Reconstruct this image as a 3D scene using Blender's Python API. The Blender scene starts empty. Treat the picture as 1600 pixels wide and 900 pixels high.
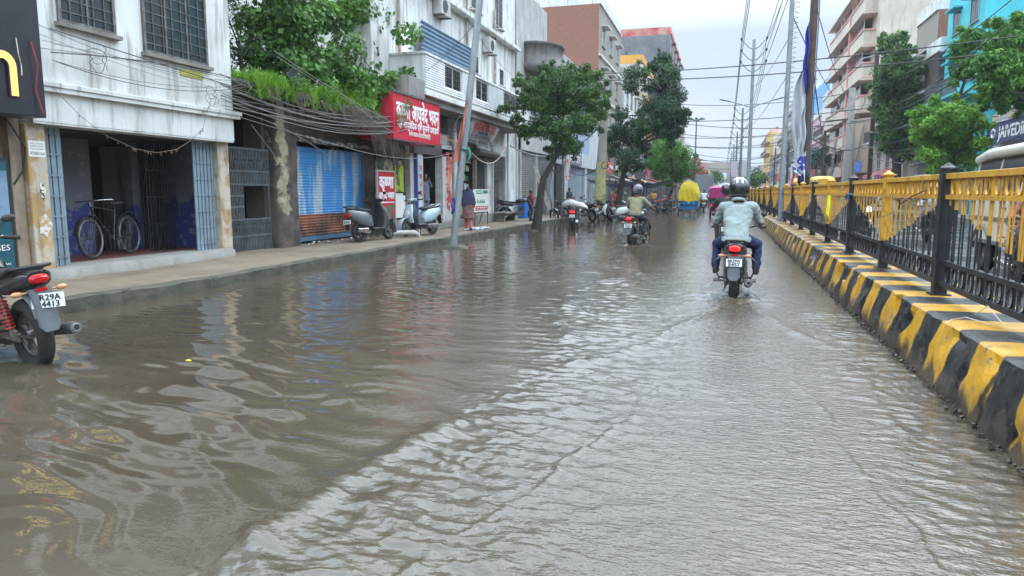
import bpy, bmesh, math, random
import numpy as np
from mathutils import Vector, Matrix
from math import sin, cos, pi, radians, atan2, sqrt
scene = bpy.context.scene
COL = scene.collection
R = random.Random(7)
NR = np.random.default_rng(7)

# ------------------------------------------------------------ camera, sky, sun, exposure
EYE = Vector((0, 0, 1.4))
cam = bpy.data.cameras.new('camera'); camo = bpy.data.objects.new('camera', cam); COL.objects.link(camo)
cam.sensor_width = 36; cam.lens = 36*1120/1600; cam.clip_end = 4000; cam.clip_start = .05
camo.location = EYE; camo.rotation_euler = (radians(90-7.628), 0, radians(16.186))
scene.camera = camo
scene.view_settings.view_transform = 'Standard'; scene.view_settings.look = 'None'
scene.view_settings.exposure = 0.46; scene.view_settings.gamma = 1
try: scene.view_settings.use_curve_mapping = False
except Exception: pass
SUN_EL, SUN_AZ = radians(58), radians(25)
world = bpy.data.worlds.new('World'); scene.world = world; world.use_nodes = True
wt = world.node_tree; wt.nodes.clear()
def wn(t, **k):
    n = wt.nodes.new(t)
    for a, b in k.items(): setattr(n, a, b)
    return n
sky = wn('ShaderNodeTexSky', sky_type='NISHITA', sun_disc=False, sun_elevation=SUN_EL, sun_rotation=SUN_AZ, air_density=1.0, dust_density=2.5, ozone_density=1.0)
tc = wn('ShaderNodeTexCoord'); mp = wn('ShaderNodeMapping'); mp.inputs['Scale'].default_value = (1.2, 1.2, 4.5)
nz = wn('ShaderNodeTexNoise'); nz.inputs['Scale'].default_value = 1.6; nz.inputs['Detail'].default_value = 7; nz.inputs['Roughness'].default_value = .55; nz.inputs['Distortion'].default_value = .4
cr = wn('ShaderNodeValToRGB'); cr.color_ramp.elements[0].position = .3; cr.color_ramp.elements[1].position = .72
cr.color_ramp.elements[0].color = (.50,.70,.93,1); cr.color_ramp.elements[1].color = (.89,.945,.985,1)
sep = wn('ShaderNodeSeparateXYZ'); el = wn('ShaderNodeMapRange'); el.inputs['From Min'].default_value = .20; el.inputs['From Max'].default_value = .48
el.inputs['To Min'].default_value = 7.3; el.inputs['To Max'].default_value = 38.0
mul = wn('ShaderNodeVectorMath', operation='SCALE'); mixs = wn('ShaderNodeMix', data_type='RGBA'); mixs.inputs['Factor'].default_value = .88
bg = wn('ShaderNodeBackground'); bg.inputs['Strength'].default_value = .1; out = wn('ShaderNodeOutputWorld')
L = wt.links.new
L(tc.outputs['Generated'], mp.inputs['Vector']); L(mp.outputs[0], nz.inputs['Vector']); L(nz.outputs['Fac'], cr.inputs['Fac'])
L(tc.outputs['Generated'], sep.inputs[0]); L(sep.outputs['Z'], el.inputs['Value']); L(cr.outputs['Color'], mul.inputs[0]); L(el.outputs[0], mul.inputs['Scale'])
L(sky.outputs['Color'], mixs.inputs['A']); L(mul.outputs[0], mixs.inputs['B']); L(mixs.outputs['Result'], bg.inputs['Color']); L(bg.outputs[0], out.inputs[0])
sl = bpy.data.lights.new('sun', 'SUN'); sl.energy = .8; sl.angle = radians(25); sl.color = (1, .96, .9)
so = bpy.data.objects.new('sun', sl); COL.objects.link(so)
so.rotation_euler = Vector((-sin(SUN_AZ)*cos(SUN_EL), -cos(SUN_AZ)*cos(SUN_EL), -sin(SUN_EL))).to_track_quat('-Z', 'Y').to_euler()
so.location = (0, 0, 60)
scene.cycles.max_bounces = 6; scene.cycles.diffuse_bounces = 3; scene.cycles.glossy_bounces = 3; scene.cycles.transmission_bounces = 4
scene.cycles.transparent_max_bounces = 12; scene.cycles.use_denoising = True; scene.cycles.caustics_reflective = False; scene.cycles.caustics_refractive = False

# ------------------------------------------------------------ materials
MATS = {}
def mat(name, c1, c2=None, scale=3.0, rough=.75, rough2=None, bump=0.0, bscale=None, metal=0.0, grime=None, gamt=.5, gstretch=(3, 3, .35), spec=.5, emit=None, estr=1.0, coat=0, lo=.35, hi=.65, detail=6, alpha=None):
    if name in MATS: return MATS[name]
    m = bpy.data.materials.new(name); m.use_nodes = True; nt = m.node_tree; N = nt.nodes; K = nt.links.new
    b = N['Principled BSDF']; b.inputs['Roughness'].default_value = rough; b.inputs['Metallic'].default_value = metal
    b.inputs['Specular IOR Level'].default_value = spec; b.inputs['Base Color'].default_value = (*c1, 1)
    if coat: b.inputs['Coat Weight'].default_value = coat; b.inputs['Coat Roughness'].default_value = .08
    t = N.new('ShaderNodeTexCoord'); col = None
    if c2 is not None:
        n = N.new('ShaderNodeTexNoise'); n.inputs['Scale'].default_value = scale; n.inputs['Detail'].default_value = detail; n.inputs['Roughness'].default_value = .6
        K(t.outputs['Object'], n.inputs['Vector'])
        r = N.new('ShaderNodeMapRange'); r.inputs['From Min'].default_value = lo; r.inputs['From Max'].default_value = hi; K(n.outputs['Fac'], r.inputs['Value'])
        x = N.new('ShaderNodeMix'); x.data_type = 'RGBA'; x.inputs['A'].default_value = (*c1, 1); x.inputs['B'].default_value = (*c2, 1)
        K(r.outputs[0], x.inputs['Factor']); col = x.outputs['Result']
        if rough2 is not None:
            q = N.new('ShaderNodeMapRange'); q.inputs['To Min'].default_value = rough; q.inputs['To Max'].default_value = rough2
            K(r.outputs[0], q.inputs['Value']); K(q.outputs[0], b.inputs['Roughness'])
    if grime is not None:
        mp = N.new('ShaderNodeMapping'); mp.inputs['Scale'].default_value = gstretch; K(t.outputs['Object'], mp.inputs['Vector'])
        n = N.new('ShaderNodeTexNoise'); n.inputs['Scale'].default_value = 1.7; n.inputs['Detail'].default_value = 9; n.inputs['Roughness'].default_value = .68; K(mp.outputs[0], n.inputs['Vector'])
        r = N.new('ShaderNodeMapRange'); r.inputs['From Min'].default_value = .5; r.inputs['From Max'].default_value = .78; r.inputs['To Max'].default_value = gamt*1.6; K(n.outputs['Fac'], r.inputs['Value'])
        x = N.new('ShaderNodeMix'); x.data_type = 'RGBA'; x.inputs['B'].default_value = (*grime, 1)
        if col is None: x.inputs['A'].default_value = (*c1, 1)
        else: K(col, x.inputs['A'])
        K(r.outputs[0], x.inputs['Factor']); col = x.outputs['Result']
    if col is not None: K(col, b.inputs['Base Color'])
    if bump:
        n = N.new('ShaderNodeTexNoise'); n.inputs['Scale'].default_value = bscale or scale*4; n.inputs['Detail'].default_value = 8; K(t.outputs['Object'], n.inputs['Vector'])
        u = N.new('ShaderNodeBump'); u.inputs['Strength'].default_value = min(1, bump); u.inputs['Distance'].default_value = .02; K(n.outputs['Fac'], u.inputs['Height']); K(u.outputs[0], b.inputs['Normal'])
    if emit is not None:
        b.inputs['Emission Color'].default_value = (*emit, 1); b.inputs['Emission Strength'].default_value = estr
    if alpha is not None: b.inputs['Alpha'].default_value = alpha
    m.diffuse_color = (*c1, 1); MATS[name] = m; return m
def leafmat(name, ca, cb, cc, trans=.25):
    if name in MATS: return MATS[name]
    m = bpy.data.materials.new(name); m.use_nodes = True; nt = m.node_tree; N = nt.nodes; K = nt.links.new
    b = N['Principled BSDF']; b.inputs['Roughness'].default_value = .5; b.inputs['Specular IOR Level'].default_value = .35
    g = N.new('ShaderNodeNewGeometry'); r = N.new('ShaderNodeValToRGB'); e = r.color_ramp.elements
    e[0].color = (*ca, 1); e[1].color = (*cc, 1); q = e.new(.5); q.color = (*cb, 1)
    tc = N.new('ShaderNodeTexCoord'); n = N.new('ShaderNodeTexNoise'); n.inputs['Scale'].default_value = 1.3; K(tc.outputs['Object'], n.inputs['Vector'])
    mx = N.new('ShaderNodeMath'); mx.operation = 'MULTIPLY_ADD'; mx.inputs[1].default_value = .55; K(g.outputs['Random Per Island'], mx.inputs[0])
    m2 = N.new('ShaderNodeMath'); m2.operation = 'MULTIPLY_ADD'; m2.inputs[1].default_value = 1.6; m2.inputs[2].default_value = -.55; K(n.outputs['Fac'], m2.inputs[0]); K(m2.outputs[0], mx.inputs[2])
    K(mx.outputs[0], r.inputs['Fac']); K(r.outputs[0], b.inputs['Base Color'])
    t = N.new('ShaderNodeBsdfTranslucent'); K(r.outputs[0], t.inputs['Color']); s = N.new('ShaderNodeMixShader'); s.inputs[0].default_value = trans
    o = N['Material Output']; K(b.outputs[0], s.inputs[1]); K(t.outputs[0], s.inputs[2]); K(s.outputs[0], o.inputs['Surface'])
    MATS[name] = m; return m

# ------------------------------------------------------------ mesh building
V = Vector
class MB:
    def __init__(s): s.v = []; s.f = []; s.m = []; s.sm = []; s.cm = 0; s.mats = []
    def use(s, m):
        if m not in s.mats: s.mats.append(m)
        s.cm = s.mats.index(m); return s
    def add(s, vs, fs, smooth=False):
        k = len(s.v); s.v += [tuple(v) for v in vs]
        for f in fs: s.f.append(tuple(i+k for i in f)); s.m.append(s.cm); s.sm.append(smooth)
        return s
    def box(s, x0, x1, y0, y1, z0, z1, M=None, bev=0):
        if x1 < x0: x0, x1 = x1, x0
        if y1 < y0: y0, y1 = y1, y0
        if z1 < z0: z0, z1 = z1, z0
        if bev:
            b = min(bev, (x1-x0)*.45, (y1-y0)*.45, (z1-z0)*.45); vs = []; ids = {}
            for i, X in enumerate((x0, x1)):
                for j, Y in enumerate((y0, y1)):
                    for k, Z in enumerate((z0, z1)):
                        sx, sy, sz = (1-2*i)*b, (1-2*j)*b, (1-2*k)*b
                        ids[i, j, k] = len(vs); vs += [(X, Y+sy, Z+sz), (X+sx, Y, Z+sz), (X+sx, Y+sy, Z)]
            I = lambda i, j, k, a: ids[i, j, k]+a
            fs = [(I(0,0,0,0), I(0,0,1,0), I(0,1,1,0), I(0,1,0,0)), (I(1,0,0,0), I(1,1,0,0), I(1,1,1,0), I(1,0,1,0)),
                  (I(0,0,0,1), I(1,0,0,1), I(1,0,1,1), I(0,0,1,1)), (I(0,1,0,1), I(0,1,1,1), I(1,1,1,1), I(1,1,0,1)),
                  (I(0,0,0,2), I(0,1,0,2), I(1,1,0,2), I(1,0,0,2)), (I(0,0,1,2), I(1,0,1,2), I(1,1,1,2), I(0,1,1,2))]
            for (a, b_) in ((0, 1), (0, 2), (1, 2)):
                c = 3-a-b_
                for p in (0, 1):
                    for q in (0, 1):
                        key = [0, 0, 0]; key[a] = p; key[b_] = q; k0 = list(key); k1 = list(key); k1[c] = 1
                        f = (I(*k0, a), I(*k1, a), I(*k1, b_), I(*k0, b_))
                        fs.append(f)
            for k in ids: fs.append((ids[k], ids[k]+1, ids[k]+2))
        else:
            vs = [(x0,y0,z0),(x1,y0,z0),(x1,y1,z0),(x0,y1,z0),(x0,y0,z1),(x1,y0,z1),(x1,y1,z1),(x0,y1,z1)]
            fs = [(0,3,2,1),(4,5,6,7),(0,1,5,4),(1,2,6,5),(2,3,7,6),(3,0,4,7)]
        if M is not None: vs = [M @ V(v) for v in vs]
        return s.add(vs, fs)
    def beam(s, a, b, w, h, up=(0, 0, 1)):
        a = V(a); b = V(b); d = (b-a).normalized(); u = V(up)
        if abs(d.dot(u)) > .98: u = V((1, 0, 0))
        x = d.cross(u).normalized()*w/2; z = x.cross(d).normalized()*h/2
        vs = [a-x-z, a+x-z, a+x+z, a-x+z, b-x-z, b+x-z, b+x+z, b-x+z]
        return s.add(vs, [(0,3,2,1),(4,5,6,7),(0,1,5,4),(1,2,6,5),(2,3,7,6),(3,0,4,7)])
    def tube(s, pts, r, n=8, caps=True, sx=1, up=None):
        P = [V(p) for p in pts]; rr = r if isinstance(r, (list, tuple)) else [r]*len(P); vs = []; fs = []
        prev = None
        for i, p in enumerate(P):
            d = (P[min(i+1, len(P)-1)]-P[max(i-1, 0)])
            d = d.normalized() if d.length > 1e-9 else V((0, 0, 1))
            if prev is None:
                u = V(up) if up else (V((0, 0, 1)) if abs(d.z) < .95 else V((1, 0, 0)))
                x = d.cross(u).normalized()
            else:
                x = prev-d*prev.dot(d); x = x.normalized() if x.length > 1e-6 else d.orthogonal().normalized()
            prev = x; y = x.cross(d)
            for k in range(n):
                a = 2*pi*k/n; vs.append(p+x*cos(a)*rr[i]*sx+y*sin(a)*rr[i])
        for i in range(len(P)-1):
            for k in range(n):
                k2 = (k+1) % n; fs.append((i*n+k, i*n+k2, (i+1)*n+k2, (i+1)*n+k))
        s.add(vs, fs, n > 5)
        if caps: s.add(vs[:n], [tuple(range(n))]); s.add(vs[-n:], [tuple(reversed(range(n)))])
        return s
    def cyl(s, a, b, r0, r1=None, n=16): return s.tube([a, b], [r0, r0 if r1 is None else r1], n)
    def ring(s, c, axis, Rr, r, n=32, m=8, sq=1.0, a0=0, a1=2*pi):
        c = V(c); ax = V(axis).normalized(); u = V((0,0,1)).cross(ax); u = V((1,0,0)) if u.length < .01 else u.normalized(); w = ax.cross(u)
        vs = []; fs = []; full = abs(a1-a0-2*pi) < 1e-6; nn = n if full else n+1
        for i in range(nn):
            a = a0+(a1-a0)*i/n; rad = u*cos(a)+w*sin(a)
            for k in range(m):
                b = 2*pi*k/m; vs.append(c+rad*(Rr+r*cos(b))+ax*r*sq*sin(b))
        for i in range(n):
            j = (i+1) % nn
            for k in range(m):
                k2 = (k+1) % m; fs.append((i*m+k, i*m+k2, j*m+k2, j*m+k))
        return s.add(vs, fs, True)
    def ell(s, c, r, n=16, m=10, M=None, zmin=-1, zmax=1):
        vs = []; fs = []; t0 = math.asin(max(-1, zmin)); t1 = math.asin(min(1, zmax))
        for i in range(m+1):
            t = t0+(t1-t0)*i/m
            for k in range(n):
                a = 2*pi*k/n; p = V((cos(t)*cos(a)*r[0], cos(t)*sin(a)*r[1], sin(t)*r[2]))
                if M is not None: p = M @ p
                vs.append(V(c)+p)
        for i in range(m):
            for k in range(n):
                k2 = (k+1) % n; fs.append((i*n+k, i*n+k2, (i+1)*n+k2, (i+1)*n+k))
        return s.add(vs, fs, True)
    def loft(s, secs, n=18, p=2.0, caps=True):
        """secs: (centre, half-width vector, half-depth vector); p>2 = squarer"""
        vs = []; fs = []
        for c, u, w in secs:
            c, u, w = V(c), V(u), V(w)
            for k in range(n):
                a = 2*pi*k/n; ca, sa = cos(a), sin(a)
                vs.append(c+u*(abs(ca)**(2/p))*(1 if ca >= 0 else -1)+w*(abs(sa)**(2/p))*(1 if sa >= 0 else -1))
        for i in range(len(secs)-1):
            for k in range(n):
                k2 = (k+1) % n; fs.append((i*n+k, i*n+k2, (i+1)*n+k2, (i+1)*n+k))
        s.add(vs, fs, True)
        if caps: s.add(vs[:n], [tuple(reversed(range(n)))]); s.add(vs[-n:], [tuple(range(n))])
        return s
    def prism(s, poly, axis, a, b):
        """poly of 2-D points extruded along axis x/y/z from a to b"""
        f = {'x': lambda p, t: (t, p[0], p[1]), 'y': lambda p, t: (p[0], t, p[1]), 'z': lambda p, t: (p[0], p[1], t)}[axis]
        n = len(poly); vs = [f(p, a) for p in poly]+[f(p, b) for p in poly]
        return s.add(vs, [tuple(range(n)), tuple(reversed(range(n, 2*n)))]+[(i, (i+1) % n, (i+1) % n+n, i+n) for i in range(n)])
    def grid(s, fn, nu, nv, smooth=True, thick=None):
        vs = [V(fn(i/nu, j/nv)) for j in range(nv+1) for i in range(nu+1)]; q = lambda i, j: j*(nu+1)+i
        fs = [(q(i,j), q(i+1,j), q(i+1,j+1), q(i,j+1)) for j in range(nv) for i in range(nu)]
        s.add(vs, fs, smooth)
        if thick:
            t = V(thick); s.add([v+t for v in vs], [tuple(reversed(f)) for f in fs], smooth)
        return s
    def quad(s, a, b, c, d): return s.add([a, b, c, d], [(0, 1, 2, 3)])
    def build(s, name, m=None, parent=None, world=False, label=None, fixn=True):
        me = bpy.data.meshes.new(name); vs = s.v
        if world and parent is not None:
            o = parent.get('_w', None) or parent.location; vs = [(a[0]-o[0], a[1]-o[1], a[2]-o[2]) for a in vs]
        me.from_pydata(vs, [], s.f)
        mats = s.mats or [m]
        for q in mats: me.materials.append(q)
        if s.f:
            me.polygons.foreach_set('material_index', s.m); me.polygons.foreach_set('use_smooth', s.sm)
        if fixn and len(s.f) < 60000:
            bm = bmesh.new(); bm.from_mesh(me); bmesh.ops.recalc_face_normals(bm, faces=bm.faces); bm.to_mesh(me); bm.free()
        me.update(); o = bpy.data.objects.new(name, me); COL.objects.link(o)
        if parent is not None: o.parent = parent
        if label: o['label'] = label
        return o
def tag(o, label=None, cat=None, group=None, kind=None):
    if label: o['label'] = label
    if cat: o['category'] = cat
    if group: o['group'] = group
    if kind: o['kind'] = kind
    return o
def empty(name, loc, label, cat, group=None, rz=0):
    o = bpy.data.objects.new(name, None); COL.objects.link(o); o.location = loc; o.rotation_euler = (0, 0, rz); o.empty_display_size = .2
    return tag(o, label, cat, group)
def children(o): return [c for c in COL.objects if c.parent == o]
def copy_tree(o, parent=None):
    kids = list(o.children)
    c = o.copy(); COL.objects.link(c); c.parent = parent
    for ch in kids: copy_tree(ch, c)
    return c
def place(o, loc, rz=0, label=None, group=None, lean=None):
    o.location = loc; o.rotation_euler = lean+(rz,) if lean else (0, 0, rz)
    if label: o['label'] = label
    if group: o['group'] = group
    return o
def mesh_np(name, verts, faces, m, parent=None, smooth=False):
    """verts Nx3, faces Mx(3|4) numpy arrays"""
    me = bpy.data.meshes.new(name); nv, nf, k = len(verts), len(faces), faces.shape[1]
    me.vertices.add(nv); me.vertices.foreach_set('co', np.ascontiguousarray(verts, dtype=np.float32).ravel())
    me.loops.add(nf*k); me.loops.foreach_set('vertex_index', np.ascontiguousarray(faces, dtype=np.int32).ravel())
    me.polygons.add(nf); me.polygons.foreach_set('loop_start', np.arange(0, nf*k, k, dtype=np.int32)); me.polygons.foreach_set('loop_total', np.full(nf, k, dtype=np.int32))
    if smooth: me.polygons.foreach_set('use_smooth', np.ones(nf, dtype=bool))
    me.materials.append(m); me.update(calc_edges=True); me.validate()
    o = bpy.data.objects.new(name, me); COL.objects.link(o)
    if parent is not None: o.parent = parent
    return o
def evalmesh(o, mods):
    for t, kw in mods:
        md = o.modifiers.new(t.lower(), t)
        for a, b in kw.items(): setattr(md, a, b)
    dg = bpy.context.evaluated_depsgraph_get(); dg.update()
    me = bpy.data.meshes.new_from_object(o.evaluated_get(dg)); old = o.data
    o.modifiers.clear(); mats = list(old.materials); o.data = me; me.materials.clear()
    for q in mats: me.materials.append(q)
    me.polygons.foreach_set('use_smooth', [True]*len(me.polygons)); me.polygons.foreach_set('material_index', [0]*len(me.polygons)); me.update()
    return o
def fuse(mb, name, m, parent, vox=.012, it=4, fac=.5, label=None):
    o = mb.build(name, m, parent, fixn=True)
    evalmesh(o, [('REMESH', dict(mode='VOXEL', voxel_size=vox, use_smooth_shade=True)), ('SMOOTH', dict(factor=fac, iterations=it))])
    if label: o['label'] = label
    return o
def tube_path(p0, p1, sag=.3, n=14, side=(0, 0, 0)):
    p0, p1, sd = V(p0), V(p1), V(side); out = []
    for i in range(n+1):
        t = i/n; out.append(p0.lerp(p1, t)+V((0, 0, -sag*4*t*(1-t)))+sd*sin(pi*t))
    return out
# ------------------------------------------------------------ lettering
HALF = {'ष': .62, 'ण': .6, 'य': .6, 'श': .6, 'ल': .6, 'न': .6}
def glyphs(s, size=1.0, bold=0.0, spacing=1.0):
    """2-D outlines of a line of text; '~' halves the letter before it, '^' sets a reph hook on the letter before it"""
    def raw(t):
        c = bpy.data.curves.new('lettering', 'FONT'); c.body = t; c.size = 1; c.offset = bold; c.space_character = spacing; c.resolution_u = 2
        o = bpy.data.objects.new('lettering', c); COL.objects.link(o)
        dg = bpy.context.evaluated_depsgraph_get(); me = bpy.data.meshes.new_from_object(o.evaluated_get(dg))
        vs = [v.co.copy() for v in me.vertices]; fs = [tuple(p.vertices) for p in me.polygons]
        bpy.data.objects.remove(o); bpy.data.meshes.remove(me); bpy.data.curves.remove(c); return vs, fs
    def adv(t):
        a, _ = raw(t+'।'); b, _ = raw('।')
        return max(v.x for v in a)-max(v.x for v in b)
    VS, FS = [], []; x = 0.0; cur = ''
    def flush(t):
        nonlocal x
        if not t: return
        v, f = raw(t); k = len(VS); VS.extend([(p.x+x, p.y) for p in v]); FS.extend([tuple(i+k for i in q) for q in f]); x += adv(t)
    i = 0
    while i < len(s):
        ch = s[i]
        if i+1 < len(s) and s[i+1] == '~':
            flush(cur); cur = ''; v, f = raw(ch); w = adv(ch); k = len(VS); cut = w*.64
            VS.extend([(min(p.x, cut)+x, p.y) for p in v]); FS.extend([tuple(q+k for q in t) for t in f]); x += cut; i += 2; continue
        if ch == '^':
            flush(cur); cur = ''; k = len(VS); cx, cy, r0, r1 = x-.14, .76, .045, .105; n = 8
            for j in range(n+1):
                a = -pi*.9+pi*1.15*j/n*-1+pi; VS.append((cx+r0*cos(a), cy+r0*sin(a))); VS.append((cx+r1*cos(a), cy+r1*sin(a)))
            for j in range(n): FS.append((k+2*j, k+2*j+1, k+2*j+3, k+2*j+2))
            i += 1; continue
        cur += ch; i += 1
    flush(cur)
    return [(a*size, b*size) for a, b in VS], FS, x*size
def _reorder(s):
    c = list(s)
    for i in range(1, len(c)):
        if c[i] == 'ि': c[i-1], c[i] = c[i], c[i-1]
    return c
def lettering(s, m, origin, xd, yd, width=None, height=1.0, bold=.01, parent=None, world=True, name='lettering', align='c', label=None, mb=None, maxratio=None):
    """flat letters: cap height about height*0.7; centred at origin; xd,yd unit directions"""
    s = ''.join(out_ for out_ in _reorder(s)); vs, fs, w = glyphs(s, 1.0, 0)
    sx = height if width is None else width/max(w, 1e-6)
    xd, yd, o = V(xd), V(yd), V(origin); sh = {'c': w/2, 'l': 0, 'r': w}[align]
    own = mb is None; mb = mb or MB(); mb.use(m)
    nd = xd.cross(yd); bb = bold*1.1
    for k_, (ex, ey) in enumerate(((0, 0), (bb, 0), (-bb, 0), (bb*.5, bb*.7), (-bb*.5, -bb*.7)) if bold > .012 else ((0, 0),)):
        mb.add([o+nd*(.0007*k_)+xd*((a-sh+ex)*sx)+yd*((b-.32+ey)*height) for a, b in vs], fs)
    if own: return mb.build(name, m, parent, world, label, fixn=False)
def cable(pts_r, label, group, m, name='cable', cat='cable'):
    mb = MB()
    for pts, r in pts_r: mb.tube(pts, r, 5, caps=False)
    return tag(mb.build(name, m), label, cat, group)
from mathutils import noise as mn
def fbm(x, y, z, o=4): return mn.fractal(V((x, y, z)), 1.0, 2.0, o)
# ------------------------------------------------------------ the setting: ground, water, kerbs, pavements
M_black = mat('black_plastic', (.012,.012,.014), (.03,.028,.026), 8, rough=.45)
M_rubber = mat('rubber', (.012,.012,.012), (.03,.027,.022), 12, rough=.85)
M_chrome = mat('chrome', (.6,.6,.6), rough=.22, metal=1)
M_steel = mat('dull_steel', (.22,.22,.22), (.12,.10,.08), 9, rough=.5, metal=.8)
M_glass = mat('window_glass', (.03,.035,.04), rough=.12)
M_white = mat('white_paint', (.72,.72,.69), (.58,.575,.54), 1.1, rough=.7, grime=(.17,.15,.115), gamt=.8)
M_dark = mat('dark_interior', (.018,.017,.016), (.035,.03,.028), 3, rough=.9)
M_plate = mat('white_plate', (.78,.78,.74), rough=.5)
M_ink = mat('black_lettering', (.015,.015,.015), rough=.6)
M_wink = mat('white_lettering', (.85,.82,.80), rough=.6)
M_redink = mat('red_lettering', (.55,.04,.03), rough=.6)
M_skin = mat('skin', (.20,.10,.06), (.15,.075,.045), 8, rough=.55)
M_conc = mat('concrete', (.27,.25,.215), (.19,.17,.14), 3, rough=.85, bump=.5, bscale=22, grime=(.07,.065,.05), gamt=.6, gstretch=(1.5,1.5,1.5))
M_rust = mat('rusty_steel', (.11,.065,.045), (.06,.035,.028), 5, rough=.75, bump=.3)
M_galv = mat('galvanised_pole', (.30,.32,.33), (.21,.23,.25), 4, rough=.5, metal=.3, grime=(.12,.10,.08), gamt=.4)
M_tail = mat('red_lens', (.45,.01,.01), rough=.15)
M_taillit = mat('lit_red_lens', (.6,.01,.01), rough=.15, emit=(1,.02,.03), estr=.8)
M_amber = mat('amber_lens', (.55,.25,.12), rough=.2)
M_clear = mat('lamp_glass', (.5,.52,.52), rough=.1)
M_lit = mat('lit_headlamp', (.9,.9,.8), emit=(1,.85,.6), estr=6)

ground_m = mat('wet_mud_ground', (.075,.065,.05), (.05,.045,.035), .8, rough=.5)
g = MB(); g.quad((-3000, -300, -.2), (3000, -300, -.2), (3000, 3000, -.2), (-3000, 3000, -.2)); tag(g.build('ground', ground_m), kind='structure')
# opposite carriageway and far pavement
asph = mat('wet_asphalt', (.05,.05,.05), (.075,.07,.062), .7, rough=.12, rough2=.4, bump=.15, bscale=40)
g = MB(); g.box(2.3, 11.2, -20, 700, -.19, .012); tag(g.build('opposite_road', asph), kind='structure')
g = MB(); g.box(11.2, 14.2, -20, 700, -.19, .16); tag(g.build('far_pavement', M_conc), kind='structure')

# left pavement and its mossy kerb
pave_m = mat('pavement_concrete', (.25,.195,.135), (.155,.12,.085), 1.1, rough=.35, rough2=.8, bump=.35, bscale=16, grime=(.07,.055,.04), gamt=.6, gstretch=(1.2,.5,1))
moss_m = mat('mossy_kerb', (.095,.083,.058), (.05,.052,.032), 2.4, rough=.7, bump=1, bscale=9, grime=(.02,.018,.013), gamt=.9, gstretch=(.5,1.3,3))
def kx(y):
    base = -7.22-.05*sin(y*.45)-.12*max(0, (8.5-y)/3)**1.5*(1 if y < 8.5 else 0)
    return base+.012*sin(y*7.3)+.01*sin(y*17.1+1)
def pz(x, y): return .165+.008*sin(y*1.3+x)+.006*sin(y*4.1+2*x)
ys = [-4+.08*i for i in range(int(50/.08))]
g = MB(); vs = []; fs = []
prof = [(0, 0), (-.16, 1)]
for y in ys:
    k = kx(y); z = pz(k, y)
    jt = .02 if abs((y*.62) % 1-.5) < .02 else 0; e = .02*max(0, fbm(2, y*2.2, 1)); z0_ = z-jt
    vs += [(k+.03-jt*2+.012*fbm(1, y*4, 0), y, -.19), (k+.025-jt*2-e+.008*fbm(1, y*9, 3), y, z0_-.018-e), (k+.012-jt-e, y, z0_-.002), (k-.15, y, z)]
for i in range(len(ys)-1):
    for j in range(3): fs.append((i*4+j, i*4+j+1, i*4+j+5, i*4+j+4))
g.add(vs, fs, False)
kerb_left = tag(g.build('pavement_kerb', moss_m), kind='structure')
g = MB(); vs = []; fs = []; NX = 14
for y in ys[::2]:
    k = kx(y)-.15; z = pz(k+.15, y)-.001
    for i in range(NX+1):
        t = i/NX; x = k+(-10.9-k)*t; vs.append((x, y, z+(pz(x, y)-.165)*t+.05*t))
n = len(ys[::2])
for i in range(n-1):
    for j in range(NX): a = i*(NX+1)+j; fs.append((a, a+1, a+NX+2, a+NX+1))
g.add(vs, fs, True); tag(g.build('pavement', pave_m), kind='structure')
g = MB(); g.box(-30, -7.2, 45.9, 700, -.19, .05); g.box(-40, -10.88, -6, 46, -.19, .12); tag(g.build('left_verge', mat('verge_mud', (.10,.085,.06), (.07,.06,.045), 1, rough=.5)), kind='structure')

# median: battered kerb with black and yellow bands, broken edge
km = bpy.data.materials.new('striped_kerb_paint'); km.use_nodes = True; nt = km.node_tree; N = nt.nodes; K = nt.links.new; b = N['Principled BSDF']
t = N.new('ShaderNodeTexCoord'); sp = N.new('ShaderNodeSeparateXYZ'); K(t.outputs['Object'], sp.inputs[0])
def mth(op, a, b_=None, c=None):
    n = N.new('ShaderNodeMath'); n.operation = op
    for i, q in enumerate((a, b_, c)):
        if q is None: continue
        if isinstance(q, (int, float)): n.inputs[i].default_value = q
        else: K(q, n.inputs[i])
    return n.outputs[0]
def noise(sc, det=6, vec=None, rough=.6):
    n = N.new('ShaderNodeTexNoise'); n.inputs['Scale'].default_value = sc; n.inputs['Detail'].default_value = det; n.inputs['Roughness'].default_value = rough
    K(vec or t.outputs['Object'], n.inputs['Vector']); return n.outputs['Fac']
def ramp(v, a, b_, lo=0, hi=1):
    n = N.new('ShaderNodeMapRange'); n.inputs['From Min'].default_value = a; n.inputs['From Max'].default_value = b_; n.inputs['To Min'].default_value = lo; n.inputs['To Max'].default_value = hi
    K(v, n.inputs['Value']); return n.outputs[0]
def cmix(f, A, B):
    n = N.new('ShaderNodeMix'); n.data_type = 'RGBA'; K(f, n.inputs['Factor'])
    for nm, q in (('A', A), ('B', B)):
        if isinstance(q, tuple): n.inputs[nm].default_value = (*q, 1)
        else: K(q, n.inputs[nm])
    return n.outputs['Result']
yy = mth('ADD', sp.outputs['Y'], mth('MULTIPLY', mth('SUBTRACT', noise(9), .5), .03))
fr = mth('FRACT', mth('DIVIDE', mth('ADD', yy, -4.75+84), .84)); st = ramp(fr, .488, .5)
ylw = cmix(ramp(noise(5, 8), .42, .66), (.53,.275,.014), (.36,.19,.022)); blk = cmix(ramp(noise(4, 8), .45, .72), (.010,.011,.012), (.05,.05,.047))
c = cmix(st, ylw, blk)
c = cmix(ramp(noise(9, 10, rough=.75), .58, .63, 0, .85), c, (.13,.115,.095)); c = cmix(ramp(noise(1.6, 10, rough=.7), .6, .64, 0, .8), c, (.10,.09,.075))
mpn = N.new('ShaderNodeMapping'); mpn.inputs['Scale'].default_value = (3, 3, .6); K(t.outputs['Object'], mpn.inputs['Vector'])
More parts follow.
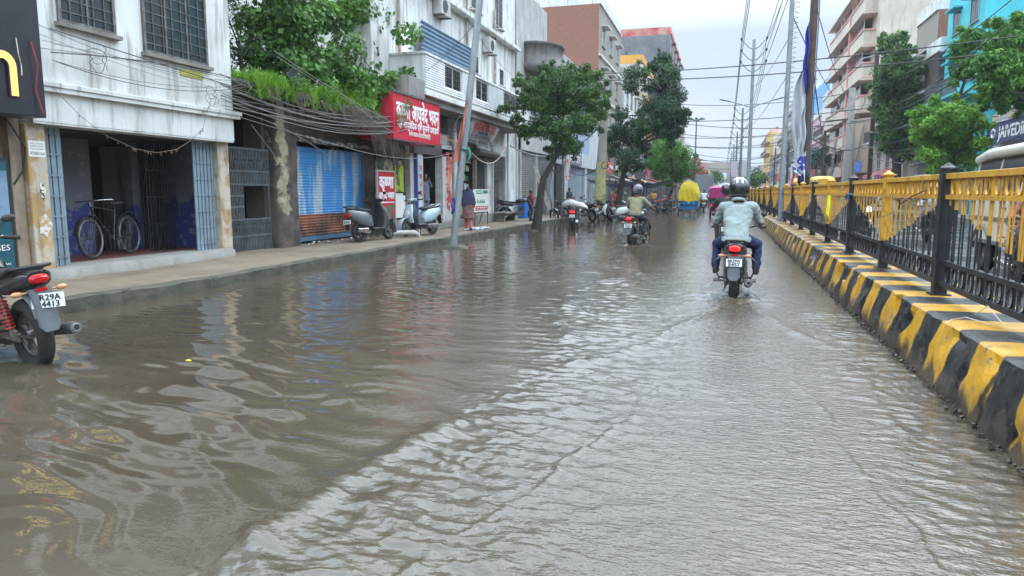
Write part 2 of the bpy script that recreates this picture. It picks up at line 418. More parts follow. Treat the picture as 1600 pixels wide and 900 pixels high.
dz = mth('ADD', mth('MULTIPLY', sp.outputs['Z'], -1), mth('MULTIPLY', noise(2.2, 8, mpn.outputs[0]), .55))
c = cmix(ramp(dz, .10, .19, 0, .95), c, (.055,.045,.034))
jn = mth('ABSOLUTE', mth('SUBTRACT', mth('FRACT', mth('DIVIDE', mth('ADD', sp.outputs['Y'], mth('MULTIPLY', noise(6, 4), .10)), 1.93)), .5)); c = cmix(ramp(jn, .006, .012, .9, 0), c, (.02,.018,.015))
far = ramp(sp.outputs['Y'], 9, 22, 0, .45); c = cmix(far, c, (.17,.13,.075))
K(c, b.inputs['Base Color']); K(ramp(noise(2.3), .35, .65, .2, .6), b.inputs['Roughness']); b.inputs['Specular IOR Level'].default_value = .32
bu = N.new('ShaderNodeBump'); bu.inputs['Strength'].default_value = .7; bu.inputs['Distance'].default_value = .012; K(noise(26, 9), bu.inputs['Height']); K(bu.outputs[0], b.inputs['Normal'])
g = MB(); vs = []; fs = []
prof = [(1.485, -.19), (1.49, -.03), (1.50, .04), (1.515, .10), (1.535, .17), (1.56, .25), (1.585, .32), (1.606, .39), (1.620, .436), (1.634, .450), (1.74, .452), (1.9, .452), (2.1, .452), (2.4, .452), (2.42, -.1)]
yk = [.6+.04*i for i in range(int(26/.04))]+[26.6+.25*i for i in range(int(60/.25))]+[87+2*i for i in range(200)]
for y in yk:
    for i, (x, z) in enumerate(prof):
        dx = dzz = 0
        if y < 30 and 0 < i < 13:
            nn = fbm(x*3, y*2.2, z*3)
            dx = .012*fbm(x*6, y*6, z*6)+.01*nn
            if i < 6: e = max(0, fbm(3, y*1.7, z*4)+.05); dx += .085*e*max(0, 1-z/.22)+.02*max(0, fbm(7, y*9, z*9))*max(0, 1-z/.3)
            if 6 <= i <= 9:
                e = max(0, fbm(9, y*.9+4.2, 1)-.33); dx += .22*e; dzz = -.25*e
            # hole knocked into the face close by, and a broken corner
            for hy, hz, hr, am in ((3.85, .16, .22, .10), (4.25, .08, .14, .05), (7.35, .34, .16, .07), (6.85, .30, .12, .05), (10.6, .3, .2, .06), (13.4, .3, .25, .07)):
                d = sqrt((y-hy)**2+(z-hz)**2*1.6)
                if d < hr: dx += am*min(1, (hr-d)/.05)
            if i >= 10: dzz += .006*nn
            if abs(((y+.05) / 1.93) % 1-.5) < .011: dx += .014; dzz -= .012
            ch = max(0, fbm(11, y*5.3, z*7)-.30)*(1 if 5 <= i <= 9 else 0); dx += .10*ch; dzz -= .05*ch
        vs.append((x+dx, y, z+dzz))
P_ = len(prof)
for i in range(len(yk)-1):
    for j in range(P_-1): fs.append((i*P_+j, i*P_+j+1, (i+1)*P_+j+1, (i+1)*P_+j))
lo_ = [f for k_, f in enumerate(fs) if k_ % (P_-1) < 7]; up_ = [f for k_, f in enumerate(fs) if k_ % (P_-1) >= 8]; ed_ = [f for k_, f in enumerate(fs) if k_ % (P_-1) == 7]
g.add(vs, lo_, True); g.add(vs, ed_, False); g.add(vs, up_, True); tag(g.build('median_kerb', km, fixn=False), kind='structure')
# rubble and mud line along the foot of the median
rub = mat('wet_brick_rubble', (.07,.05,.038), (.035,.03,.025), 6, rough=.6, bump=.5)
g = MB()
for i in range(700):
    y = 1.5+R.random()**1.3*20; s_ = .004+.010*R.random()**3; Mx = Matrix.Translation((1.49+R.gauss(0, .012), y, R.random()*.03)) @ Matrix.Rotation(R.random()*6, 4, V((R.random(), R.random(), R.random())))
    g.box(-s_, s_, -s_*1.4, s_*1.2, -s_*.7, s_*.8, Mx)
tag(g.build('rubble', rub), 'crumbled wet masonry along the foot of the striped median kerb', 'rubble', kind='stuff')

# ------------------------------------------------------------ flood water (real waves)
wm = bpy.data.materials.new('muddy_flood_water'); wm.use_nodes = True; nt = wm.node_tree; N = nt.nodes; K = nt.links.new; b = N['Principled BSDF']
t = N.new('ShaderNodeTexCoord'); sp = N.new('ShaderNodeSeparateXYZ'); K(t.outputs['Object'], sp.inputs[0])
c = cmix(ramp(noise(.5, 4), .38, .62), (.060,.047,.032), (.078,.062,.043))
K(c, b.inputs['Base Color']); b.inputs['Roughness'].default_value = .035; b.inputs['IOR'].default_value = 1.55; b.inputs['Specular IOR Level'].default_value = .5
# fine ripple, stronger on the open, trafficked side
msk = mth('ADD', mth('ADD', sp.outputs['X'], mth('MULTIPLY', mth('SUBTRACT', noise(.35, 3), .5), 2.4)), mth('MULTIPLY', sp.outputs['Y'], .10))
rip = mth('MULTIPLY', ramp(msk, -2.2, -1.4, .08, .55), ramp(mth('ADD', sp.outputs['X'], mth('MULTIPLY', noise(.8, 3), .8)), -.9, .4, 1.0, 3.4))
rip = mth('MULTIPLY', rip, ramp(mth('ADD', sp.outputs['X'], mth('MULTIPLY', noise(.9, 3), .7)), 1.0, 1.6, 1.0, .45))
mp1 = N.new('ShaderNodeMapping'); mp1.inputs['Scale'].default_value = (1, 1.9, 1); mp1.inputs['Rotation'].default_value = (0, 0, .25); K(t.outputs['Object'], mp1.inputs['Vector'])
h1 = noise(16, 3, mp1.outputs[0], .55); h2 = noise(46, 2, mp1.outputs[0], .5)
hh = mth('ADD', h1, mth('MULTIPLY', h2, .22)); hh = mth('MULTIPLY', hh, rip)
bu = N.new('ShaderNodeBump'); bu.inputs['Strength'].default_value = 1; bu.inputs['Distance'].default_value = .0068; K(hh, bu.inputs['Height']); K(bu.outputs[0], b.inputs['Normal'])
NTH, NRD = 1080, 1150
az = np.radians(np.linspace(-62, 108, NTH)); rd = np.concatenate([np.exp(np.linspace(math.log(1.1), math.log(60), NRD-90)), np.exp(np.linspace(math.log(60.5), math.log(900), 90))])
AZ, RD = np.meshgrid(az, rd); X = -RD*np.sin(AZ); Y = RD*np.cos(AZ)
def vnoise(x, y, seed):
    xi = np.floor(x).astype(np.int64); yi = np.floor(y).astype(np.int64); xf = x-xi; yf = y-yi
    tab = np.random.default_rng(seed).random((256, 256)); u = xf*xf*xf*(xf*(xf*6-15)+10); v = yf*yf*yf*(yf*(yf*6-15)+10)
    a = tab[xi & 255, yi & 255]; b_ = tab[(xi+1) & 255, yi & 255]; c_ = tab[xi & 255, (yi+1) & 255]; d = tab[(xi+1) & 255, (yi+1) & 255]
    return (a*(1-u)+b_*u)*(1-v)+(c_*(1-u)+d*u)*v-.5
def fb(x, y, seed, o=3):
    s_ = 0; a = 1
    for i in range(o): s_ = s_+a*vnoise(x*2**i+17*i, y*2**i+9*i, seed+i); a *= .5
    return s_
def seg_dist(px, py, pts):
    best = np.full(px.shape, 1e9); side = np.zeros(px.shape); tt = np.zeros(px.shape); acc = 0
    for (x0, y0), (x1, y1) in zip(pts[:-1], pts[1:]):
        dx, dy = x1-x0, y1-y0; l2 = dx*dx+dy*dy; u = np.clip(((px-x0)*dx+(py-y0)*dy)/l2, 0, 1)
        d = np.hypot(px-x0-u*dx, py-y0-u*dy); sd = (px-x0)*dy-(py-y0)*dx; m_ = d < best
        side = np.where(m_, np.sign(sd), side); best = np.where(m_, d, best)
    return best*side
# the calm muddy side is bounded by the passing vehicle's bow wave
edge = [(-1.55, 1.2), (-1.78, 2.3), (-1.80, 3.0), (-1.62, 3.9), (-1.35, 4.9), (-1.45, 6.5), (-1.9, 8.5), (-2.3, 11), (-2.9, 14), (-3.4, 18), (-3.6, 26), (-3.2, 40), (-2.5, 90)]
wx = X+.16*fb(X*1.1, Y*1.1, 3); wy = Y+.16*fb(X*1.1, Y*1.1, 31)
sd = seg_dist(wx, wy, edge)      # positive on the right
wid = .09+.10*np.clip(Y-3.4, 0, 8)+.10*np.abs(fb(X*.9, Y*.9, 85, 2)); chop = 1/(1+np.exp(-np.clip(sd/wid, -60, 60))); dist = np.hypot(X, Y)
farf = np.clip((Y-5)/9, 0, 1)
mid = np.clip((Y-4.2)/3.5, 0, 1)
calm = 1-chop
# direction-warped trains of ripples
def train(kx_, ky_, lam, ph, warp, seed):
    L_ = math.hypot(kx_, ky_); kx_, ky_ = kx_/L_, ky_/L_; w = warp*fb(X/lam*.22, Y/lam*.22, seed, 2)*2
    return np.sin(2*pi*((X*kx_+Y*ky_)/lam)+ph+w*2*pi)
H = calm*(1-mid)*1.5*(.0042*train(.45, 1, .62, 0, .8, 11)+.0028*train(.62, 1, .36, 1, 1.0, 12)+.0018*train(.3, 1, .24, 2, 1.2, 13)+.0075*fb(X*1.1+Y*.35, Y*2.9-X*1.3, 14, 2))
H += calm*mid*1.5*(.0045*fb(X*1.4, Y*2.6, 15, 3)+.0022*train(.15, 1, .33, 0, 1.3, 16)+.0014*train(-.25, 1, .19, 1, 1.3, 17))
wpx = X+.10*fb(X*3, Y*3, 81, 2); wpy = Y+.08*fb(X*3, Y*3, 82, 2)
def ridg(a, b_, s_): return .28-np.abs(fb(a, b_, s_, 2))
inner = np.clip((sd-1.0+.6*fb(X*.8, Y*.8, 84, 2))/.7, 0, 1)*(1-.75*np.clip((X-.75)/.35, 0, 1)*(Y < 9))
H += chop*((.0060-.003*inner)*fb(wpx*2.6, wpy*5.0, 21, 3)+(.0125-.0095*inner)*ridg(wpx*5.2, wpy*9.4, 83)+(.0050-.0028*inner)*ridg(wpx*12, wpy*20, 28)+.0016*fb(wpx*24, wpy*40, 29, 1)+(1-.75*inner)*(.0028*train(.25, 1, .17, 0, 1.6, 22)+.0022*train(-.3, 1, .26, 2, 1.5, 23)+.0016*train(.9, 1, .12, 2, 1.6, 24)))
bandm = np.exp(-((sd-.5)/.75)**2); H += bandm*(sd > 0)*(.017*ridg(wpx*3.6, wpy*7.0, 26)+.0035*train(.35, 1, .21, 0, 1.4, 27))
H += .020*np.exp(-((sd-.05)/.10)**2)*np.clip(.5+2.2*fb(X*1.6, Y*1.6, 41, 2), 0, 1.4)*(Y < 9)
H *= np.clip(1-np.maximum(0, dist-45)/70, .35, 1)
for pts, am, wd in (([(-.42, 5.05), (-.5, 4.4), (-.62, 3.9), (-.85, 3.1), (-1.05, 2.4), (-1.2, 1.6)], .0055, .018), ([(.48, 7.2), (.53, 6.7), (.66, 5.0), (.70, 4.2), (.79, 3.3), (.9, 2.3)], .005, .017), ([(.1, 9.3), (-.25, 8.1), (-.6, 6.6), (-1.1, 5.6)], .014, .06), ([(.3, 9.3), (.6, 8.2), (1.0, 7.0)], .014, .06), ([(-2.2, 19), (-2.6, 15.5), (-3.1, 13), (-3.6, 11.5)], .007, .06), ([(-2.1, 19), (-1.8, 16), (-1.3, 12.6)], .007, .06)):
    d = seg_dist(X+.09*fb(X*2.5, Y*2.5, 51, 3), Y+.09*fb(X*2.5, Y*2.5, 52, 3), pts); H += am*np.exp(-(d/wd)**2)*(.55+1.1*np.clip(fb(X*3, Y*3, 53, 2)+.4, 0, 1))
# churned water under the wheels
for cx_, cy_, r_, am in ((.21, 9.95, .42, .075), (-2.2, 19.3, .5, .06), (-5.15, 4.45, .35, .006)):
    d = np.hypot(X-cx_, (Y-cy_)*.8); H += am*np.exp(-(d/r_)**2)*fb(X*7, Y*7, 61, 4)+.3*am*np.exp(-((d-r_*.55)/.1)**2)
H -= .004
vs = np.stack([X, Y, H], -1).reshape(-1, 3); ii = np.arange(NRD-1)[:, None]*NTH+np.arange(NTH-1)[None, :]; ii = ii.ravel()
fs = np.stack([ii, ii+1, ii+NTH+1, ii+NTH], -1); cy = vs[fs].mean(1)
keep = (cy[:, 0] < 1.62) & (cy[:, 0] > -7.45-.6*(cy[:, 1] < 8)-np.where(cy[:, 1] > 44, 3, 0)); fs = fs[keep][:, ::-1]
water = mesh_np('flood_water', vs, fs, wm, smooth=True); tag(water, kind='structure')

# ------------------------------------------------------------ railing on the median
M_yel = mat('yellow_railing_paint', (.62,.335,.024), (.50,.25,.022), 5, rough=.42, grime=(.13,.055,.025), gamt=.85, gstretch=(9,9,5))
M_blk = mat('black_railing_paint', (.012,.013,.016), (.028,.028,.03), 5, spec=.3, rough=.42, grime=(.07,.06,.05), gamt=.3)
FX = 1.97
fence = empty('railing', (FX, 12, .45), 'yellow and black ornamental steel railing running along the top of the median', 'railing')
def post(y, black, near):
    g = MB(); w = .055 if black else .05
    if black:
        g.use(M_blk).box(FX-w, FX+w, y-w, y+w, .452, 1.60, bev=.004)
    else:
        g.use(M_yel).box(FX-w, FX+w, y-w, y+w, .80, 1.60, bev=.004); g.use(M_blk).box(FX-w*1.01, FX+w*1.01, y-w*1.01, y+w*1.01, .452, .80, bev=.004)
    g.use(M_blk).box(FX-.085, FX+.085, y-.085, y+.085, .454, .466)
    o = g.build('post', None, fence, True)
    c_ = MB(); c_.use(M_blk if black else M_yel).box(FX-.075, FX+.075, y-.075, y+.075, 1.602, 1.618)
    c_.loft([((FX, y, 1.619), (.07,0,0), (0,.07,0)), ((FX, y, 1.645), (.03,0,0), (0,.03,0)), ((FX, y, 1.668), (.012,0,0), (0,.012,0))], 8, 3)
    q = c_.build('cap', None, fence, True); q.parent = o if near else fence
def panel(y0, y1, blk0, lod):
    g = MB(); a, b_ = y0+.055, y1-.055; L_ = b_-a
    g.use(M_yel).box(FX-.03, FX+.03, a, b_, 1.515, 1.565, bev=.003); g.box(FX-.022, FX+.022, a, b_, 1.335, 1.375)
    g.use(M_blk).box(FX-.022, FX+.022, a, b_, .745, .785); g.box(FX-.026, FX+.026, a, b_, .545, .59)
    n = 22
    for i in range(1, n):
        y = a+L_*(i+(.18 if i % 2 else -.18))/n; t_ = (y-y0)/(y1-y0); pk = (1-t_) if blk0 else t_
        zb = .80+.52*max(0, pk-.03)*1.03; zb = .79+round((zb-.79)/.035)*.035
        bd = R.gauss(0, .0035); x0, x1 = FX-.0035+bd, FX+.0035+bd; w = .0155; y += R.gauss(0, .003)
        if R.random() < .025: continue
        if zb > .80: g.use(M_blk).box(x0, x1, y-w, y+w, .785, min(zb, 1.334))
        if zb < 1.33: g.use(M_yel).box(x0, x1, y-w, y+w, max(zb, .785), 1.335)
        g.use(M_yel).box(x0, x1, y-w*.9, y+w*.9, 1.375, 1.515); g.use(M_blk).box(x0, x1, y-w*.8, y+w*.8, .59, .745)
        if lod < 2 and i % 2 == 0 and i < n:
            yc = a+L_*(i+.5)/n; m_, s_ = (18, 4) if lod == 0 else (10, 3)
            for col, zc, hh_, rr_ in ((M_yel, 1.445, .068, .054), (M_blk, .667, .075, .055)):
                if yc < b_-.02:
                    g.use(col); vs_ = []; fs_ = []
                    for k in range(m_):
                        an = 2*pi*k/m_
                        for (dr, dx_) in ((-.004, -.009), (.004, -.009), (.004, .009), (-.004, .009)):
                            vs_.append((FX+dx_, yc+(rr_+dr)*cos(an), zc+(hh_+dr)*sin(an)))
                    for k in range(m_):
                        k2 = (k+1) % m_
                        for q in range(4): fs_.append((k*4+q, k*4+(q+1) % 4, k2*4+(q+1) % 4, k2*4+q))
                    g.add(vs_, fs_)
    g.build('panel', None, fence, True)
bay = 2.45; k = 0; y = 2.55; blk = True; nb = 0
while y < 118:
    post(y, blk, y < 30); 
    panel(y, y+bay, blk, 0 if y < 13 else (1 if y < 34 else 2)); y += bay; blk = not blk
g = MB(); yel2 = y
for zz, h_, m_ in ((1.515, .05, M_yel), (1.335, .04, M_yel), (.745, .04, M_blk), (.545, .045, M_blk)): g.use(m_).box(FX-.03, FX+.03, y, 330, zz, zz+h_)
while y < 330: g.use(M_yel).box(FX-.012, FX+.012, y, y+.6, .9, 1.335); g.use(M_blk).box(FX-.012, FX+.012, y+.6, y+1.2, .785, 1.3); y += 1.2
g.build('far_panel', None, fence, True)
# small things caught on the railing
g = MB(); g.grid(lambda u, v: (FX-.085-.03*v+.02*sin(5*u), 14.05+.28*u-.1*v+.02*sin(9*v), 1.33-.42*v*(1-.25*u)-.02*sin(6*u)), 8, 8, thick=(.004, .004, 0))
tag(g.build('plastic_bag', mat('yellow_film', (.75,.70,.03), rough=.3)), 'bright yellow plastic bag caught on the railing behind the helmeted rider', 'plastic bag')
rg = mat('blue_rag', (.03,.13,.20), rough=.9); M_wirew = mat('pale_wire', (.55,.5,.45), rough=.6)
for (yy_, zz_, lb) in ((12.27, 1.36, 'blue rag knotted round the second black railing post'),):
    g = MB(); g.ring((FX, yy_, zz_), (0,0,1), .075, .022, 16, 6)
    for k in range(5): g.tube([(FX-.08, yy_+R.gauss(0,.02), zz_), (FX-.10+R.gauss(0,.02), yy_+R.gauss(0,.05), zz_+R.gauss(0,.05)), (FX-.1, yy_+R.gauss(0,.08), zz_-.08*R.random())], [.014, .012, .004], 6)
    tag(g.build('rag', rg), lb, 'rag')
g = MB(); g.tube([(1.58,5.75,.462), (1.66,5.9,.468), (1.78,6.0,.475), (1.86,5.75,.47), (1.9,5.65,.50), (1.93,6.05,.56), (1.90,6.2,.465)], .0035, 5)
tag(g.build('wire_scrap', M_wirew), 'loose pale wire lying on the striped kerb top', 'wire')
g = MB(); g.tube([(FX-.06,8.9,1.06), (FX-.09,9.15,1.12), (FX-.05,9.35,1.16), (FX-.12,9.5,1.10)], .004, 5); g.tube([(FX-.06,7.45,1.45), (FX-.12,7.3,1.52), (FX-.05,7.2,1.60), (FX+.0,7.05,1.63)], .003, 5)
tag(g.build('wire_scrap', mat('blue_wire', (.04,.12,.16), rough=.6)), 'thin blue wires twisted about the nearest black railing post', 'wire')
g = MB(); g.tube([(FX-.05,8.3,1.27), (FX-.06,8.8,1.34), (FX-.05,9.2,1.31), (FX-.05,9.5,1.37)], .009, 6); g.tube([(FX-.06,7.9,1.42),(FX-.06,8.4,1.36),(FX-.05,9.0,1.26)], .007, 6)
tag(g.build('branch', mat('dead_twig', (.16,.08,.05), rough=.9)), 'dead brown stick lodged across the yellow railing bars', 'branch')
# ------------------------------------------------------------ helpers for street fronts
YD = (0, 1, 0); ZD = (0, 0, 1); XF = -9.35
def folding_gate(parent, x, y0, y1, z0, z1, m, pitch=.045, name='folding_gate', scissor=True):
    g = MB(); n = int((y1-y0)/pitch)
    for i in range(n+1):
        y = y0+(y1-y0)*i/n; g.box(x-.012-(i % 2)*.012, x+.012-(i % 2)*.012, y-.0185, y+.0185, z0, z1)
    if scissor:
        rows = 7
        for r_ in range(rows):
            z = z0+.12+(z1-z0-.2)*r_/(rows-1)
            for i in range(n): y = y0+(y1-y0)*i/n; y2 = y0+(y1-y0)*(i+1)/n; g.beam((x+.018, y, z-.018*(1-2*(i % 2))), (x+.018, y2, z+.018*(1-2*(i % 2))), .006, .016)
    g.box(x-.03, x+.02, y0-.01, y1+.01, z1, z1+.04)
    return g.build(name, m, parent, True)
def roller(parent, x, y0, y1, z0, z1, m, pitch=.075, name='roller_shutter', depth=.018, label=None):
    g = MB(); n = max(2, int((z1-z0)/pitch)*6)
    g.grid(lambda u, v: (x+depth*abs(sin(pi*v*n/6)), y0+(y1-y0)*u, z0+(z1-z0)*v), 1, n, smooth=True)
    o = g.build(name, m, parent, True, fixn=False)
    if label: o['label'] = label
    return o
def barred(parent, x, y0, y1, z0, z1, m, nb=10, nh=3, name='barred_gate', r=.009, frame=.03):
    g = MB()
    for i in range(nb+1): y = y0+(y1-y0)*i/nb; g.box(x-r, x+r, y-r, y+r, z0, z1)
    for k in range(nh+1): z = z0+(z1-z0)*k/nh; g.box(x-r*1.6, x+r*1.6, y0, y1, z-frame/2, z+frame/2)
    return g.build(name, m, parent, True)
def window(parent, x, y0, y1, z0, z1, frame_m, out=1, mull=2, bars=True, sill=True, ax='y'):
    """a window in a wall whose face is x=const (ax 'y') or y=const (ax 'x')"""
    f = (lambda a, b_, c, d, e, h_, g_: g_.box(a, b_, c, d, e, h_)) if ax == 'y' else (lambda a, b_, c, d, e, h_, g_: g_.box(c, d, a, b_, e, h_))
    g = MB(); g.use(frame_m); t_ = .05; xo, xi = x+.035*out, x-.05*out
    f(xi, xo, y0, y0+t_, z0, z1, g); f(xi, xo, y1-t_, y1, z0, z1, g); f(xi, xo, y0+t_, y1-t_, z1-t_, z1, g); f(xi, xo, y0+t_, y1-t_, z0, z0+t_, g)
    for i in range(1, mull): y = y0+(y1-y0)*i/mull; f(xi, x+.025*out, y-.018, y+.018, z0+t_, z1-t_, g)
    w = g.build('window', None, parent, True)
    g = MB(); f(x+.004*out, x+.010*out, y0+t_, y1-t_, z0+t_, z1-t_, g); q = g.build('pane', M_glass, parent, True); q.parent = w
    if bars:
        g = MB(); n = max(3, int((z1-z0)/.16))
        for i in range(1, n): z = z0+(z1-z0)*i/n; f(x+.02*out, x+.03*out, y0+t_, y1-t_, z-.006, z+.006, g)
        n = max(2, int((y1-y0)/.2))
        for i in range(1, n): y = y0+(y1-y0)*i/n; f(x+.02*out, x+.03*out, y-.006, y+.006, z0+t_, z1-t_, g)
        q = g.build('grille', M_steel, parent, True); q.parent = w
    if sill: g = MB(); f(x, x+.10*out, y0-.05, y1+.05, z0-.06, z0-.002, g); q = g.build('sill', M_conc, parent, True); q.parent = w
    return w

# ------------------------------------------------------------ far left shop unit, dark sign and poster
plast = mat('dirty_plaster', (.34,.27,.20), (.19,.14,.10), 2.5, rough=.85, bump=.4, grime=(.08,.06,.045), gamt=.7)
ochre = mat('peeling_ochre_plaster', (.42,.27,.11), (.48,.41,.32), 2.6, rough=.85, bump=.35, grime=(.16,.12,.08), gamt=.7, lo=.48, hi=.56)
sh = empty('shop_unit', (-9.35, 6, .17), 'dim shop front with dirty brown plaster pier at the left edge of the street', 'shop')
g = MB(); g.box(-16, -9.45, 2.5, 7.36, .0, 7.5); g.box(-9.45, -9.18, 7.49, 7.66, .17, 2.7); g.box(-9.45, -9.30, 7.36, 7.49, .17, 2.7); g.box(-9.45, -8.9, 2.5, 7.6, 2.45, 2.7); g.build('wall', plast, sh, True)
g = MB(); g.box(-9.448, -9.40, 4.3, 7.3, .25, 2.4); g.build('glazing', M_glass, sh, True)
g = MB(); g.tube([(-9.16,7.5,1.5),(-9.12,7.62,1.7),(-9.10,7.66,2.0),(-9.14,7.5,2.3),(-9.14,7.42,2.4)], .012, 6); g.build('conduit', M_black, sh, True)
po = empty('poster_board', (-9.2, 7.2, .2), 'dark teal advertising poster in a black frame beside the brown pier', 'poster')
g = MB(); g.box(-9.25, -9.19, 6.6, 7.47, .22, 1.85, bev=.006); g.build('frame', M_black, po, True)
g = MB(); g.box(-9.188, -9.184, 6.64, 7.43, .26, 1.81); g.build('sheet', mat('teal_print', (.012,.11,.13), (.02,.05,.09), 1.2, rough=.25, lo=.4, hi=.6), po, True)
g = MB(); g.box(-9.183, -9.181, 6.64, 7.42, 1.05, 1.68); g.build('picture', mat('pale_blue_print', (.22,.33,.45), (.12,.2,.32), 2, rough=.25), po, True)
lettering('LENSES', M_wink, (-9.179, 7.16, .66), YD, ZD, .44, .11, parent=po); lettering('OPTICIAN', M_wink, (-9.179, 7.22, .44), YD, ZD, .3, .04, parent=po)
ms = empty('shop_sign', (-8.5, 6.3, 2.3), 'black box sign with large yellow letter m hung over the pavement', 'shop sign')
g = MB(); g.box(-8.95, -8.52, 5.2, 7.52, 2.36, 3.9, bev=.01); g.build('sign_box', mat('black_sign_face', (.014,.013,.018), (.02,.02,.024), 4, rough=.3), ms, True)
my = mat('yellow_sign_letter', (.85,.62,.12), rough=.4, emit=(1,.72,.2), estr=.5); mpur = mat('purple_outline', (.05,.02,.08), rough=.4)
def letter_m(dx, x, m, grow):
    g = MB(); w = .085+grow
    for c0 in (6.55, 6.81, 7.07): g.box(x-.03, x, c0-w/2+dx, c0+w/2+dx, 2.585-grow/2, 2.93)
    for c0 in (6.68, 6.94):
        vs_, fs_ = [], []; n = 12
        for k in range(n+1):
            a = pi*k/n
            for rr_ in (.13-w/2, .13+w/2):
                for xx in (x-.03, x): vs_.append((xx, c0+dx-cos(a)*rr_, 2.93+sin(a)*rr_*1.05))
        for k in range(n):
            b0 = k*4; fs_ += [(b0, b0+2, b0+6, b0+4), (b0+1, b0+5, b0+7, b0+3), (b0+2, b0+3, b0+7, b0+6), (b0, b0+4, b0+5, b0+1)]
        g.add(vs_, fs_)
    return g
letter_m(0, -8.475, my, 0).build('lettering', my, ms, True); letter_m(0, -8.49, mpur, .03).build('outline', mpur, ms, True)
g = MB(); g.tube([(-8.5,7.36,3.3),(-8.46,7.40,3.0),(-8.5,7.37,2.7),(-8.47,7.43,2.4)], .007, 5); g.build('red_wire', mat('red_wire', (.35,.02,.03), rough=.5), ms, True)
g = MB(); g.tube([(-8.5,7.16,3.3),(-8.46,7.14,3.1),(-8.5,7.2,2.98),(-8.47,7.17,2.85)], .006, 5); g.build('wire', M_wirew, ms, True)

# ------------------------------------------------------------ white house with the bicycle porch
wh = empty('white_house', (-9.35, 9.8, .17), 'white plastered house with open porch, blue folding gates and long step', 'house')
g = MB(); g.box(-9.35, -8.97, 7.70, 11.90, 2.36, 7.8); g.box(-16, -9.35, 7.70, 7.82, .1, 7.8); g.box(-16, -9.35, 11.8, 11.9, .1, 7.8); g.box(-16, -9.35, 7.82, 11.8, 7.5, 7.79); g.box(-9.345, -8.98, 7.71, 11.89, 2.33, 2.361)
g.build('wall', M_white, wh, True)
g = MB(); g.box(-8.97, -8.86, 7.74, 12.03, 2.83, 2.90, bev=.008); g.box(-8.97, -8.885, 7.72, 12.0, 2.77, 2.832); g.build('ledge', M_white, wh, True); g = MB(); g.box(-8.97, -8.88, 7.74, 12.03, 5.5, 5.6, bev=.008); g.build('upper_ledge', M_white, wh, True)
g = MB(); g.box(-9.42, -9.10, 7.68, 7.98, .12, 2.33, bev=.01); g.build('pillar', ochre, wh, True)
g = MB(); g.box(-9.42, -9.14, 11.62, 11.93, .12, 2.33, bev=.01); g.build('pillar', mat('peeling_pillar', (.50,.44,.34), (.36,.22,.11), 3, rough=.85, bump=.35, grime=(.12,.08,.05), gamt=.8, gstretch=(4,4,.8), lo=.45, hi=.6), wh, True)
step_m = mat('step_cement', (.27,.26,.235), (.20,.19,.165), 2, rough=.8, bump=.4, bscale=30, grime=(.10,.09,.08), gamt=.4)
g = MB(); vs = []; fs = []
for i in range(45):
    y = 7.70+3.95*i/44; w_ = .008*sin(y*5)+.006*sin(y*13); vs += [(-8.88+w_, y, .13), (-8.90+w_, y, .30), (-8.94, y, .325+w_*.5), (-9.5, y, .33)]
for i in range(44):
    for j in range(3): fs.append((i*4+j, i*4+j+1, i*4+j+5, i*4+j+4))
g.add(vs, fs, True); g.add([vs[0], vs[1], vs[2], vs[3]], [(0,1,2,3)]); g.add(vs[-4:], [(0,1,2,3)]); g.build('step', step_m, wh, True)
# porch interior: blue washed walls, red floor edge
blue_m = bpy.data.materials.new('blue_washed_wall'); blue_m.use_nodes = True; nt = blue_m.node_tree; N = nt.nodes; K = nt.links.new; b = N['Principled BSDF']; b.inputs['Roughness'].default_value = .85
t = N.new('ShaderNodeTexCoord'); sp = N.new('ShaderNodeSeparateXYZ'); K(t.outputs['Object'], sp.inputs[0])
e_ = mth('ADD', sp.outputs['Z'], mth('MULTIPLY', mth('SUBTRACT', noise(2.6, 9), .5), .9))
c = cmix(ramp(e_, 1.02, 1.1), (.035,.05,.19), (.15,.15,.17)); c = cmix(ramp(noise(4, 9, rough=.7), .55, .6, 0, .8), c, (.22,.22,.24)); K(c, b.inputs['Base Color'])
for nm_, bx in (('porch_wall', (-10.72, -10.60, 8.0, 10.12)), ('porch_pier', (-10.72, -10.55, 10.98, 11.14)), ('porch_wall', (-10.60, -9.48, 11.68, 11.79)), ('porch_wall', (-10.60, -9.5, 7.83, 8.0))): g = MB(); g.box(*bx, .3, 2.303); g.build(nm_, blue_m, wh, True)
g = MB(); g.box(-10.9, -9.5, 7.83, 11.8, .2, .331); g.build('porch_floor', mat('red_oxide_floor', (.16,.045,.035), (.10,.05,.04), 3, rough=.6), wh, True)
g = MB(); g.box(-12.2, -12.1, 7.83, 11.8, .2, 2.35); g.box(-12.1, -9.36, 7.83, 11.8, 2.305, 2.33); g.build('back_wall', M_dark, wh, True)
folding_gate(wh, -9.25, 7.99, 8.33, .33, 2.30, mat('blue_gate', (.23,.30,.345), (.16,.21,.25), 3, rough=.55, grime=(.08,.06,.04), gamt=.5))
folding_gate(wh, -9.25, 11.08, 11.60, .33, 2.30, MATS['blue_gate'])
barred(wh, -10.75, 10.13, 10.97, .33, 1.2, M_black, 10, 2, 'inner_gate'); barred(wh, -10.5, 11.16, 11.66, .33, 2.28, M_black, 9, 4, 'inner_gate'); barred(wh, -9.9, 10.62, 11.25, .33, 2.28, M_black, 9, 4, 'inner_gate')
window(wh, -8.97, 9.75, 11.25, 3.62, 4.9, M_steel, mull=3); window(wh, -8.97, 8.2, 9.2, 3.75, 4.9, M_steel, mull=2)
g = MB(); g.ring((-10.55, 8.75, 1.98), (1,0,0), .15, .018, 20, 6); g.ell((-10.5, 8.75, 1.98), (.05,.05,.05)); 
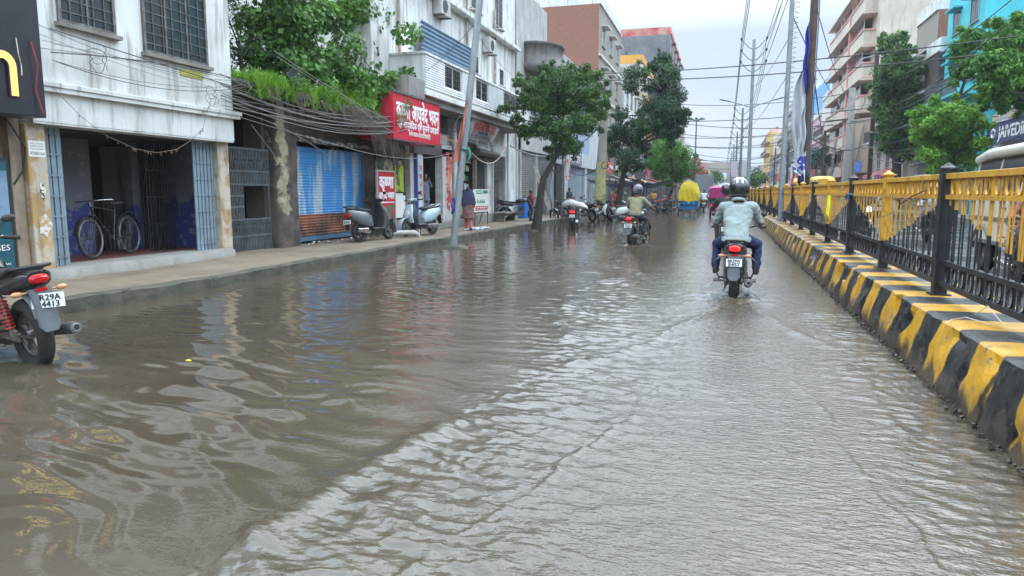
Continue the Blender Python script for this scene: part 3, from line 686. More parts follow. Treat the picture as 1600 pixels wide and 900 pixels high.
for k in range(3): a = k*2.1; g.beam((-10.52,8.75,1.98), (-10.52, 8.75+.13*cos(a), 1.98+.13*sin(a)), .08, .01)
tag(g.build('wall_fan', M_black), 'small dark fan hung on the porch wall above the bicycle', 'fan')
g = MB(); g.box(-8.965, -8.955, 10.55, 11.1, 3.38, 3.50); q = tag(g.build('name_board', mat('lime_sign', (.35,.42,.05), (.6,.5,.05), 4, rough=.5)), 'small yellow green name board under the upper window of the white house', 'sign')
nt_ = empty('paper_notice', (-9.095, 7.84, 2.0), 'printed white phone number notice pasted on the ochre pillar', 'notice')
g = MB(); g.box(-9.099, -9.095, 7.70, 7.955, 1.88, 2.10); g.build('paper', M_plate, nt_, True)
lettering('97080164', M_ink, (-9.093, 7.83, 1.925), YD, ZD, .22, .065, parent=nt_)
for i, s_ in enumerate(('FULL STOCK', 'HOME TUTOR', 'ALL CLASSES')): lettering(s_, M_ink, (-9.093, 7.83, 2.06-.035*i), YD, ZD, .2, .026, bold=0, parent=nt_)
for (y, z, w, h_, lb, mm) in ((7.86, 1.42, .08, .24, 'torn black, white and yellow bill on the ochre pillar', mat('torn_bill', (.65,.65,.6), (.04,.04,.035), 14, rough=.8, lo=.48, hi=.5)), (7.85, .94, .2, .3, 'shredded white paper scraps low on the ochre pillar', mat('torn_paper', (.62,.60,.56), (.45,.30,.13), 16, rough=.8, lo=.47, hi=.52))):
    g = MB(); pl = [(y+w*.5*cos(a)*(1+.25*sin(3*a+y*9)), z+h_*.5*sin(a)*(1+.2*cos(5*a))) for a in [2*pi*k/18 for k in range(18)]]
    g.prism(pl, 'x', -9.098, -9.094); tag(g.build('torn_bill', mm), lb, 'bill')
# garland of dry leaves
g = MB(); pts = []
ga, gb_ = (-8.86, 7.95, 2.72), (-8.86, 11.08, 2.52)
pts = [(-8.85, 7.92, 2.83), (-8.84, 8.35, 2.47), (-8.84, 8.75, 2.24), (-8.83, 9.3, 2.07), (-8.83, 9.75, 2.03), (-8.83, 10.2, 2.11), (-8.84, 10.5, 2.25), (-8.85, 10.9, 2.52), (-8.84, 11.0, 2.8), (-8.80, 11.1, 3.05)]
for a, b_ in zip(pts[:-1], pts[1:]): g.tube([a, b_], .004, 4)
gl = g.build('string', mat('jute', (.18,.14,.10), rough=.9))
gl_r = tag(gl, 'sagging string garland with shrivelled brown leaves across the porch opening', 'garland'); gl.name = 'leaf_garland'
g = MB()
for (a, b_, n) in ((2, 3, 6), (3, 4, 5), (4, 5, 6), (6, 7, 8), (8, 9, 3), (0, 1, 1)):
    for k in range(n):
        p = V(pts[a]).lerp(V(pts[b_]), R.random() if n < 8 else R.uniform(.7, 1)); l_ = .03+.05*R.random(); w = .012; tw = R.uniform(-.02, .02)
        g.add([p, p+V((tw, -w, -l_*.5)), p+V((-tw, 0, -l_)), p+V((tw, w, -l_*.5))], [(0,1,2,3)])
g.build('dry_leaves', mat('dry_leaf', (.20,.11,.05), (.10,.06,.03), 9, rough=.9), gl)

# ------------------------------------------------------------ overgrown derelict house
ru = empty('derelict_house', (-9.6, 15.3, .17), 'blackened derelict house with peeling pillar, blue shutter and weeds on its roof', 'house')
ruin = mat('rotten_plaster', (.075,.062,.052), (.035,.033,.028), 1.6, rough=.9, bump=.7, bscale=9, grime=(.22,.18,.12), gamt=.55, gstretch=(2,2,1.2))
brk = mat('mouldy_brown_wall', (.13,.095,.075), (.085,.07,.058), 1.2, rough=.9, bump=.5, bscale=8, grime=(.035,.03,.025), gamt=.8, gstretch=(1.5,1.5,.6))
g = MB(); g.box(-9.95, -9.5, 13.5, 14.6, .1, 3.45); g.box(-9.8, -9.42, 14.55, 18.2, 2.55, 3.45); g.box(-9.8, -9.45, 18.05, 18.6, .1, 3.45); g.box(-16, -9.95, 12.0, 18.6, 3.25, 3.5); g.box(-11, -10.8, 12, 18.6, .1, 3.3)
g.box(-10.4, -9.36, 11.95, 13.6, 3.1, 3.46); g.build('wall', brk, ru, True)
# crumbling pillar: grid with noise
g = MB()
def pil(u, v):
    a = 2*pi*u; q = 4; cx_, cy_ = -9.42, 14.03; ca, sa = cos(a), sin(a)
    x = .22*(abs(ca)**.4)*(1 if ca > 0 else -1); y = .43*(abs(sa)**.4)*(1 if sa > 0 else -1); z = .12+3.2*v
    n = .035*fbm(x*3+5, y*3, z*1.4, 5)+.05*(.5-v)*.6; return (cx_+x*(1+n*2), cy_+y*(1+n*2), z)
g.grid(pil, 40, 60)
pm = bpy.data.materials.new('peeling_pillar_plaster'); pm.use_nodes = True; nt = pm.node_tree; N = nt.nodes; K = nt.links.new; b = N['Principled BSDF']; b.inputs['Roughness'].default_value = .9
t = N.new('ShaderNodeTexCoord'); sp = N.new('ShaderNodeSeparateXYZ'); K(t.outputs['Object'], sp.inputs[0])
e_ = mth('ADD', mth('ABSOLUTE', mth('SUBTRACT', sp.outputs['Y'], mth('ADD', -1.38, mth('MULTIPLY', sp.outputs['Z'], -.045)))), mth('MULTIPLY', mth('SUBTRACT', noise(3.2, 9, rough=.65), .5), .9))
e_ = mth('ADD', e_, ramp(sp.outputs['Z'], .9, .4, 0, .35))
c = cmix(ramp(e_, .10, .16), cmix(ramp(noise(6, 8), .4, .62), (.40,.36,.24), (.24,.20,.12)), cmix(ramp(noise(2.5, 8), .4, .6), (.115,.085,.07), (.045,.04,.034)))
K(c, b.inputs['Base Color']); bu = N.new('ShaderNodeBump'); bu.inputs['Strength'].default_value = .8; bu.inputs['Distance'].default_value = .03; K(noise(9, 9), bu.inputs['Height']); K(bu.outputs[0], b.inputs['Normal'])
g.build('pillar', pm, ru, True)
g = MB(); g.box(-9.6, -8.75, 11.92, 18.75, 3.36, 3.52, bev=.03); g.build('roof_slab', ruin, ru, True)
# iron grille gate
gt = MB(); m_gt = mat('grey_iron_gate', (.10,.115,.12), (.055,.06,.06), 5, rough=.6, grime=(.12,.07,.04), gamt=.4); y0, y1 = 12.0, 13.5; x = -9.36
zs = [.17, .50, .84, 1.17, 1.50, 1.62, 1.95, 2.3]
for i in range(31):
    y = y0+(y1-y0)*i/30
    if 12.62 < y < 13.42: gt.box(x-.01, x+.01, y-.012, y+.012, .17, .85); gt.box(x-.01, x+.01, y-.012, y+.012, 1.52, 2.3)
    else: gt.box(x-.01, x+.01, y-.012, y+.012, .17, 2.3)
for z in (.17, .50, .84, 1.55, 1.82, 2.27): gt.box(x-.02, x+.022, y0, y1, z-.02, z+.02)
for z in (1.1, 1.32): gt.box(x-.02, x+.022, y0, 12.62, z-.02, z+.02)
for z0_, z1_, ya, yb in ((.52, .82, y0, y1), (1.84, 2.12, y0, y1), (1.12, 1.30, y0, 12.6), (.88, 1.08, y0, 12.6)):
    n = int((yb-ya)/.25)
    for i in range(n):
        c_ = ya+.125+i*.25; gt.beam((x+.03, c_-.09, z0_), (x+.03, c_+.02, z1_), .006, .02, up=(1,0,0)); gt.beam((x+.03, c_+.09, z0_+.1), (x+.03, c_-.05, z0_+.1), .006, .018, up=(1,0,0)); gt.ring((x+.03, c_, z1_-.08), (1,0,0), .05, .007, 10, 4)
gt.build('iron_gate', m_gt, ru, True)
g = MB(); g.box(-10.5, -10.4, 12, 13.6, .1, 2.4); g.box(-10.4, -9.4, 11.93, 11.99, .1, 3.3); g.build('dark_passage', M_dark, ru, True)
# shutter with blue paint over rust
sm = bpy.data.materials.new('blue_and_rust_shutter'); sm.use_nodes = True; nt = sm.node_tree; N = nt.nodes; K = nt.links.new; b = N['Principled BSDF']; b.inputs['Roughness'].default_value = .5
t = N.new('ShaderNodeTexCoord'); sp = N.new('ShaderNodeSeparateXYZ'); K(t.outputs['Object'], sp.inputs[0])
mpn = N.new('ShaderNodeMapping'); mpn.inputs['Scale'].default_value = (1, 1.5, .28); K(t.outputs['Object'], mpn.inputs['Vector'])
st2 = noise(1.9, 7, mpn.outputs[0]); c = cmix(ramp(st2, .50, .60), (.04,.23,.52), (.36,.44,.49)); c = cmix(ramp(noise(9, 9, rough=.75), .55, .68, 0, .75), c, (.20,.16,.13))
rust = cmix(ramp(noise(2.2, 6), .42, .58), (.26,.085,.035), (.06,.022,.015)); c = cmix(ramp(mth('ADD', sp.outputs['Z'], mth('MULTIPLY', noise(7, 4), .06)), .735, .72), c, rust)
c = cmix(ramp(sp.outputs['Z'], .20, .185), c, (.08,.14,.11)); K(c, b.inputs['Base Color'])
roller(ru, -9.52, 14.66, 17.95, .34, 2.46, sm, .068)
g = MB(); g.box(-9.56, -9.44, 14.58, 14.66, .17, 2.50); g.box(-9.56, -9.44, 17.95, 18.0, .17, 2.5); g.box(-9.56, -9.45, 14.66, 17.95, .24, .34); g.build('shutter_frame', mat('blue_frame', (.04,.16,.32), (.10,.12,.13), 4, rough=.6), ru, True)
g = MB(); g.box(-9.75, -9.35, 14.7, 18.0, 2.56, 2.62); g.tube([(-9.3,14.9,2.66),(-9.28,16,2.60),(-9.3,17.9,2.62)], .045, 8)
for i in range(7): y = 15+i*.45; g.box(-9.42, -9.22+.05*R.random(), y, y+.25, 2.53+.04*R.random(), 2.60)
g.build('broken_lintel', mat('splintered_plaster', (.33,.31,.28), (.07,.06,.055), 5, rough=.9, lo=.45, hi=.55), ru, True)
g = MB(); g.ell((-9.36, 14.62, 1.35), (.03,.03,.03), 10, 6); g.build('lamp_bulb', M_plate, ru, True)
# weeds on the roof: grass stuff + roots + creeper
def blades(name, spots, hmin, hmax, m, bend=.5, w=.012, parent=None, seed=1):
    r = np.random.default_rng(seed); n = len(spots); h_ = r.uniform(hmin, hmax, n); a = r.uniform(0, 2*pi, n); lean = r.uniform(.1, bend, n)*h_
    d = np.stack([np.cos(a), np.sin(a), np.zeros(n)], -1); s_ = np.stack([-np.sin(a), np.cos(a), np.zeros(n)], -1)*w*r.uniform(.6, 1.4, n)[:, None]; z = np.array([0, 0, 1.])
    p0 = spots; p1 = spots+z*(h_*.6)[:, None]+d*(lean*.35)[:, None]; p2 = spots+z*(h_*.85)[:, None]+d*lean[:, None]
    vs = np.stack([p0-s_, p0+s_, p1-s_*.8, p1+s_*.8, p2], 1).reshape(-1, 3); i = np.arange(n)[:, None]*5
    f = np.concatenate([i+np.array([0,1,3]), i+np.array([0,3,2]), i+np.array([2,3,4])])
    return mesh_np(name, vs, f, m, parent)
gr_m = leafmat('roof_grass', (.09,.19,.02), (.16,.33,.03), (.27,.47,.06), .35)
n = 26000; ya = NR.uniform(12.0, 18.9, n); xa = NR.uniform(-10.2, -8.55, n); za = 3.50+.04*np.sin(ya*3)-np.where(xa > -8.75, .30*NR.random(n), 0)
keepg = (np.sin(ya*5.3)*np.cos(xa*6+ya*2)+.6*np.sin(ya*13+xa*9)+.5*np.sin(ya*1.7)) > -.35; ya = ya[keepg]; xa = xa[keepg]; za = za[keepg]
zz = np.where(ya > 16.8, -.22*(ya-16.8), 0)*(xa > -9.0)
gs = blades('roof_grass', np.stack([xa, ya, za+zz], -1), .06, .36, gr_m, 1.6, .008, seed=5); tag(gs, 'bright green grass growing thick on the roof edge of the derelict house', 'grass', kind='stuff')
root_m = mat('dry_root', (.27,.22,.18), (.15,.12,.095), 7, rough=.95)
g = MB()
def hang(y, x, z, L_, g, r=.006):
    p = V((x, y, z)); pts = [p.copy()]
    for k in range(6): p = p+V((R.gauss(.012, .02), R.gauss(.03, .03), -L_/6)); pts.append(p.copy())
    g.tube(pts, [r, r, r*.8, r*.7, r*.6, r*.4, r*.2], 4, caps=False)
for i in range(620): y = R.uniform(15.4, 18.9) if i > 60 else R.uniform(12.3, 15.4); L_ = R.uniform(.2, .5)+(.85 if y > 16.8 else .2)*R.random(); hang(y, R.uniform(-8.8, -8.42), 3.42-.15*max(0, y-16.8), L_, g, .004+.005*R.random())
tag(g.build('hanging_roots', root_m, fixn=False), 'tangle of dry brown roots hanging off the weedy roof edge', 'roots', kind='stuff')
def leaf_cloud(centers, radii, n, size, seed, droop=.3, heart=False, shell=.45, flat=.25):
    """n leaf quads spread through clumps; returns verts, quad faces"""
    r = np.random.default_rng(seed); C_ = np.array(centers, float); Rr = np.array(radii, float)
    if Rr.ndim == 1: Rr = np.stack([Rr, Rr, Rr*.8], -1)
    w = (Rr.prod(1))**(2/3); k = r.choice(len(C_), n, p=w/w.sum())
    d = r.normal(size=(n, 3)); d /= np.linalg.norm(d, axis=1)[:, None]; rad = shell+(1-shell)*r.random(n)**.6
    rad *= 1+.18*np.sin(d[:, 0]*5+k)*np.cos(d[:, 2]*6+k*2)
    P_ = C_[k]+d*Rr[k]*rad[:, None]
    nrm = d*.7+r.normal(size=(n, 3))*.55+np.array([0, 0, flat]); nrm /= np.linalg.norm(nrm, axis=1)[:, None]
    a = r.normal(size=(n, 3)); a -= (a*nrm).sum(1)[:, None]*nrm; a[:, 2] -= droop; a -= (a*nrm).sum(1)[:, None]*nrm; a /= np.linalg.norm(a, axis=1)[:, None]
    b_ = np.cross(nrm, a); s_ = size*r.uniform(.6, 1.3, n)[:, None]; wd = .9 if heart else .42
    p0 = P_-a*s_*.5; p1 = P_+b_*s_*wd*.5-a*s_*(.12 if heart else 0)+nrm*s_*.08; p2 = P_+a*s_*.55; p3 = P_-b_*s_*wd*.5-a*s_*(.12 if heart else 0)+nrm*s_*.08
    vs = np.stack([p0, p1, p2, p3], 1).reshape(-1, 3); f = np.arange(n*4).reshape(-1, 4); return vs, f
wd = empty('roof_weeds', (-9.2, 15.2, 3.5), 'mixed leafy weeds tumbling over the roof edge of the derelict house', 'weeds')
cc = []; rr = []
for i in range(70):
    y = R.uniform(12.1, 18.8); cc.append((R.uniform(-9.6, -8.55), y, 3.5+R.uniform(-.12, .28)-.22*max(0, y-16.8))); rr.append(R.uniform(.10, .24))
vs, fs = leaf_cloud(cc, rr, 6500, .055, 20, .5); mesh_np('foliage', vs-np.array(wd.location), fs, leafmat('weed_leaf', (.04,.09,.02), (.09,.20,.03), (.22,.38,.06), .3), wd)
g = MB()
for i in range(30): y = R.uniform(12.2, 18.6); g.tube([(-9.0, y, 3.4), (-8.75, y+R.gauss(0,.1), 3.6-.2*max(0, y-16.8)), (-8.6, y+R.gauss(0,.15), 3.4-.25*max(0, y-16.8))], .006, 4)
g.build('stem', mat('vine_stem', (.09,.07,.05), rough=.9), wd, True)
cr_m = leafmat('creeper_leaf', (.03,.07,.015), (.07,.16,.03), (.16,.34,.05), .3)
cp = empty('creeper', (-9.6, 17.6, 3.5), 'creeper with broad heart shaped leaves massed above the derelict roof', 'creeper')
cc = []; rr = []
for i in range(46): y = R.uniform(14.4, 19.8); cc.append((R.uniform(-10.6, -9.2)+.5*(y > 18.4), y, R.uniform(4.3, 6.6)-.25*(y-17)*(y > 17)*0)); rr.append(R.uniform(.3, .62))
for (y, z) in ((18.9, 4.0), (19.3, 4.3), (19.6, 4.7), (18.3, 4.05), (17.6, 4.1), (16.6, 4.2)): cc.append((-8.9, y, z)); rr.append(.34)
for i in range(12): cc.append((R.uniform(-8.85, -8.5), R.uniform(16.8, 18.9), R.uniform(3.35, 4.0))); rr.append(R.uniform(.15, .26))
for i in range(26): cc.append((R.uniform(-9.8, -8.8), R.uniform(14.6, 19.4), R.uniform(3.85, 4.6))); rr.append(R.uniform(.22, .36))
vs, fs = leaf_cloud(cc, rr, 14500, .13, 21, .9, True); mesh_np('foliage', vs-np.array(cp.location), fs, cr_m, cp)
g = MB()
for i in range(16): y = R.uniform(15, 19.5); g.tube([(-9.6, y, 3.5), (-9.5+R.gauss(0,.2), y+R.gauss(0,.2), 4.3), (-9.7, y+R.gauss(0,.4), 5.2)], [.03,.02,.008], 5)
g.build('stem', mat('vine_stem', (.09,.07,.05), rough=.9), cp, True)
bs = empty('roof_shrub', (-10.4, 13.3, 3.5), 'dark bushy shrub growing behind the grass on the derelict roof', 'shrub')
cc = []; rr = []
for i in range(40): cc.append((R.uniform(-11.6, -9.9), R.uniform(12.1, 15.5), R.uniform(3.75, 6.4))); rr.append(R.uniform(.3, .6))
vs, fs = leaf_cloud(cc, rr, 9000, .085, 22, .4); mesh_np('foliage', vs-np.array(bs.location), fs, leafmat('dark_leaf', (.012,.03,.01), (.03,.07,.02), (.07,.14,.035), .2), bs)
g = MB()
for i in range(12): y = R.uniform(12.4, 15.2); g.tube([(-10.5, y, 3.5), (-10.5+R.gauss(0,.2), y+R.gauss(0,.2), 4.5), (-10.7, y+R.gauss(0,.3), 5.6)], [.04,.025,.01], 5)
g.build('stem', MATS['vine_stem'], bs, True)
iv = empty('trailing_ivy', (-8.9, 18.4, 3.2), 'small leaved ivy spilling over the corner of the red shop sign', 'ivy')
cc = [(-8.7, 18.0+.0*i, 3.9-.2*i) for i in range(3)]+[(-8.45, 18.1, 3.6), (-8.35, 17.75, 3.35), (-8.5, 17.6, 3.0), (-8.6, 17.3, 3.15), (-8.3, 18.35, 3.75), (-8.4, 18.0, 3.1), (-8.75, 16.9, 3.35)]; rr = [.28, .3, .26, .3, .26, .2, .24, .2, .16, .2]
vs, fs = leaf_cloud(cc, rr, 3600, .055, 23, .5); mesh_np('foliage', vs-np.array(iv.location), fs, leafmat('ivy_leaf', (.03,.07,.02), (.07,.15,.035), (.15,.25,.06), .25), iv)
g = MB(); g.tube([(-8.9,18.4,3.5),(-8.6,18.0,3.4),(-8.5,17.7,3.1)], .01, 5); g.build('stem', MATS['vine_stem'], iv, True)
g = MB(); g.prism([(13.35, 3.80), (13.72, 4.05), (13.98, 3.80), (13.66, 3.52)], 'x', -8.75, -8.72); tag(g.build('signboard', mat('dark_navy_board', (.012,.016,.025), rough=.4)), 'small dark diamond shaped board tilted in the roof weeds', 'board')

# ------------------------------------------------------------ pharmacy building with boarded balcony
ph = empty('balcony_building', (-9.35, 25.5, .17), 'white building with boarded balcony over ayurvedic shops and a grilled door', 'building')
g = MB(); g.box(-16, -9.5, 18.7, 33.2, 3.4, 12.5); g.box(-16, -11.6, 18.7, 33.2, .1, 3.4); g.box(-11.6, -9.36, 28.6, 29.25, .1, 3.4); g.box(-11.6, -9.36, 31.2, 33.2, .1, 3.4); g.box(-9.6, -9.36, 29.25, 31.2, 2.95, 3.4)
g.box(-9.6, -9.38, 20.8, 28.6, 3.05, 3.4)
g.build('wall', M_white, ph, True)
clap = MB(); y0, y1, z0, z1 = 19.9, 31.6, 4.45, 5.36; n = 13
ops = ((21.45, 23.0), (24.4, 25.85), (27.75, 30.0))
segs = []; a = y0
for o0, o1 in ops: segs.append((a, o0)); a = o1
segs.append((a, y1))
for i in range(n):
    za, zb = z0-.0+(z1-z0)*i/n, z0+(z1-z0)*(i+1)/n
    for (a, b_) in (segs if za > z0+.14 else [(y0, y1)]): clap.add([(-8.38,a,za),(-8.38,b_,za),(-8.41,b_,zb+.004),(-8.41,a,zb+.004),(-8.45,a,za),(-8.45,b_,za),(-8.45,b_,zb),(-8.45,a,zb)], [(0,1,2,3),(4,7,6,5),(0,4,5,1),(0,3,7,4),(1,5,6,2)])
    clap.add([(-8.41,y0-.01,zb),(-8.38,y0-.01,za),(-9.5,y0-.01,za),(-9.5,y0-.01,zb)], [(0,1,2,3)])
clap.build('balcony_boards', mat('white_boards', (.74,.75,.75), (.62,.63,.62), 2, rough=.5, grime=(.25,.22,.18), gamt=.4), ph, True)
g = MB(); g.box(-9.5, -8.36, 19.85, 31.7, 5.36, 5.44, bev=.01); g.box(-9.5, -8.34, 19.8, 31.75, 4.20, 4.34, bev=.01); g.box(-9.5, -8.42, 19.85, 31.7, 4.34, 4.452); g.build('balcony_beam', M_white, ph, True)
g = MB(); g.box(-9.5, -8.5, 19.9, 31.6, 4.0, 4.2); g.box(-9.5, -8.39, 18.7, 19.85, 3.95, 4.6, bev=.01); g.build('balcony_soffit', mat('grey_soffit', (.30,.29,.27), (.2,.19,.175), 1.5, rough=.9, grime=(.1,.09,.08)), ph, True)
for i, (a, b_) in enumerate(ops):
    w = window(ph, -8.46, a, b_, 4.62, 5.35, mat('window_trim', (.6,.6,.58), rough=.6), mull=2 if i else 2, bars=True, sill=False)
for y in (30.65, 27.2): window(ph, -9.5, y, y+.7, 6.0, 6.75, M_white, mull=1, bars=True)
for y in (21, 24, 27, 30): window(ph, -9.5, y, y+1.2, 8.4, 9.8, M_white, mull=2)
g = MB(); g.grid(lambda u, v: (-9.2+.02*sin(v*60), 21.5+4.8*u, 5.44+1.3*v), 1, 60); g.build('blue_blind', mat('blue_corrugated_sheet', (.10,.18,.26), (.07,.12,.18), 2, rough=.6), ph, True, fixn=False)
for y in (29.1, 31.35, 32.9):
    g = MB(); g.tube([(-9.29, y, .3), (-9.29, y, 4.0 if y < 31.5 else 9)], .045, 8); g.build('drain_pipe', mat('white_pipe', (.62,.62,.6), (.5,.5,.47), 3, rough=.5), ph, True)
def ac_unit(par, x, y, z):
    g = MB(); g.use(mat('ac_casing', (.50,.50,.48), (.38,.37,.35), 3, rough=.6)).box(x, x+.32, y, y+.85, z, z+.58, bev=.02); g.use(M_black).ring((x+.325, y+.34, z+.29), (1,0,0), .2, .012, 20, 5); g.cyl((x+.321, y+.34, z+.29), (x+.326, y+.34, z+.29), .19, n=20)
    g.use(M_steel).box(x, x+.4, y+.1, y+.14, z-.05, z); g.box(x, x+.4, y+.7, y+.74, z-.05, z); return g.build('air_conditioner', None, par, True)
ac_unit(ph, -9.49, 23.2, 7.3); ac_unit(ph, -9.49, 28.4, 7.0); ac_unit(ph, -9.49, 25.5, 10.2)
for y_, z_ in ((20.4, 12), (26.4, 12), (29.9, 9)):
    g = MB(); g.tube([(-9.42, y_, 5.5), (-9.42, y_, z_)], .05, 8); g.tube([(-9.42, y_, 8.2), (-9.42, y_+.9, 8.4)], .035, 6); g.build('soil_pipe', mat('rusty_white_pipe', (.45,.43,.40), (.25,.17,.12), 4, rough=.6), ph, True)
g = MB(); g.box(-9.5, -9.2, 18.7, 33.2, 7.85, 8.0, bev=.01); g.build('floor_band', M_white, ph, True)
# grilled door
g = MB(); g.box(-9.5, -9.42, 29.3, 31.1, .35, 2.92); g.build('door', mat('grey_door', (.17,.165,.16), (.10,.095,.09), 3, rough=.7), ph, True)
barred(ph, -9.38, 29.3, 31.1, 1.95, 2.9, M_steel, 8, 5, 'door_grille'); barred(ph, -9.385, 29.3, 30.2, .4, 1.93, M_steel, 7, 2, 'door_grille')
g = MB(); g.box(-9.36, -9.26, 29.15, 31.3, .17, .40); g.box(-9.9, -8.95, 21.9, 24.9, .17, .42, bev=.03); g.box(-9.9, -9.0, 20.5, 21.9, .17, .52, bev=.03); g.box(-9.8, -9.05, 25, 28.9, .17, .55, bev=.03); g.box(-9.8, -9.2, 18.6, 20.5, .17, .55, bev=.02); g.build('plinth', step_m, ph, True)
# shop 1 : window display and arrow panel, doorway, pillars
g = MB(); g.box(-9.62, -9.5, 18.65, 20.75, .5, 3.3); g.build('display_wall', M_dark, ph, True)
disp = mat('shelf_goods', (.55,.5,.12), (.06,.07,.06), 7, rough=.5, lo=.47, hi=.53, detail=2)
g = MB(); g.box(-9.5, -9.47, 18.75, 20.55, 1.38, 2.35); g.build('display_glass', mat('display_print', (.10,.12,.10), (.42,.42,.30), 3.2, rough=.15, lo=.5, hi=.62, detail=3), ph, True)
g = MB()
for k in range(8): g.box(-9.46, -9.43, 18.7, 20.6, 1.38+.09*k, 1.40+.09*k)
g.build('louvre', M_black, ph, True)
g = MB(); g.box(-9.46, -9.42, 19.9, 20.5, 1.40, 2.2); g.build('display_poster', mat('lime_print', (.40,.48,.06), (.10,.12,.05), 4, rough=.4, lo=.5, hi=.55), ph, True)
g = MB(); g.use(M_plate).box(-9.5, -9.44, 18.75, 20.62, .62, 1.36); g.use(M_ink).prism([(18.8, .66), (18.8, 1.30), (19.95, .98)], 'x', -9.439, -9.435); g.build('arrow_panel', None, ph, True)
wp = mat('weathered_white_pillar', (.58,.58,.57), (.42,.40,.38), 3, rough=.7, grime=(.15,.12,.10), gamt=.5)
g = MB(); g.box(-9.5, -9.3, 20.72, 21.0, .42, 3.1); g.build('pillar', wp, ph, True)
g = MB(); g.use(wp).box(-9.42, -9.2, 21.05, 21.5, .42, 3.1); g.use(mat('blue_stripe', (.04,.10,.34), rough=.6)).box(-9.43, -9.19, 21.0, 21.08, .42, 3.1); p1_ = g.build('pillar', None, ph, True)
for i, ch in enumerate('एवंदवा'): pass
def vtext(chars, m, x, yc, ztop, step, h_, par, bold=.03):
    mb = MB(); mb.use(m)
    for i, ch in enumerate(chars): lettering(ch, m, (x, yc, ztop-step*i), YD, ZD, None, h_, bold, mb=mb)
    return mb.build('lettering', None, par, True, fixn=False)
q = vtext(['भ', 'वा', 'न', 'दा'], M_redink, -9.195, 21.29, 2.15, .26, .24, ph); q.parent = p1_
g = MB(); g.box(-9.42, -9.15, 23.05, 23.95, .42, 3.0); p2_ = g.build('pillar', wp, ph, True)
q = vtext(['ह', 'म', 'द', 'र्द'.replace('र्', '')+'^', ], M_redink, -9.145, 23.55, 2.55, .52, .62, ph, .05); q.parent = p2_
for y, m_ in ((24.35, 'white_pipe'), (26.7, None)):
    g = MB(); (g.tube([(-9.2, y, .4), (-9.2, y, 3.9)], .10, 10) if m_ else g.box(-9.35, -9.22, y, y+.14, .4, 3.2)); g.build('column', MATS[m_] if m_ else mat('old_timber', (.30,.22,.16), (.2,.14,.1), 5, rough=.8), ph, True)
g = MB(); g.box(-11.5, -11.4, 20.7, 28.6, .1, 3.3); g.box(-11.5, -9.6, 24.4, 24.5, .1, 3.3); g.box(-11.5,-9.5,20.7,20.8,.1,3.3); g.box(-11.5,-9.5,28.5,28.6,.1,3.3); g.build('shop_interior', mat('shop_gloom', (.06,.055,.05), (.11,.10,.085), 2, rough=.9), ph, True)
def shelf_stock(y0, y1, x, zs, par, seed):
    r = random.Random(seed); cols = [mat('stock_%s' % n, c_, rough=.5) for n, c_ in (('white', (.6,.6,.56)), ('red', (.4,.04,.04)), ('blue', (.06,.12,.35)), ('yellow', (.5,.4,.06)), ('green', (.06,.22,.08)), ('pink', (.5,.2,.25)))]
    g = MB()
    for z in zs:
        y = y0
        while y < y1: w = r.uniform(.06, .16); g.use(r.choice(cols)); g.box(x, x+.12, y, y+w*.9, z, z+r.uniform(.12, .24)); y += w
        g.use(M_steel).box(x-.02, x+.14, y0, y1, z-.02, z)
    return g.build('shelf_stock', None, par, True)
shelf_stock(22.3, 23.0, -9.75, (.45, .75, 1.05, 1.35), ph, 1); shelf_stock(24.6, 26.6, -9.62, (1.15, 1.5, 1.85, 2.2), ph, 2)
g = MB(); g.box(-9.5, -9.3, 24.5, 26.65, .45, 1.1); g.build('counter', mat('pink_counter', (.45,.25,.22), (.55,.5,.45), 3, rough=.6), ph, True)
g = MB(); g.box(-9.5, -9.4, 24.5, 26.7, 2.5, 3.05); g.build('valance', mat('cream_panel', (.5,.45,.32), (.42,.38,.28), 2, rough=.7), ph, True)
g = MB()
for i in range(2): g.tube([(-9.3+.05*i, 20.7+5*i, 2.72), (-9.25+.05*i, 24.2+5*i, 2.68)], .05, 8)
g.box(-9.5, -9.15, 20.7, 24.3, 2.60, 2.85); g.loft([((-9.2, 26.5, 2.95), (.25,0,0), (0,0,.14)), ((-9.2, 29.2, 2.9), (.25,0,0), (0,0,.14))], 10, 2.5); g.build('shutter_box', mat('dark_shutter_box', (.06,.058,.055), (.11,.10,.09), 4, rough=.6), ph, True)
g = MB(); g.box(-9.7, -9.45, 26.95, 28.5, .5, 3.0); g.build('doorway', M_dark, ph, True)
g = MB(); g.box(-9.5, -9.33, 18.7, 24, 3.4, 4.0); g.build('dark_fascia', mat('dark_grey_wall', (.06,.058,.055), (.10,.095,.09), 3, rough=.9), ph, True)  # near-black grey strip on the wall just below the balcony soffit

# ------------------------------------------------------------ red shop sign box
M_redsign = mat('red_flex_sign', (.62,.022,.055), (.55,.02,.045), 1.2, rough=.38, grime=(.30,.02,.03), gamt=.3)
rs = empty('shop_sign', (-8.3, 19.1, 2.78), 'large red Hindi shop sign box with white lettering, half hidden by ivy', 'shop sign')
g = MB(); g.box(-9.3, -8.3, 17.5, 20.75, 2.80, 3.98); g.build('sign_face', M_redsign, rs, True)
g = MB(); g.box(-8.32, -8.27, 17.48, 20.78, 3.98, 4.04); g.box(-8.32, -8.28, 17.48, 20.78, 2.76, 2.798); g.build('sign_frame', M_steel, rs, True)
lettering('कृष~णा आयुवे^द भवन', M_wink, (-8.293, 19.15, 3.56), YD, ZD, 2.95, .62, .035, parent=rs)
lettering('यहाँ आयुर्वेदिक एवं यूनानी दवाइयाँ'.replace('र्', ''), M_wink, (-8.293, 19.15, 3.20), YD, ZD, 2.9, .25, .03, parent=rs)
lettering('सभी प्रकार की दवा मिलती है'.replace('्र', 'र'), M_wink, (-8.293, 19.2, 2.98), YD, ZD, 1.5, .17, .03, parent=rs)
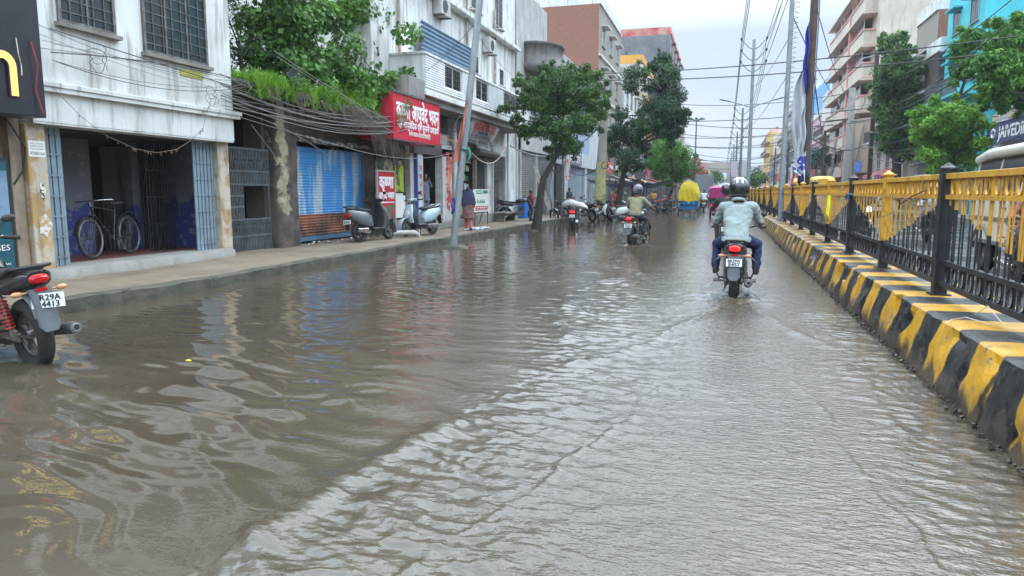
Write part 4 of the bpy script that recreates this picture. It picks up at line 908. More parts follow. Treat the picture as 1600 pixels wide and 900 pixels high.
k2 = empty('standing_sign', (-8.9, 18.2, .66), 'red Hindi notice board leaning between the grey scooter and the arrow panel', 'sign board')
g = MB(); g.box(-8.93, -8.90, 17.70, 18.74, .67, 1.95); g.build('board', mat('red_board', (.52,.025,.035), (.45,.02,.03), 2, rough=.4), k2, True)
g = MB(); g.box(-8.94, -8.885, 17.66, 17.70, .3, 1.99); g.box(-8.94, -8.885, 18.74, 18.78, .3, 1.99); g.box(-8.94, -8.885, 17.7, 18.74, 1.95, 1.99); g.build('frame', mat('pale_timber', (.45,.40,.33), rough=.7), k2, True)
lettering('कृष~णा', M_wink, (-8.893, 18.22, 1.66), YD, ZD, .86, .46, .05, parent=k2); lettering('आयुवे^द भण~डार', M_wink, (-8.893, 18.22, 1.30), YD, ZD, .95, .26, .05, parent=k2)
g = MB(); g.use(M_plate).box(-8.897, -8.894, 17.75, 18.7, 1.10, 1.13); g.use(mat('green_print', (.06,.16,.08), (.45,.05,.06), 7, rough=.5, lo=.5, hi=.55, detail=2)).prism([(17.72,.69),(18.72,.69),(18.72,1.0),(18.4,1.06),(18.1,.98),(17.9,1.03),(17.72,.9)], 'x', -8.897, -8.893); g.build('picture', None, k2, True)
# second signboard, tilted forward
s2 = empty('shop_sign', (-8.8, 26.3, 3.2), 'pale tilted signboard with faded red heading beneath the boarded balcony', 'shop sign')
g = MB(); g.add([(-8.85,24.4,3.22),(-8.85,27.3,3.12),(-8.6,27.9,3.9),(-8.6,24.6,4.02),(-8.9,24.4,3.22),(-8.9,27.3,3.12),(-8.65,27.9,3.9),(-8.65,24.6,4.02)], [(0,1,2,3),(4,7,6,5),(0,4,5,1),(1,5,6,2),(2,6,7,3),(3,7,4,0)]); g.build('panel', mat('grey_flex', (.48,.48,.46), (.38,.38,.36), 2, rough=.6), s2, True)
tz = V((.25, 0, .8)).normalized()
lettering('यूनानी मेडिसिन सेंटर', M_redink, (-8.65, 26.2, 3.75), YD, tz, 2.5, .42, .04, parent=s2)
lettering('आयुवेद एवं यूनानी दवा', mat('grey_lettering', (.12,.12,.12), rough=.7), (-8.755, 26.0, 3.42), YD, tz, 2.3, .2, .02, parent=s2); lettering('उचित मूल~य पर मिलती है', MATS['grey_lettering'], (-8.815, 25.9, 3.24), YD, tz, 2.1, .16, .02, parent=s2)
g = MB(); g.add([(-8.715,25.5,3.54),(-8.715,26.6,3.53),(-8.69,26.6,3.61),(-8.69,25.5,3.62)], [(0,1,2,3)]); g.build('blue_band', mat('blue_print', (.04,.10,.22), rough=.5), s2, True)
# green and white easel board
eb = empty('easel_board', (-8.4, 25.2, .2), 'white advertising board with green heading propped on legs by the pavement', 'advertising board')
g = MB(); g.box(-8.5, -8.46, 24.3, 26.0, .68, 1.50); g.build('board', M_plate, eb, True)
for y in (24.4, 25.9): g = MB(); g.beam((-8.48, y, .17), (-8.48, y, .68), .03, .04); g.beam((-8.5, y, 1.3), (-8.85, y+.1, .17), .03, .03); g.build('leg', M_steel, eb, True)
gm = mat('green_lettering', (.03,.28,.14), rough=.5)
g = MB(); g.use(gm).box(-8.459, -8.455, 24.55, 25.1, 1.33, 1.46, bev=.001)
for k in range(26): y = R.uniform(24.6, 25.5); h_ = R.uniform(.04, .16); g.box(-8.459, -8.455, y, y+.03, 1.0, 1.0+h_)
g.use(M_redink).box(-8.459, -8.455, 24.35, 25.95, .86, .89); g.build('print', None, eb, True, fixn=False)
lettering('केवल', M_wink, (-8.453, 24.82, 1.39), YD, ZD, .4, .12, .03, parent=eb); lettering('दवाखाना', gm, (-8.453, 25.55, 1.40), YD, ZD, .65, .17, .04, parent=eb); lettering('यहाँ सभी दवा उपलब~ध है', M_redink, (-8.453, 25.15, .78), YD, ZD, 1.5, .14, .03, parent=eb)

# ------------------------------------------------------------ further fronts on the left
def pitched_windows(par, x, y0, y1, zs, w, h_, m, n, bars=True, out=1):
    for z in zs:
        for i in range(n): yc = y0+(y1-y0)*(i+.5)/n; window(par, x, yc-w/2, yc+w/2, z, z+h_, m, out=out, bars=bars)
sb = empty('shuttered_building', (-9.35, 36, .17), 'grey building with two closed roller shutters behind the leaning street tree', 'building')
g = MB(); g.box(-16, -9.45, 33.3, 39.4, .1, 11); g.box(-9.45, -9.25, 33.3, 33.5, .1, 4); g.box(-9.45, -9.25, 36.4, 36.6, .1, 4); g.box(-9.45, -9.2, 33.3, 39.4, 3.4, 4.4); g.build('wall', mat('grey_render', (.46,.45,.43), (.35,.34,.32), 1.5, rough=.85, grime=(.1,.09,.08)), sb, True)
gs_ = mat('grey_shutter', (.22,.22,.215), (.15,.15,.14), 2, rough=.5, grime=(.08,.06,.05))
roller(sb, -9.40, 33.5, 36.4, .3, 3.35, gs_, .09); roller(sb, -9.40, 36.6, 39.3, .3, 3.35, gs_, .09)
g = MB(); g.loft([((-9.2, 36.4, 7.3), (1.2,0,0), (0,1.7,0)), ((-9.2, 36.4, 7.45), (1.35,0,0), (0,1.85,0)), ((-9.2, 36.4, 7.6), (1.35,0,0), (0,1.85,0)), ((-9.2, 36.4, 7.62), (1.25,0,0), (0,1.75,0)), ((-9.2, 36.4, 8.5), (1.25,0,0), (0,1.75,0)), ((-9.2, 36.4, 8.52), (1.32,0,0), (0,1.82,0)), ((-9.2, 36.4, 8.62), (1.32,0,0), (0,1.82,0))], 24); g.build('round_balcony', mat('brown_grey_balcony', (.22,.20,.185), (.14,.13,.12), 1.5, rough=.8, grime=(.07,.06,.05), gamt=.7), sb, True)
pitched_windows(sb, -9.45, 33.5, 39.2, (5.2,), 1.2, 1.3, M_white, 3)
db = empty('blue_door_building', (-9, 48, .17), 'low white shop row with pale blue folding shutters beside the mossy pole', 'building')
g = MB(); g.box(-16, -9.15, 39.6, 55.5, .1, 5.9); g.box(-9.15, -8.95, 42.0, 42.9, .1, 3.3); g.box(-9.15, -8.95, 48.6, 49.2, .1, 3.3); g.box(-9.15, -8.95, 54.6, 55.5, .1, 3.3); g.box(-9.15, -8.9, 39.6, 55.5, 3.0, 3.9); g.build('wall', mat('bluish_white_render', (.52,.54,.56), (.40,.41,.43), 1.2, rough=.8, grime=(.16,.14,.12), gamt=.6), db, True)
bs_ = mat('pale_blue_shutter', (.17,.24,.32), (.22,.30,.38), 1.6, rough=.5, grime=(.10,.09,.08))
for (a, b_) in ((43, 45.7), (45.9, 48.5), (49.3, 51.9), (52.0, 54.5)): folding_gate(db, -9.05, a, b_, .2, 2.95, bs_, .3)
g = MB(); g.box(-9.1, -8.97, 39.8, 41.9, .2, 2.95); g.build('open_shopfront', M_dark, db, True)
g = MB(); g.box(-8.9, -8.80, 41.8, 46.5, 3.05, 3.75); sg = g.build('sign_panel', mat('weathered_sign', (.17,.165,.15), (.10,.10,.09), 3, rough=.8), db, True)
lettering('जनता स्टोर'.replace('्',''), M_plate, (-8.79, 44.2, 3.4), YD, ZD, 3.6, .62, .03, parent=db)
g = MB(); g.box(-9.2, -9.05, 46.5, 50.5, 3.9, 8.3); g.build('blue_screen', mat('dusty_blue_sheet', (.22,.29,.40), (.30,.36,.46), 1, rough=.7), db, True)
g = MB(); g.box(-16, -9.3, 39.6, 55.5, 5.9, 9.5); g.build('upper_wall', mat('grey_render2', (.42,.42,.41), (.3,.3,.29), 1.5, rough=.85, grime=(.1,.09,.08)), db, True)
pitched_windows(db, -9.3, 39.8, 46, (6.4,), 1.1, 1.3, M_white, 3)
brick_m = bpy.data.materials.new('red_brick'); brick_m.use_nodes = True; nt = brick_m.node_tree; N = nt.nodes; K = nt.links.new; b = N['Principled BSDF']; b.inputs['Roughness'].default_value = .9
t = N.new('ShaderNodeTexCoord'); mpn = N.new('ShaderNodeMapping'); mpn.inputs['Rotation'].default_value = (pi/2, 0, pi/2); K(t.outputs['Object'], mpn.inputs['Vector'])
bt = N.new('ShaderNodeTexBrick'); bt.inputs['Scale'].default_value = 4.5; bt.inputs['Color1'].default_value = (.30,.10,.055,1); bt.inputs['Color2'].default_value = (.21,.075,.045,1); bt.inputs['Mortar'].default_value = (.28,.24,.2,1); K(mpn.outputs[0], bt.inputs['Vector']); K(bt.outputs['Color'], b.inputs['Base Color'])
def block(name, label, x, y0, y1, h_, m, floors, nwin, depth=8, side=-1, group=None, balc=None, trim=None, wz=1.3, cat='building', sign=None, winy=None, first=3.4, fh=3.1, shut=True, cap=None, bars=False, tank=True):
    """a multi-storey street building; the street face is at x (side -1: on the left of the road)"""
    o = -side; r = empty(name, (x, (y0+y1)/2, .1), label, cat, group)
    g = MB(); g.box(x-o*depth, x, y0, y1, .05, h_); g.build('wall', m, r, True)
    tm = trim or M_white
    g = MB(); g.box(x-o*depth, x+o*.12, y0, y1, h_, h_+.12)
    for a in (y0, y1-.15): g.box(x-o*depth, x+o*.002, a, a+.15, h_+.12, h_+.9)
    g.box(x-o*.15, x+o*.004, y0+.15, y1-.15, h_+.12, h_+.9); g.build('parapet', cap or tm, r, True)
    L_ = y1-y0
    for f in range(floors):
        z = first+fh*f
        if z+wz > h_: break
        g = MB(); g.box(x, x+o*.18, y0, y1, z-1.0, z-.86); g.build('floor_band', tm, r, True)
        pitched_windows(r, x, y0+.3, y1-.3, (z,), min(1.5, L_/nwin*.55), wz, tm, nwin, bars=bars, out=o)
        for i in range(nwin): yc = y0+.3+(L_-.6)*(i+.5)/nwin; g = MB(); g.box(x, x+o*.5, yc-.9*min(1, L_/nwin/2), yc+.9*min(1, L_/nwin/2), z+wz+.1, z+wz+.18); g.build('sunshade', tm, r, True)
        if balc and f in balc:
            g = MB(); g.box(x, x+o*1.1, y0+.3, y1-.3, z-.95, z-.80); g.build('balcony_slab', tm, r, True)
            g = MB(); n = int(L_/.18)
            for i in range(n+1): y = y0+.3+(L_-.6)*i/n; g.box(x+o*1.04, x+o*1.07, y-.012, y+.012, z-.80, z+.1)
            g.box(x+o*1.02, x+o*1.09, y0+.3, y1-.3, z+.1, z+.15); g.build('balcony_rail', M_steel, r, True)
    if shut:
        n = max(1, int(L_/3.2))
        for i in range(n):
            a = y0+.25+(L_-.5)*i/n; b_ = y0-.0+.1+(L_-.5)*(i+1)/n
            roller(r, x+o*.02, a, b_, .2, 2.5, R.choice([gs_, bs_, MATS['blue_gate'], M_dark, M_rust]), .12, depth=.03*o)
    if tank:
        g = MB(); yc = (y0+y1)/2; xc = x-o*2.5; g.loft([((xc,yc,h_+.9),(.6,0,0),(0,.6,0)),((xc,yc,h_+2),(.6,0,0),(0,.6,0)),((xc,yc,h_+2.25),(.25,0,0),(0,.25,0)),((xc,yc,h_+2.4),(.22,0,0),(0,.22,0))], 14)
        g.box(xc-.7, xc+.7, yc-.7, yc+.7, h_+.12, h_+.9); g.build('water_tank', M_black, r, True)
    return r
def signboard(label, c, w, h_, m, txt=None, tm=None, face=1, thick=.08, th=None, cat='shop sign', ax='y'):
    r = empty('signboard', (c[0], c[1], c[2]), label, cat)
    g = MB()
    if ax == 'y': g.box(c[0]-thick/2, c[0]+thick/2, c[1]-w/2, c[1]+w/2, c[2]-h_/2, c[2]+h_/2, bev=.01)
    else: g.box(c[0]-w/2, c[0]+w/2, c[1]-thick/2, c[1]+thick/2, c[2]-h_/2, c[2]+h_/2, bev=.01)
    g.build('panel', m, r, True)
    g = MB()
    if ax == 'y': g.box(c[0]-thick/2-.02*face, c[0]-.3*face, c[1]-w*.3, c[1]-w*.3+.05, c[2], c[2]+.05); g.box(c[0]-thick/2-.02*face, c[0]-.3*face, c[1]+w*.3, c[1]+w*.3+.05, c[2], c[2]+.05)
    else: g.box(c[0]-.03, c[0]+.03, c[1]-.02, c[1]+.02, c[2]+h_/2, c[2]+h_/2+.3)
    g.build('bracket', M_steel, r, True)
    if txt:
        if ax == 'y': lettering(txt, tm or M_wink, (c[0]+face*(thick/2+.006), c[1], c[2]), (0, 1 if face > 0 else -1, 0), ZD, w*.86, th or h_*.6, .03, parent=r)
        else: lettering(txt, tm or M_wink, (c[0], c[1]-thick/2-.006, c[2]), (1,0,0), ZD, w*.86, th or h_*.6, .03, parent=r)
    return r
W2 = mat('cream_render', (.55,.52,.45), (.42,.39,.33), 1, rough=.85, grime=(.16,.13,.1), gamt=.6)
def stall(label, x, y, w, h_, cm_, seed, group='market stalls along the left side'):
    s_ = empty('market_stall', (x, y, 0), label, 'stall', group); r = random.Random(seed)
    g = MB(); g.grid(lambda u, v: (x-.9+1.8*v, y-w/2+w*u, h_+.25-.45*v-.10*sin(pi*u)+.03*sin(13*u)), 12, 5, thick=(0,0,.02)); g.build('awning', cm_, s_, True)
    for a in (y-w/2+.1, y+w/2-.1):
        for b_, z in ((x-.85, h_+.2), (x+.85, h_-.22)): g = MB(); g.tube([(b_, a, -.1), (b_, a, z)], .03, 6); g.build('pole', M_rust, s_, True)
    g = MB(); g.box(x-.5, x+.4, y-w/2+.3, y+w/2-.3, .72, .8); g.build('counter', mat('stall_wood', (.22,.15,.09), (.12,.08,.05), 4, rough=.8), s_, True)
    g = MB(); g.box(x-.48, x+.38, y-w/2+.32, y+w/2-.32, .1, .72); g.build('counter_cloth', mat('stall_cloth_%d' % (seed % 3), ((.35,.08,.06), (.08,.14,.3), (.38,.33,.22))[seed % 3], rough=.9), s_, True)
    shelf_stock(y-w/2+.4, y+w/2-.4, x-.2, (.82,), s_, seed); shelf_stock(y-w/2+.4, y+w/2-.4, x-.75, (.9, 1.25, 1.6), s_, seed+1)
for i, (x, y, w, h_, c, lb) in enumerate(((-7.6, 58, 3.6, 2.4, (.40,.40,.38), 'stall with grey sheet roof beyond the dense tree'), (-7.3, 63.5, 3.2, 2.5, (.55,.30,.05), 'stall with ochre yellow sheet roof on the left side'), (-6.8, 70, 4, 2.3, (.08,.16,.42), 'stall with blue sheet roof on the left side'), (-6.6, 77, 3.5, 2.5, (.45,.08,.07), 'stall with red sheet roof on the left side'), (-6.2, 86, 4, 2.4, (.5,.48,.42), 'stall with dirty white sheet roof at the far left'))):
    stall(lb, x, y, w, h_, mat('stall_sheet_%d' % i, c, tuple(q*.65 for q in c), 2, rough=.7), 40+i*3)
block('brick_building', 'unplastered red brick upper storeys behind the first two street trees', -9.4, 56, 68, 15.5, brick_m, 4, 3, depth=8, balc=(1,))
block('white_building', 'dirty white building beyond the brick one, partly behind the dense tree', -9.0, 68.5, 79, 12, M_white, 3, 3, balc=(0, 1))
block('yellow_trim_building', 'cream building with orange yellow trim seen through the tree crowns', -8.6, 79.5, 92, 15, W2, 4, 3, trim=mat('orange_trim', (.62,.33,.06), (.55,.28,.05), 2, rough=.7), balc=(0, 1, 2))
block('tall_building', 'tall grey building with dark corner rising behind the dense tree', -6.9, 95, 118, 21, mat('slate_render', (.20,.21,.23), (.13,.14,.16), .6, rough=.85, grime=(.07,.07,.07)), 6, 4, trim=mat('red_trim', (.42,.07,.05), (.5,.3,.25), 1, rough=.7), balc=(1, 3))
block('pink_building', 'narrow building with pale pink bands at the far bend on the left', -7.6, 120, 150, 15, mat('pinkish_render', (.50,.36,.33), (.42,.30,.28), .6, rough=.85), 4, 5, balc=(1,))
for i, (y, z, w, h_, c, tx, lb) in enumerate(((57, 3.3, 3, .8, (.5,.05,.05), 'जनरल', 'red shop board with white lettering just past the dense tree'), (61, 3.5, 3, .9, (.55,.52,.48), None, 'blank whitish shop board on the brick building'), (66, 3.2, 3, .8, (.06,.15,.42), 'मोबाइल', 'blue shop board with white lettering on the brick building'), (73.5, 3.6, 4, 1.2, (.62,.42,.06), None, 'plain yellow shop board on the white building'), (84, 3.6, 4, 1.3, (.5,.06,.08), None, 'plain red shop board on the yellow trimmed building'), (89, 6.0, 2, 2.4, (.55,.5,.45), None, 'tall pale banner on the yellow trimmed building'), (100, 4.2, 6, 1.6, (.10,.25,.45), None, 'wide blue board low on the tall grey building'))):
    signboard(lb, (-8.55+.12*i*(y > 60)+(.9 if y > 95 else 0), y, z), w, h_, mat('left_board_%d' % i, c, tuple(min(.65, q+.08) for q in c), 2, rough=.6), tx)
signboard('orange and white hoarding behind the small bright tree', (-7.9, 70, 4.5), 7, 1.6, mat('orange_hoarding', (.65,.25,.03), (.6,.55,.45), .6, rough=.6, lo=.45, hi=.6), 'मोबाइल सेंटर', M_plate)
signboard('small yellow green poster hung outside the white shop row', (-8.3, 62, 3.4), 1.6, 1.3, MATS['lime_print'])
signboard('tall red and white cloth banner hanging beside the ladder', (-8.2, 39.3, 3.0), .8, 1.9, mat('red_white_banner', (.55,.55,.52), (.5,.06,.05), 2.2, rough=.8, lo=.55, hi=.6, detail=2))
signboard('blue vertical sign strip on the left row past the trees', (-8.0, 76, 4.2), .8, 3.2, mat('bright_blue_panel', (.04,.12,.40), rough=.5))
# ------------------------------------------------------------ people
def cap(mb, a, b, r0, r1=None, n=12):
    r1 = r0 if r1 is None else r1; mb.tube([a, b], [r0, r1], n); mb.ell(a, (r0,)*3, n, 8); mb.ell(b, (r1,)*3, n, 8)
def trunk(mb, pel, che, sh_w, grow=0, belly=0, rt=V((1, 0, 0)), hipw=.155):
    """torso between pelvis and chest points; rt = the body's right-hand direction"""
    pel, che = V(pel), V(che); up = (che-pel); d = up.normalized(); fw = d.cross(rt).normalized()*-1
    if fw.length < .1: fw = V((0, 1, 0))
    secs = []
    for t, w, dp in ((-.22, hipw*.8, .10), (-.05, hipw, .125), (.15, hipw*.97, .12+belly*.3), (.4, hipw*.93, .11+belly), (.7, sh_w*.86, .118), (.95, sh_w*.97, .115), (1.12, sh_w*.88, .092), (1.22, sh_w*.5, .07), (1.28, .07, .06)):
        secs.append((pel+up*t, rt*(w+grow), fw*(dp+grow)))
    mb.loft(secs, 22, 2.4)
    return fw
def hand(mb, w, dirv, side, curl=.8, s=1.0, palm=V((0, 0, -1))):
    """palm with four unequal bent fingers and a thumb; w wrist, dirv pointing direction, side = thumb side"""
    w = V(w); d = V(dirv).normalized(); sd = V(side); sd = (sd-d*sd.dot(d)).normalized(); p = d.cross(sd)
    if p.dot(palm) < 0: p = -p
    mb.loft([(w, sd*.026*s, p*.018*s), (w+d*.04*s, sd*.038*s, p*.016*s), (w+d*.085*s, sd*.040*s, p*.014*s)], 12, 2.5)
    for i, L_ in enumerate((.066, .074, .068, .052)):
        b0 = w+d*.082*s+sd*(.030-.020*i)*s; d1 = (d*cos(curl*.6)+p*sin(curl*.6)); b1 = b0+d1*L_*.5*s; d2 = (d*cos(curl*1.5)+p*sin(curl*1.5)); b2 = b1+d2*L_*.5*s
        cap(mb, b0, b1, .0095*s, .0088*s, 8); cap(mb, b1, b2, .0088*s, .0075*s, 8)
    t0 = w+d*.03*s+sd*.03*s; t1 = t0+(d*.6+sd*.8).normalized()*.035*s; t2 = t1+(d*.9+p*.5+sd*.2).normalized()*.03*s
    cap(mb, t0, t1, .013*s, .011*s, 8); cap(mb, t1, t2, .011*s, .009*s, 8)
def head(mb, c, fw, up=V((0, 0, 1)), s=1.0):
    c = V(c); fw = V(fw).normalized(); rt = fw.cross(up).normalized(); up = rt.cross(fw); M = Matrix((rt, fw, up)).transposed()
    mb.ell(c+up*.02*s, (.075*s, .095*s, .105*s), 18, 12, M); mb.ell(c+fw*.025*s-up*.055*s, (.055*s, .062*s, .06*s), 14, 8, M)
    mb.loft([(c+fw*.085*s+up*.02*s, rt*.008*s, up*.012*s), (c+fw*.108*s-up*.018*s, rt*.015*s, up*.012*s), (c+fw*.085*s-up*.03*s, rt*.012*s, up*.006*s)], 8)
    mb.ell(c+fw*.082*s-up*.055*s, (.026*s, .010*s, .009*s), 10, 6, M)
    for q in (-1, 1): mb.ell(c+rt*q*.077*s-fw*.005*s, (.012*s, .02*s, .032*s), 8, 6, M)
    return rt, fw, up
def eyes(parent, c, fw, rt, up, s=1.0):
    g = MB()
    for q in (-1, 1): g.ell(V(c)+fw*.088*s+rt*q*.03*s+up*.012*s, (.014*s, .014*s, .008*s), 8, 6)
    g.build('eyes', mat('eye_dark', (.03,.02,.015), rough=.3), parent)
def crease(o, amp):
    """push cloth folds into a garment: ridges that run slantwise and break up"""
    me = o.data; n = len(me.vertices); co = np.empty(n*3, np.float32); nr = np.empty(n*3, np.float32); me.vertices.foreach_get('co', co); me.vertices.foreach_get('normal', nr)
    c = co.reshape(-1, 3).astype(float); x, y, z = c.T
    w = lambda a, b_, sd_: fb(a+40, b_+40, sd_, 2)
    f = 1.6*(np.abs(np.sin((z*22+abs(x)*17+3.2*w(x*5+y*3, z*6, 71)*2)))**.6-.6)+.6*np.sin(z*70-x*40+5*w(x*7, z*7+y*4, 72)); m_ = np.clip(.35+1.6*w(x*4+y*2, z*5, 73), 0, 1)
    c += nr.reshape(-1, 3)*(amp*.5*f*m_+amp*.9*w(x*9+y*5, z*9, 74))[:, None]; me.vertices.foreach_set('co', c.astype(np.float32).ravel()); me.update()
def person(loc, rz, label, P, skin=None, shirt=None, trous=None, hair=M_black, helm=None, shoes=M_black, group=None, vox=.011, cat='person', sleeve='short', s=1.0, face=True, belly=0, hem=None, barefoot=False):
    """P: joint points in the figure's own frame: pel, che, head, sho/elb/wri/hip/kne/ank/toe each (left, right)"""
    skin = skin or M_skin; r = empty('person', loc, label, cat, group, rz); J = {k: ([V(a) for a in v] if isinstance(v, list) else V(v)) for k, v in P.items() if k not in ('curl', 'stripe', 'hdir', 'look', 'thumb')}
    rt = (J['sho'][1]-J['sho'][0]).normalized(); shw = (J['sho'][1]-J['sho'][0]).length/2
    g = MB(); trunk(g, J['pel'], J['che'], shw, -.012, belly, rt); neck = J['che'].lerp(J['head'], .45); cap(g, J['che'].lerp(J['head'], .1), J['head']-V((0, 0, .05)), .056*s, .05*s)
    fw = V(P.get('look', rt.cross(V((0, 0, 1)))*-1)); hr, hf, hu = head(g, J['head'], fw, s=s)
    for i in (0, 1):
        cap(g, J['sho'][i], J['elb'][i], .048*s, .038*s); cap(g, J['elb'][i], J['wri'][i], .038*s, .025*s)
        cap(g, J['hip'][i], J['kne'][i], .078*s, .052*s); cap(g, J['kne'][i], J['ank'][i], .052*s, .034*s)
        dv = V(P['hdir'][i]) if 'hdir' in P else (J['wri'][i]-J['elb'][i]); hand(g, J['wri'][i], dv, V(P.get('thumb', [(1, 0, 0), (-1, 0, 0)])[i]), P.get('curl', .7), s)
        g.loft([(J['ank'][i]-V((0,0,.02)), V((.03,0,0)), V((0,0,.035))), (J['ank'][i].lerp(J['toe'][i], .5)-V((0,0,.03)), V((.036,0,0)), V((0,0,.028))), (J['toe'][i], V((.03,0,0)), V((0,0,.016)))], 10)
    body = fuse(g, 'body', skin, r, vox, 3); 
    if face: eyes(r, J['head'], hf, hr, hu, s)
    if shirt:
        g = MB(); trunk(g, J['pel'].lerp(J['che'], .02), J['che'], shw, .012, belly, rt, .16)
        for i in (0, 1):
            e = J['elb'][i] if sleeve == 'long' else J['sho'][i].lerp(J['elb'][i], .72)
            cap(g, J['sho'][i], e, .070*s, .056*s)
            if sleeve == 'long': cap(g, J['elb'][i], J['elb'][i].lerp(J['wri'][i], .93), .055*s, .038*s)
            cap(g, J['che'].lerp(J['sho'][i], .5)+(J['che']-J['pel'])*.10, J['sho'][i]+V((0,0,.005)), .075*s, .066*s)
        if hem: g.loft([(J['pel']+V((0,0,.05)), rt*.17, V((0,.13,0))), (J['pel'].lerp(V(hem), .5), rt*.19, V((0,.15,0))), (V(hem), rt*.21, V((0,.17,0)))], 20)
        q = fuse(g, 'shirt', shirt, r, vox, 4); crease(q, .022 if vox < .01 else .014)
    if trous:
        g = MB(); g.loft([(J['pel']+V((0,0,.07)), rt*.155, V((0,.115,0))), (J['pel'], rt*.172, V((0,.13,0))), (J['pel']-V((0,0,.08)), rt*.165, V((0,.12,0)))], 18)
        for i in (0, 1): cap(g, J['hip'][i], J['kne'][i], .098*s, .074*s); cap(g, J['kne'][i], J['kne'][i].lerp(J['ank'][i], .93), .072*s, .055*s)
        q = fuse(g, 'trousers', trous, r, vox, 4); crease(q, .014)
    if not barefoot:
        for i in (0, 1):
            g = MB(); a, t_ = J['ank'][i], J['toe'][i]; f = (t_-a); f.z = 0; f = f.normalized() if f.length > 0 else V((0,1,0)); sdv = f.cross(V((0,0,1)))
            g.loft([(a-f*.06-V((0,0,.03)), sdv*.03, V((0,0,.04))), (a-V((0,0,.03)), sdv*.042, V((0,0,.052))), (a.lerp(t_, .6)-V((0,0,.025)), sdv*.046, V((0,0,.036))), (t_+f*.02-V((0,0,.01)), sdv*.034, V((0,0,.024)))], 12, 2.5); g.build('shoe', shoes, r)
    if helm:
        g = MB(); M = Matrix((hr, hf, hu)).transposed(); g.ell(J['head']+hu*.02, (.143, .165, .152), 26, 14, M, zmin=-.72); h_ = g.build('helmet', helm, r)
        g = MB(); g.ring(J['head']+hu*-.09, hu, .122, .012, 24, 6); q = g.build('rim', M_black, r); q.parent = h_
        g = MB(); vs = []; fs = []
        for iy in range(7):
            for ix in range(13): a = -1.15+2.3*ix/12; el_ = -.5+.75*iy/6; vs.append(J['head']+hu*.02+hr*(.147*sin(a)*cos(el_))+hf*(.170*cos(a)*cos(el_))+hu*.156*sin(el_))
        for iy in range(6):
            for ix in range(12): fs.append((iy*13+ix, iy*13+ix+1, iy*13+ix+14, iy*13+ix+13))
        g.add(vs, fs, True); q = g.build('visor', mat('dark_visor', (.02,.02,.025), rough=.08), r); q.parent = h_
        if P.get('stripe'):
            g = MB()
            for x0, x1 in ((-.046, -.034), (.034, .046), (-.02, -.014), (.014, .02)):
                z_ = []
                for k in range(15 if abs(x0) > .03 else 7):
                    a = (.95 if abs(x0) > .03 else .55)*pi/2-(1.15 if abs(x0) > .03 else .5)*k/(14 if abs(x0) > .03 else 6)
                    for x in (x0, x1): z_.append(J['head']+hu*.02+hr*x+hf*-(.1675*cos(a)*sqrt(max(0, 1-(x/.143)**2)))+hu*.1545*sin(a)*sqrt(max(0, 1-(x/.143)**2)))
                g.add(z_, [(2*k, 2*k+1, 2*k+3, 2*k+2) for k in range(len(z_)//2-1)])
            q = g.build('stripe', M_plate, r); q.parent = h_
    elif hair:
        g = MB(); M = Matrix((hr, hf, hu)).transposed(); g.ell(J['head']+hu*.032*s-hf*.012*s, (.084*s, .098*s, .106*s), 18, 12, M, zmin=-.25); g.ell(J['head']-hf*.04*s-hu*.01*s, (.076*s,.066*s,.085*s), 14, 8, M); g.build('hair', hair, r)
    return r
# ------------------------------------------------------------ two-wheelers
def wheel(parent, y, r_, w=.10, spokes=0, name='wheel', x=0, disc=False, tyre_r=None, z=None):
    z = r_ if z is None else z; tr = tyre_r or w*.5; root = MB(); root.ring((x, y, z), (1,0,0), r_-tr, tr, 36, 10, w/2/tr); t_ = root.build('tyre', M_rubber, parent); t_.name = name
    g = MB(); g.ring((x, y, z), (1,0,0), r_-tr*2-.005, .012, 32, 6, 2.2)
    if spokes:
        for k in range(spokes):
            a = 2*pi*k/spokes; a2 = a+(.35 if k % 2 else -.35); sx = .03*(1 if (k//2) % 2 else -1); g.tube([(x+sx, y+.03*cos(a2), z+.03*sin(a2)), (x, y+(r_-tr*2)*cos(a), z+(r_-tr*2)*sin(a))], .0022, 4, caps=False)
    else:
        for k in range(5):
            a = 2*pi*k/5+.3; g.beam((x, y+.03*cos(a), z+.03*sin(a)), (x, y+(r_-tr*2)*cos(a), z+(r_-tr*2)*sin(a)), .035, .03, up=(1,0,0))
    g.cyl((x-.045, y, z), (x+.045, y, z), .045 if not spokes else .022, n=14); q = g.build('rim', M_steel, parent); q.parent = t_
    return t_
def plate(parent, c, yaw, w, h_, l1, l2, tilt=-.15):
    """number plate facing -Y turned by yaw"""
    Rm = Matrix.Rotation(yaw, 4, 'Z') @ Matrix.Rotation(tilt, 4, 'X'); M = Matrix.Translation(V(c)) @ Rm
    g = MB(); g.box(-w/2, w/2, -.004, .004, -h_/2, h_/2, M); p = g.build('number_plate', M_plate, parent)
    g = MB(); b = .006
    xd = (Rm @ V((1,0,0))); zd = (Rm @ V((0,0,1))); yd = Rm @ V((0,-1,0)); o = V(c)+yd*.0055
    if l2:
        lettering(l1, M_ink, o+zd*h_*.2, xd, zd, w*.80, h_*.58, .025, mb=g); lettering(l2, M_ink, o-zd*h_*.26, xd, zd, w*.72, h_*.58, .025, mb=g)
    else: lettering(l1, M_ink, o-zd*h_*.03, xd, zd, w*.85, h_*.8, .025, mb=g)
    q = g.build('lettering', None, parent, fixn=False); q.parent = p
    return p
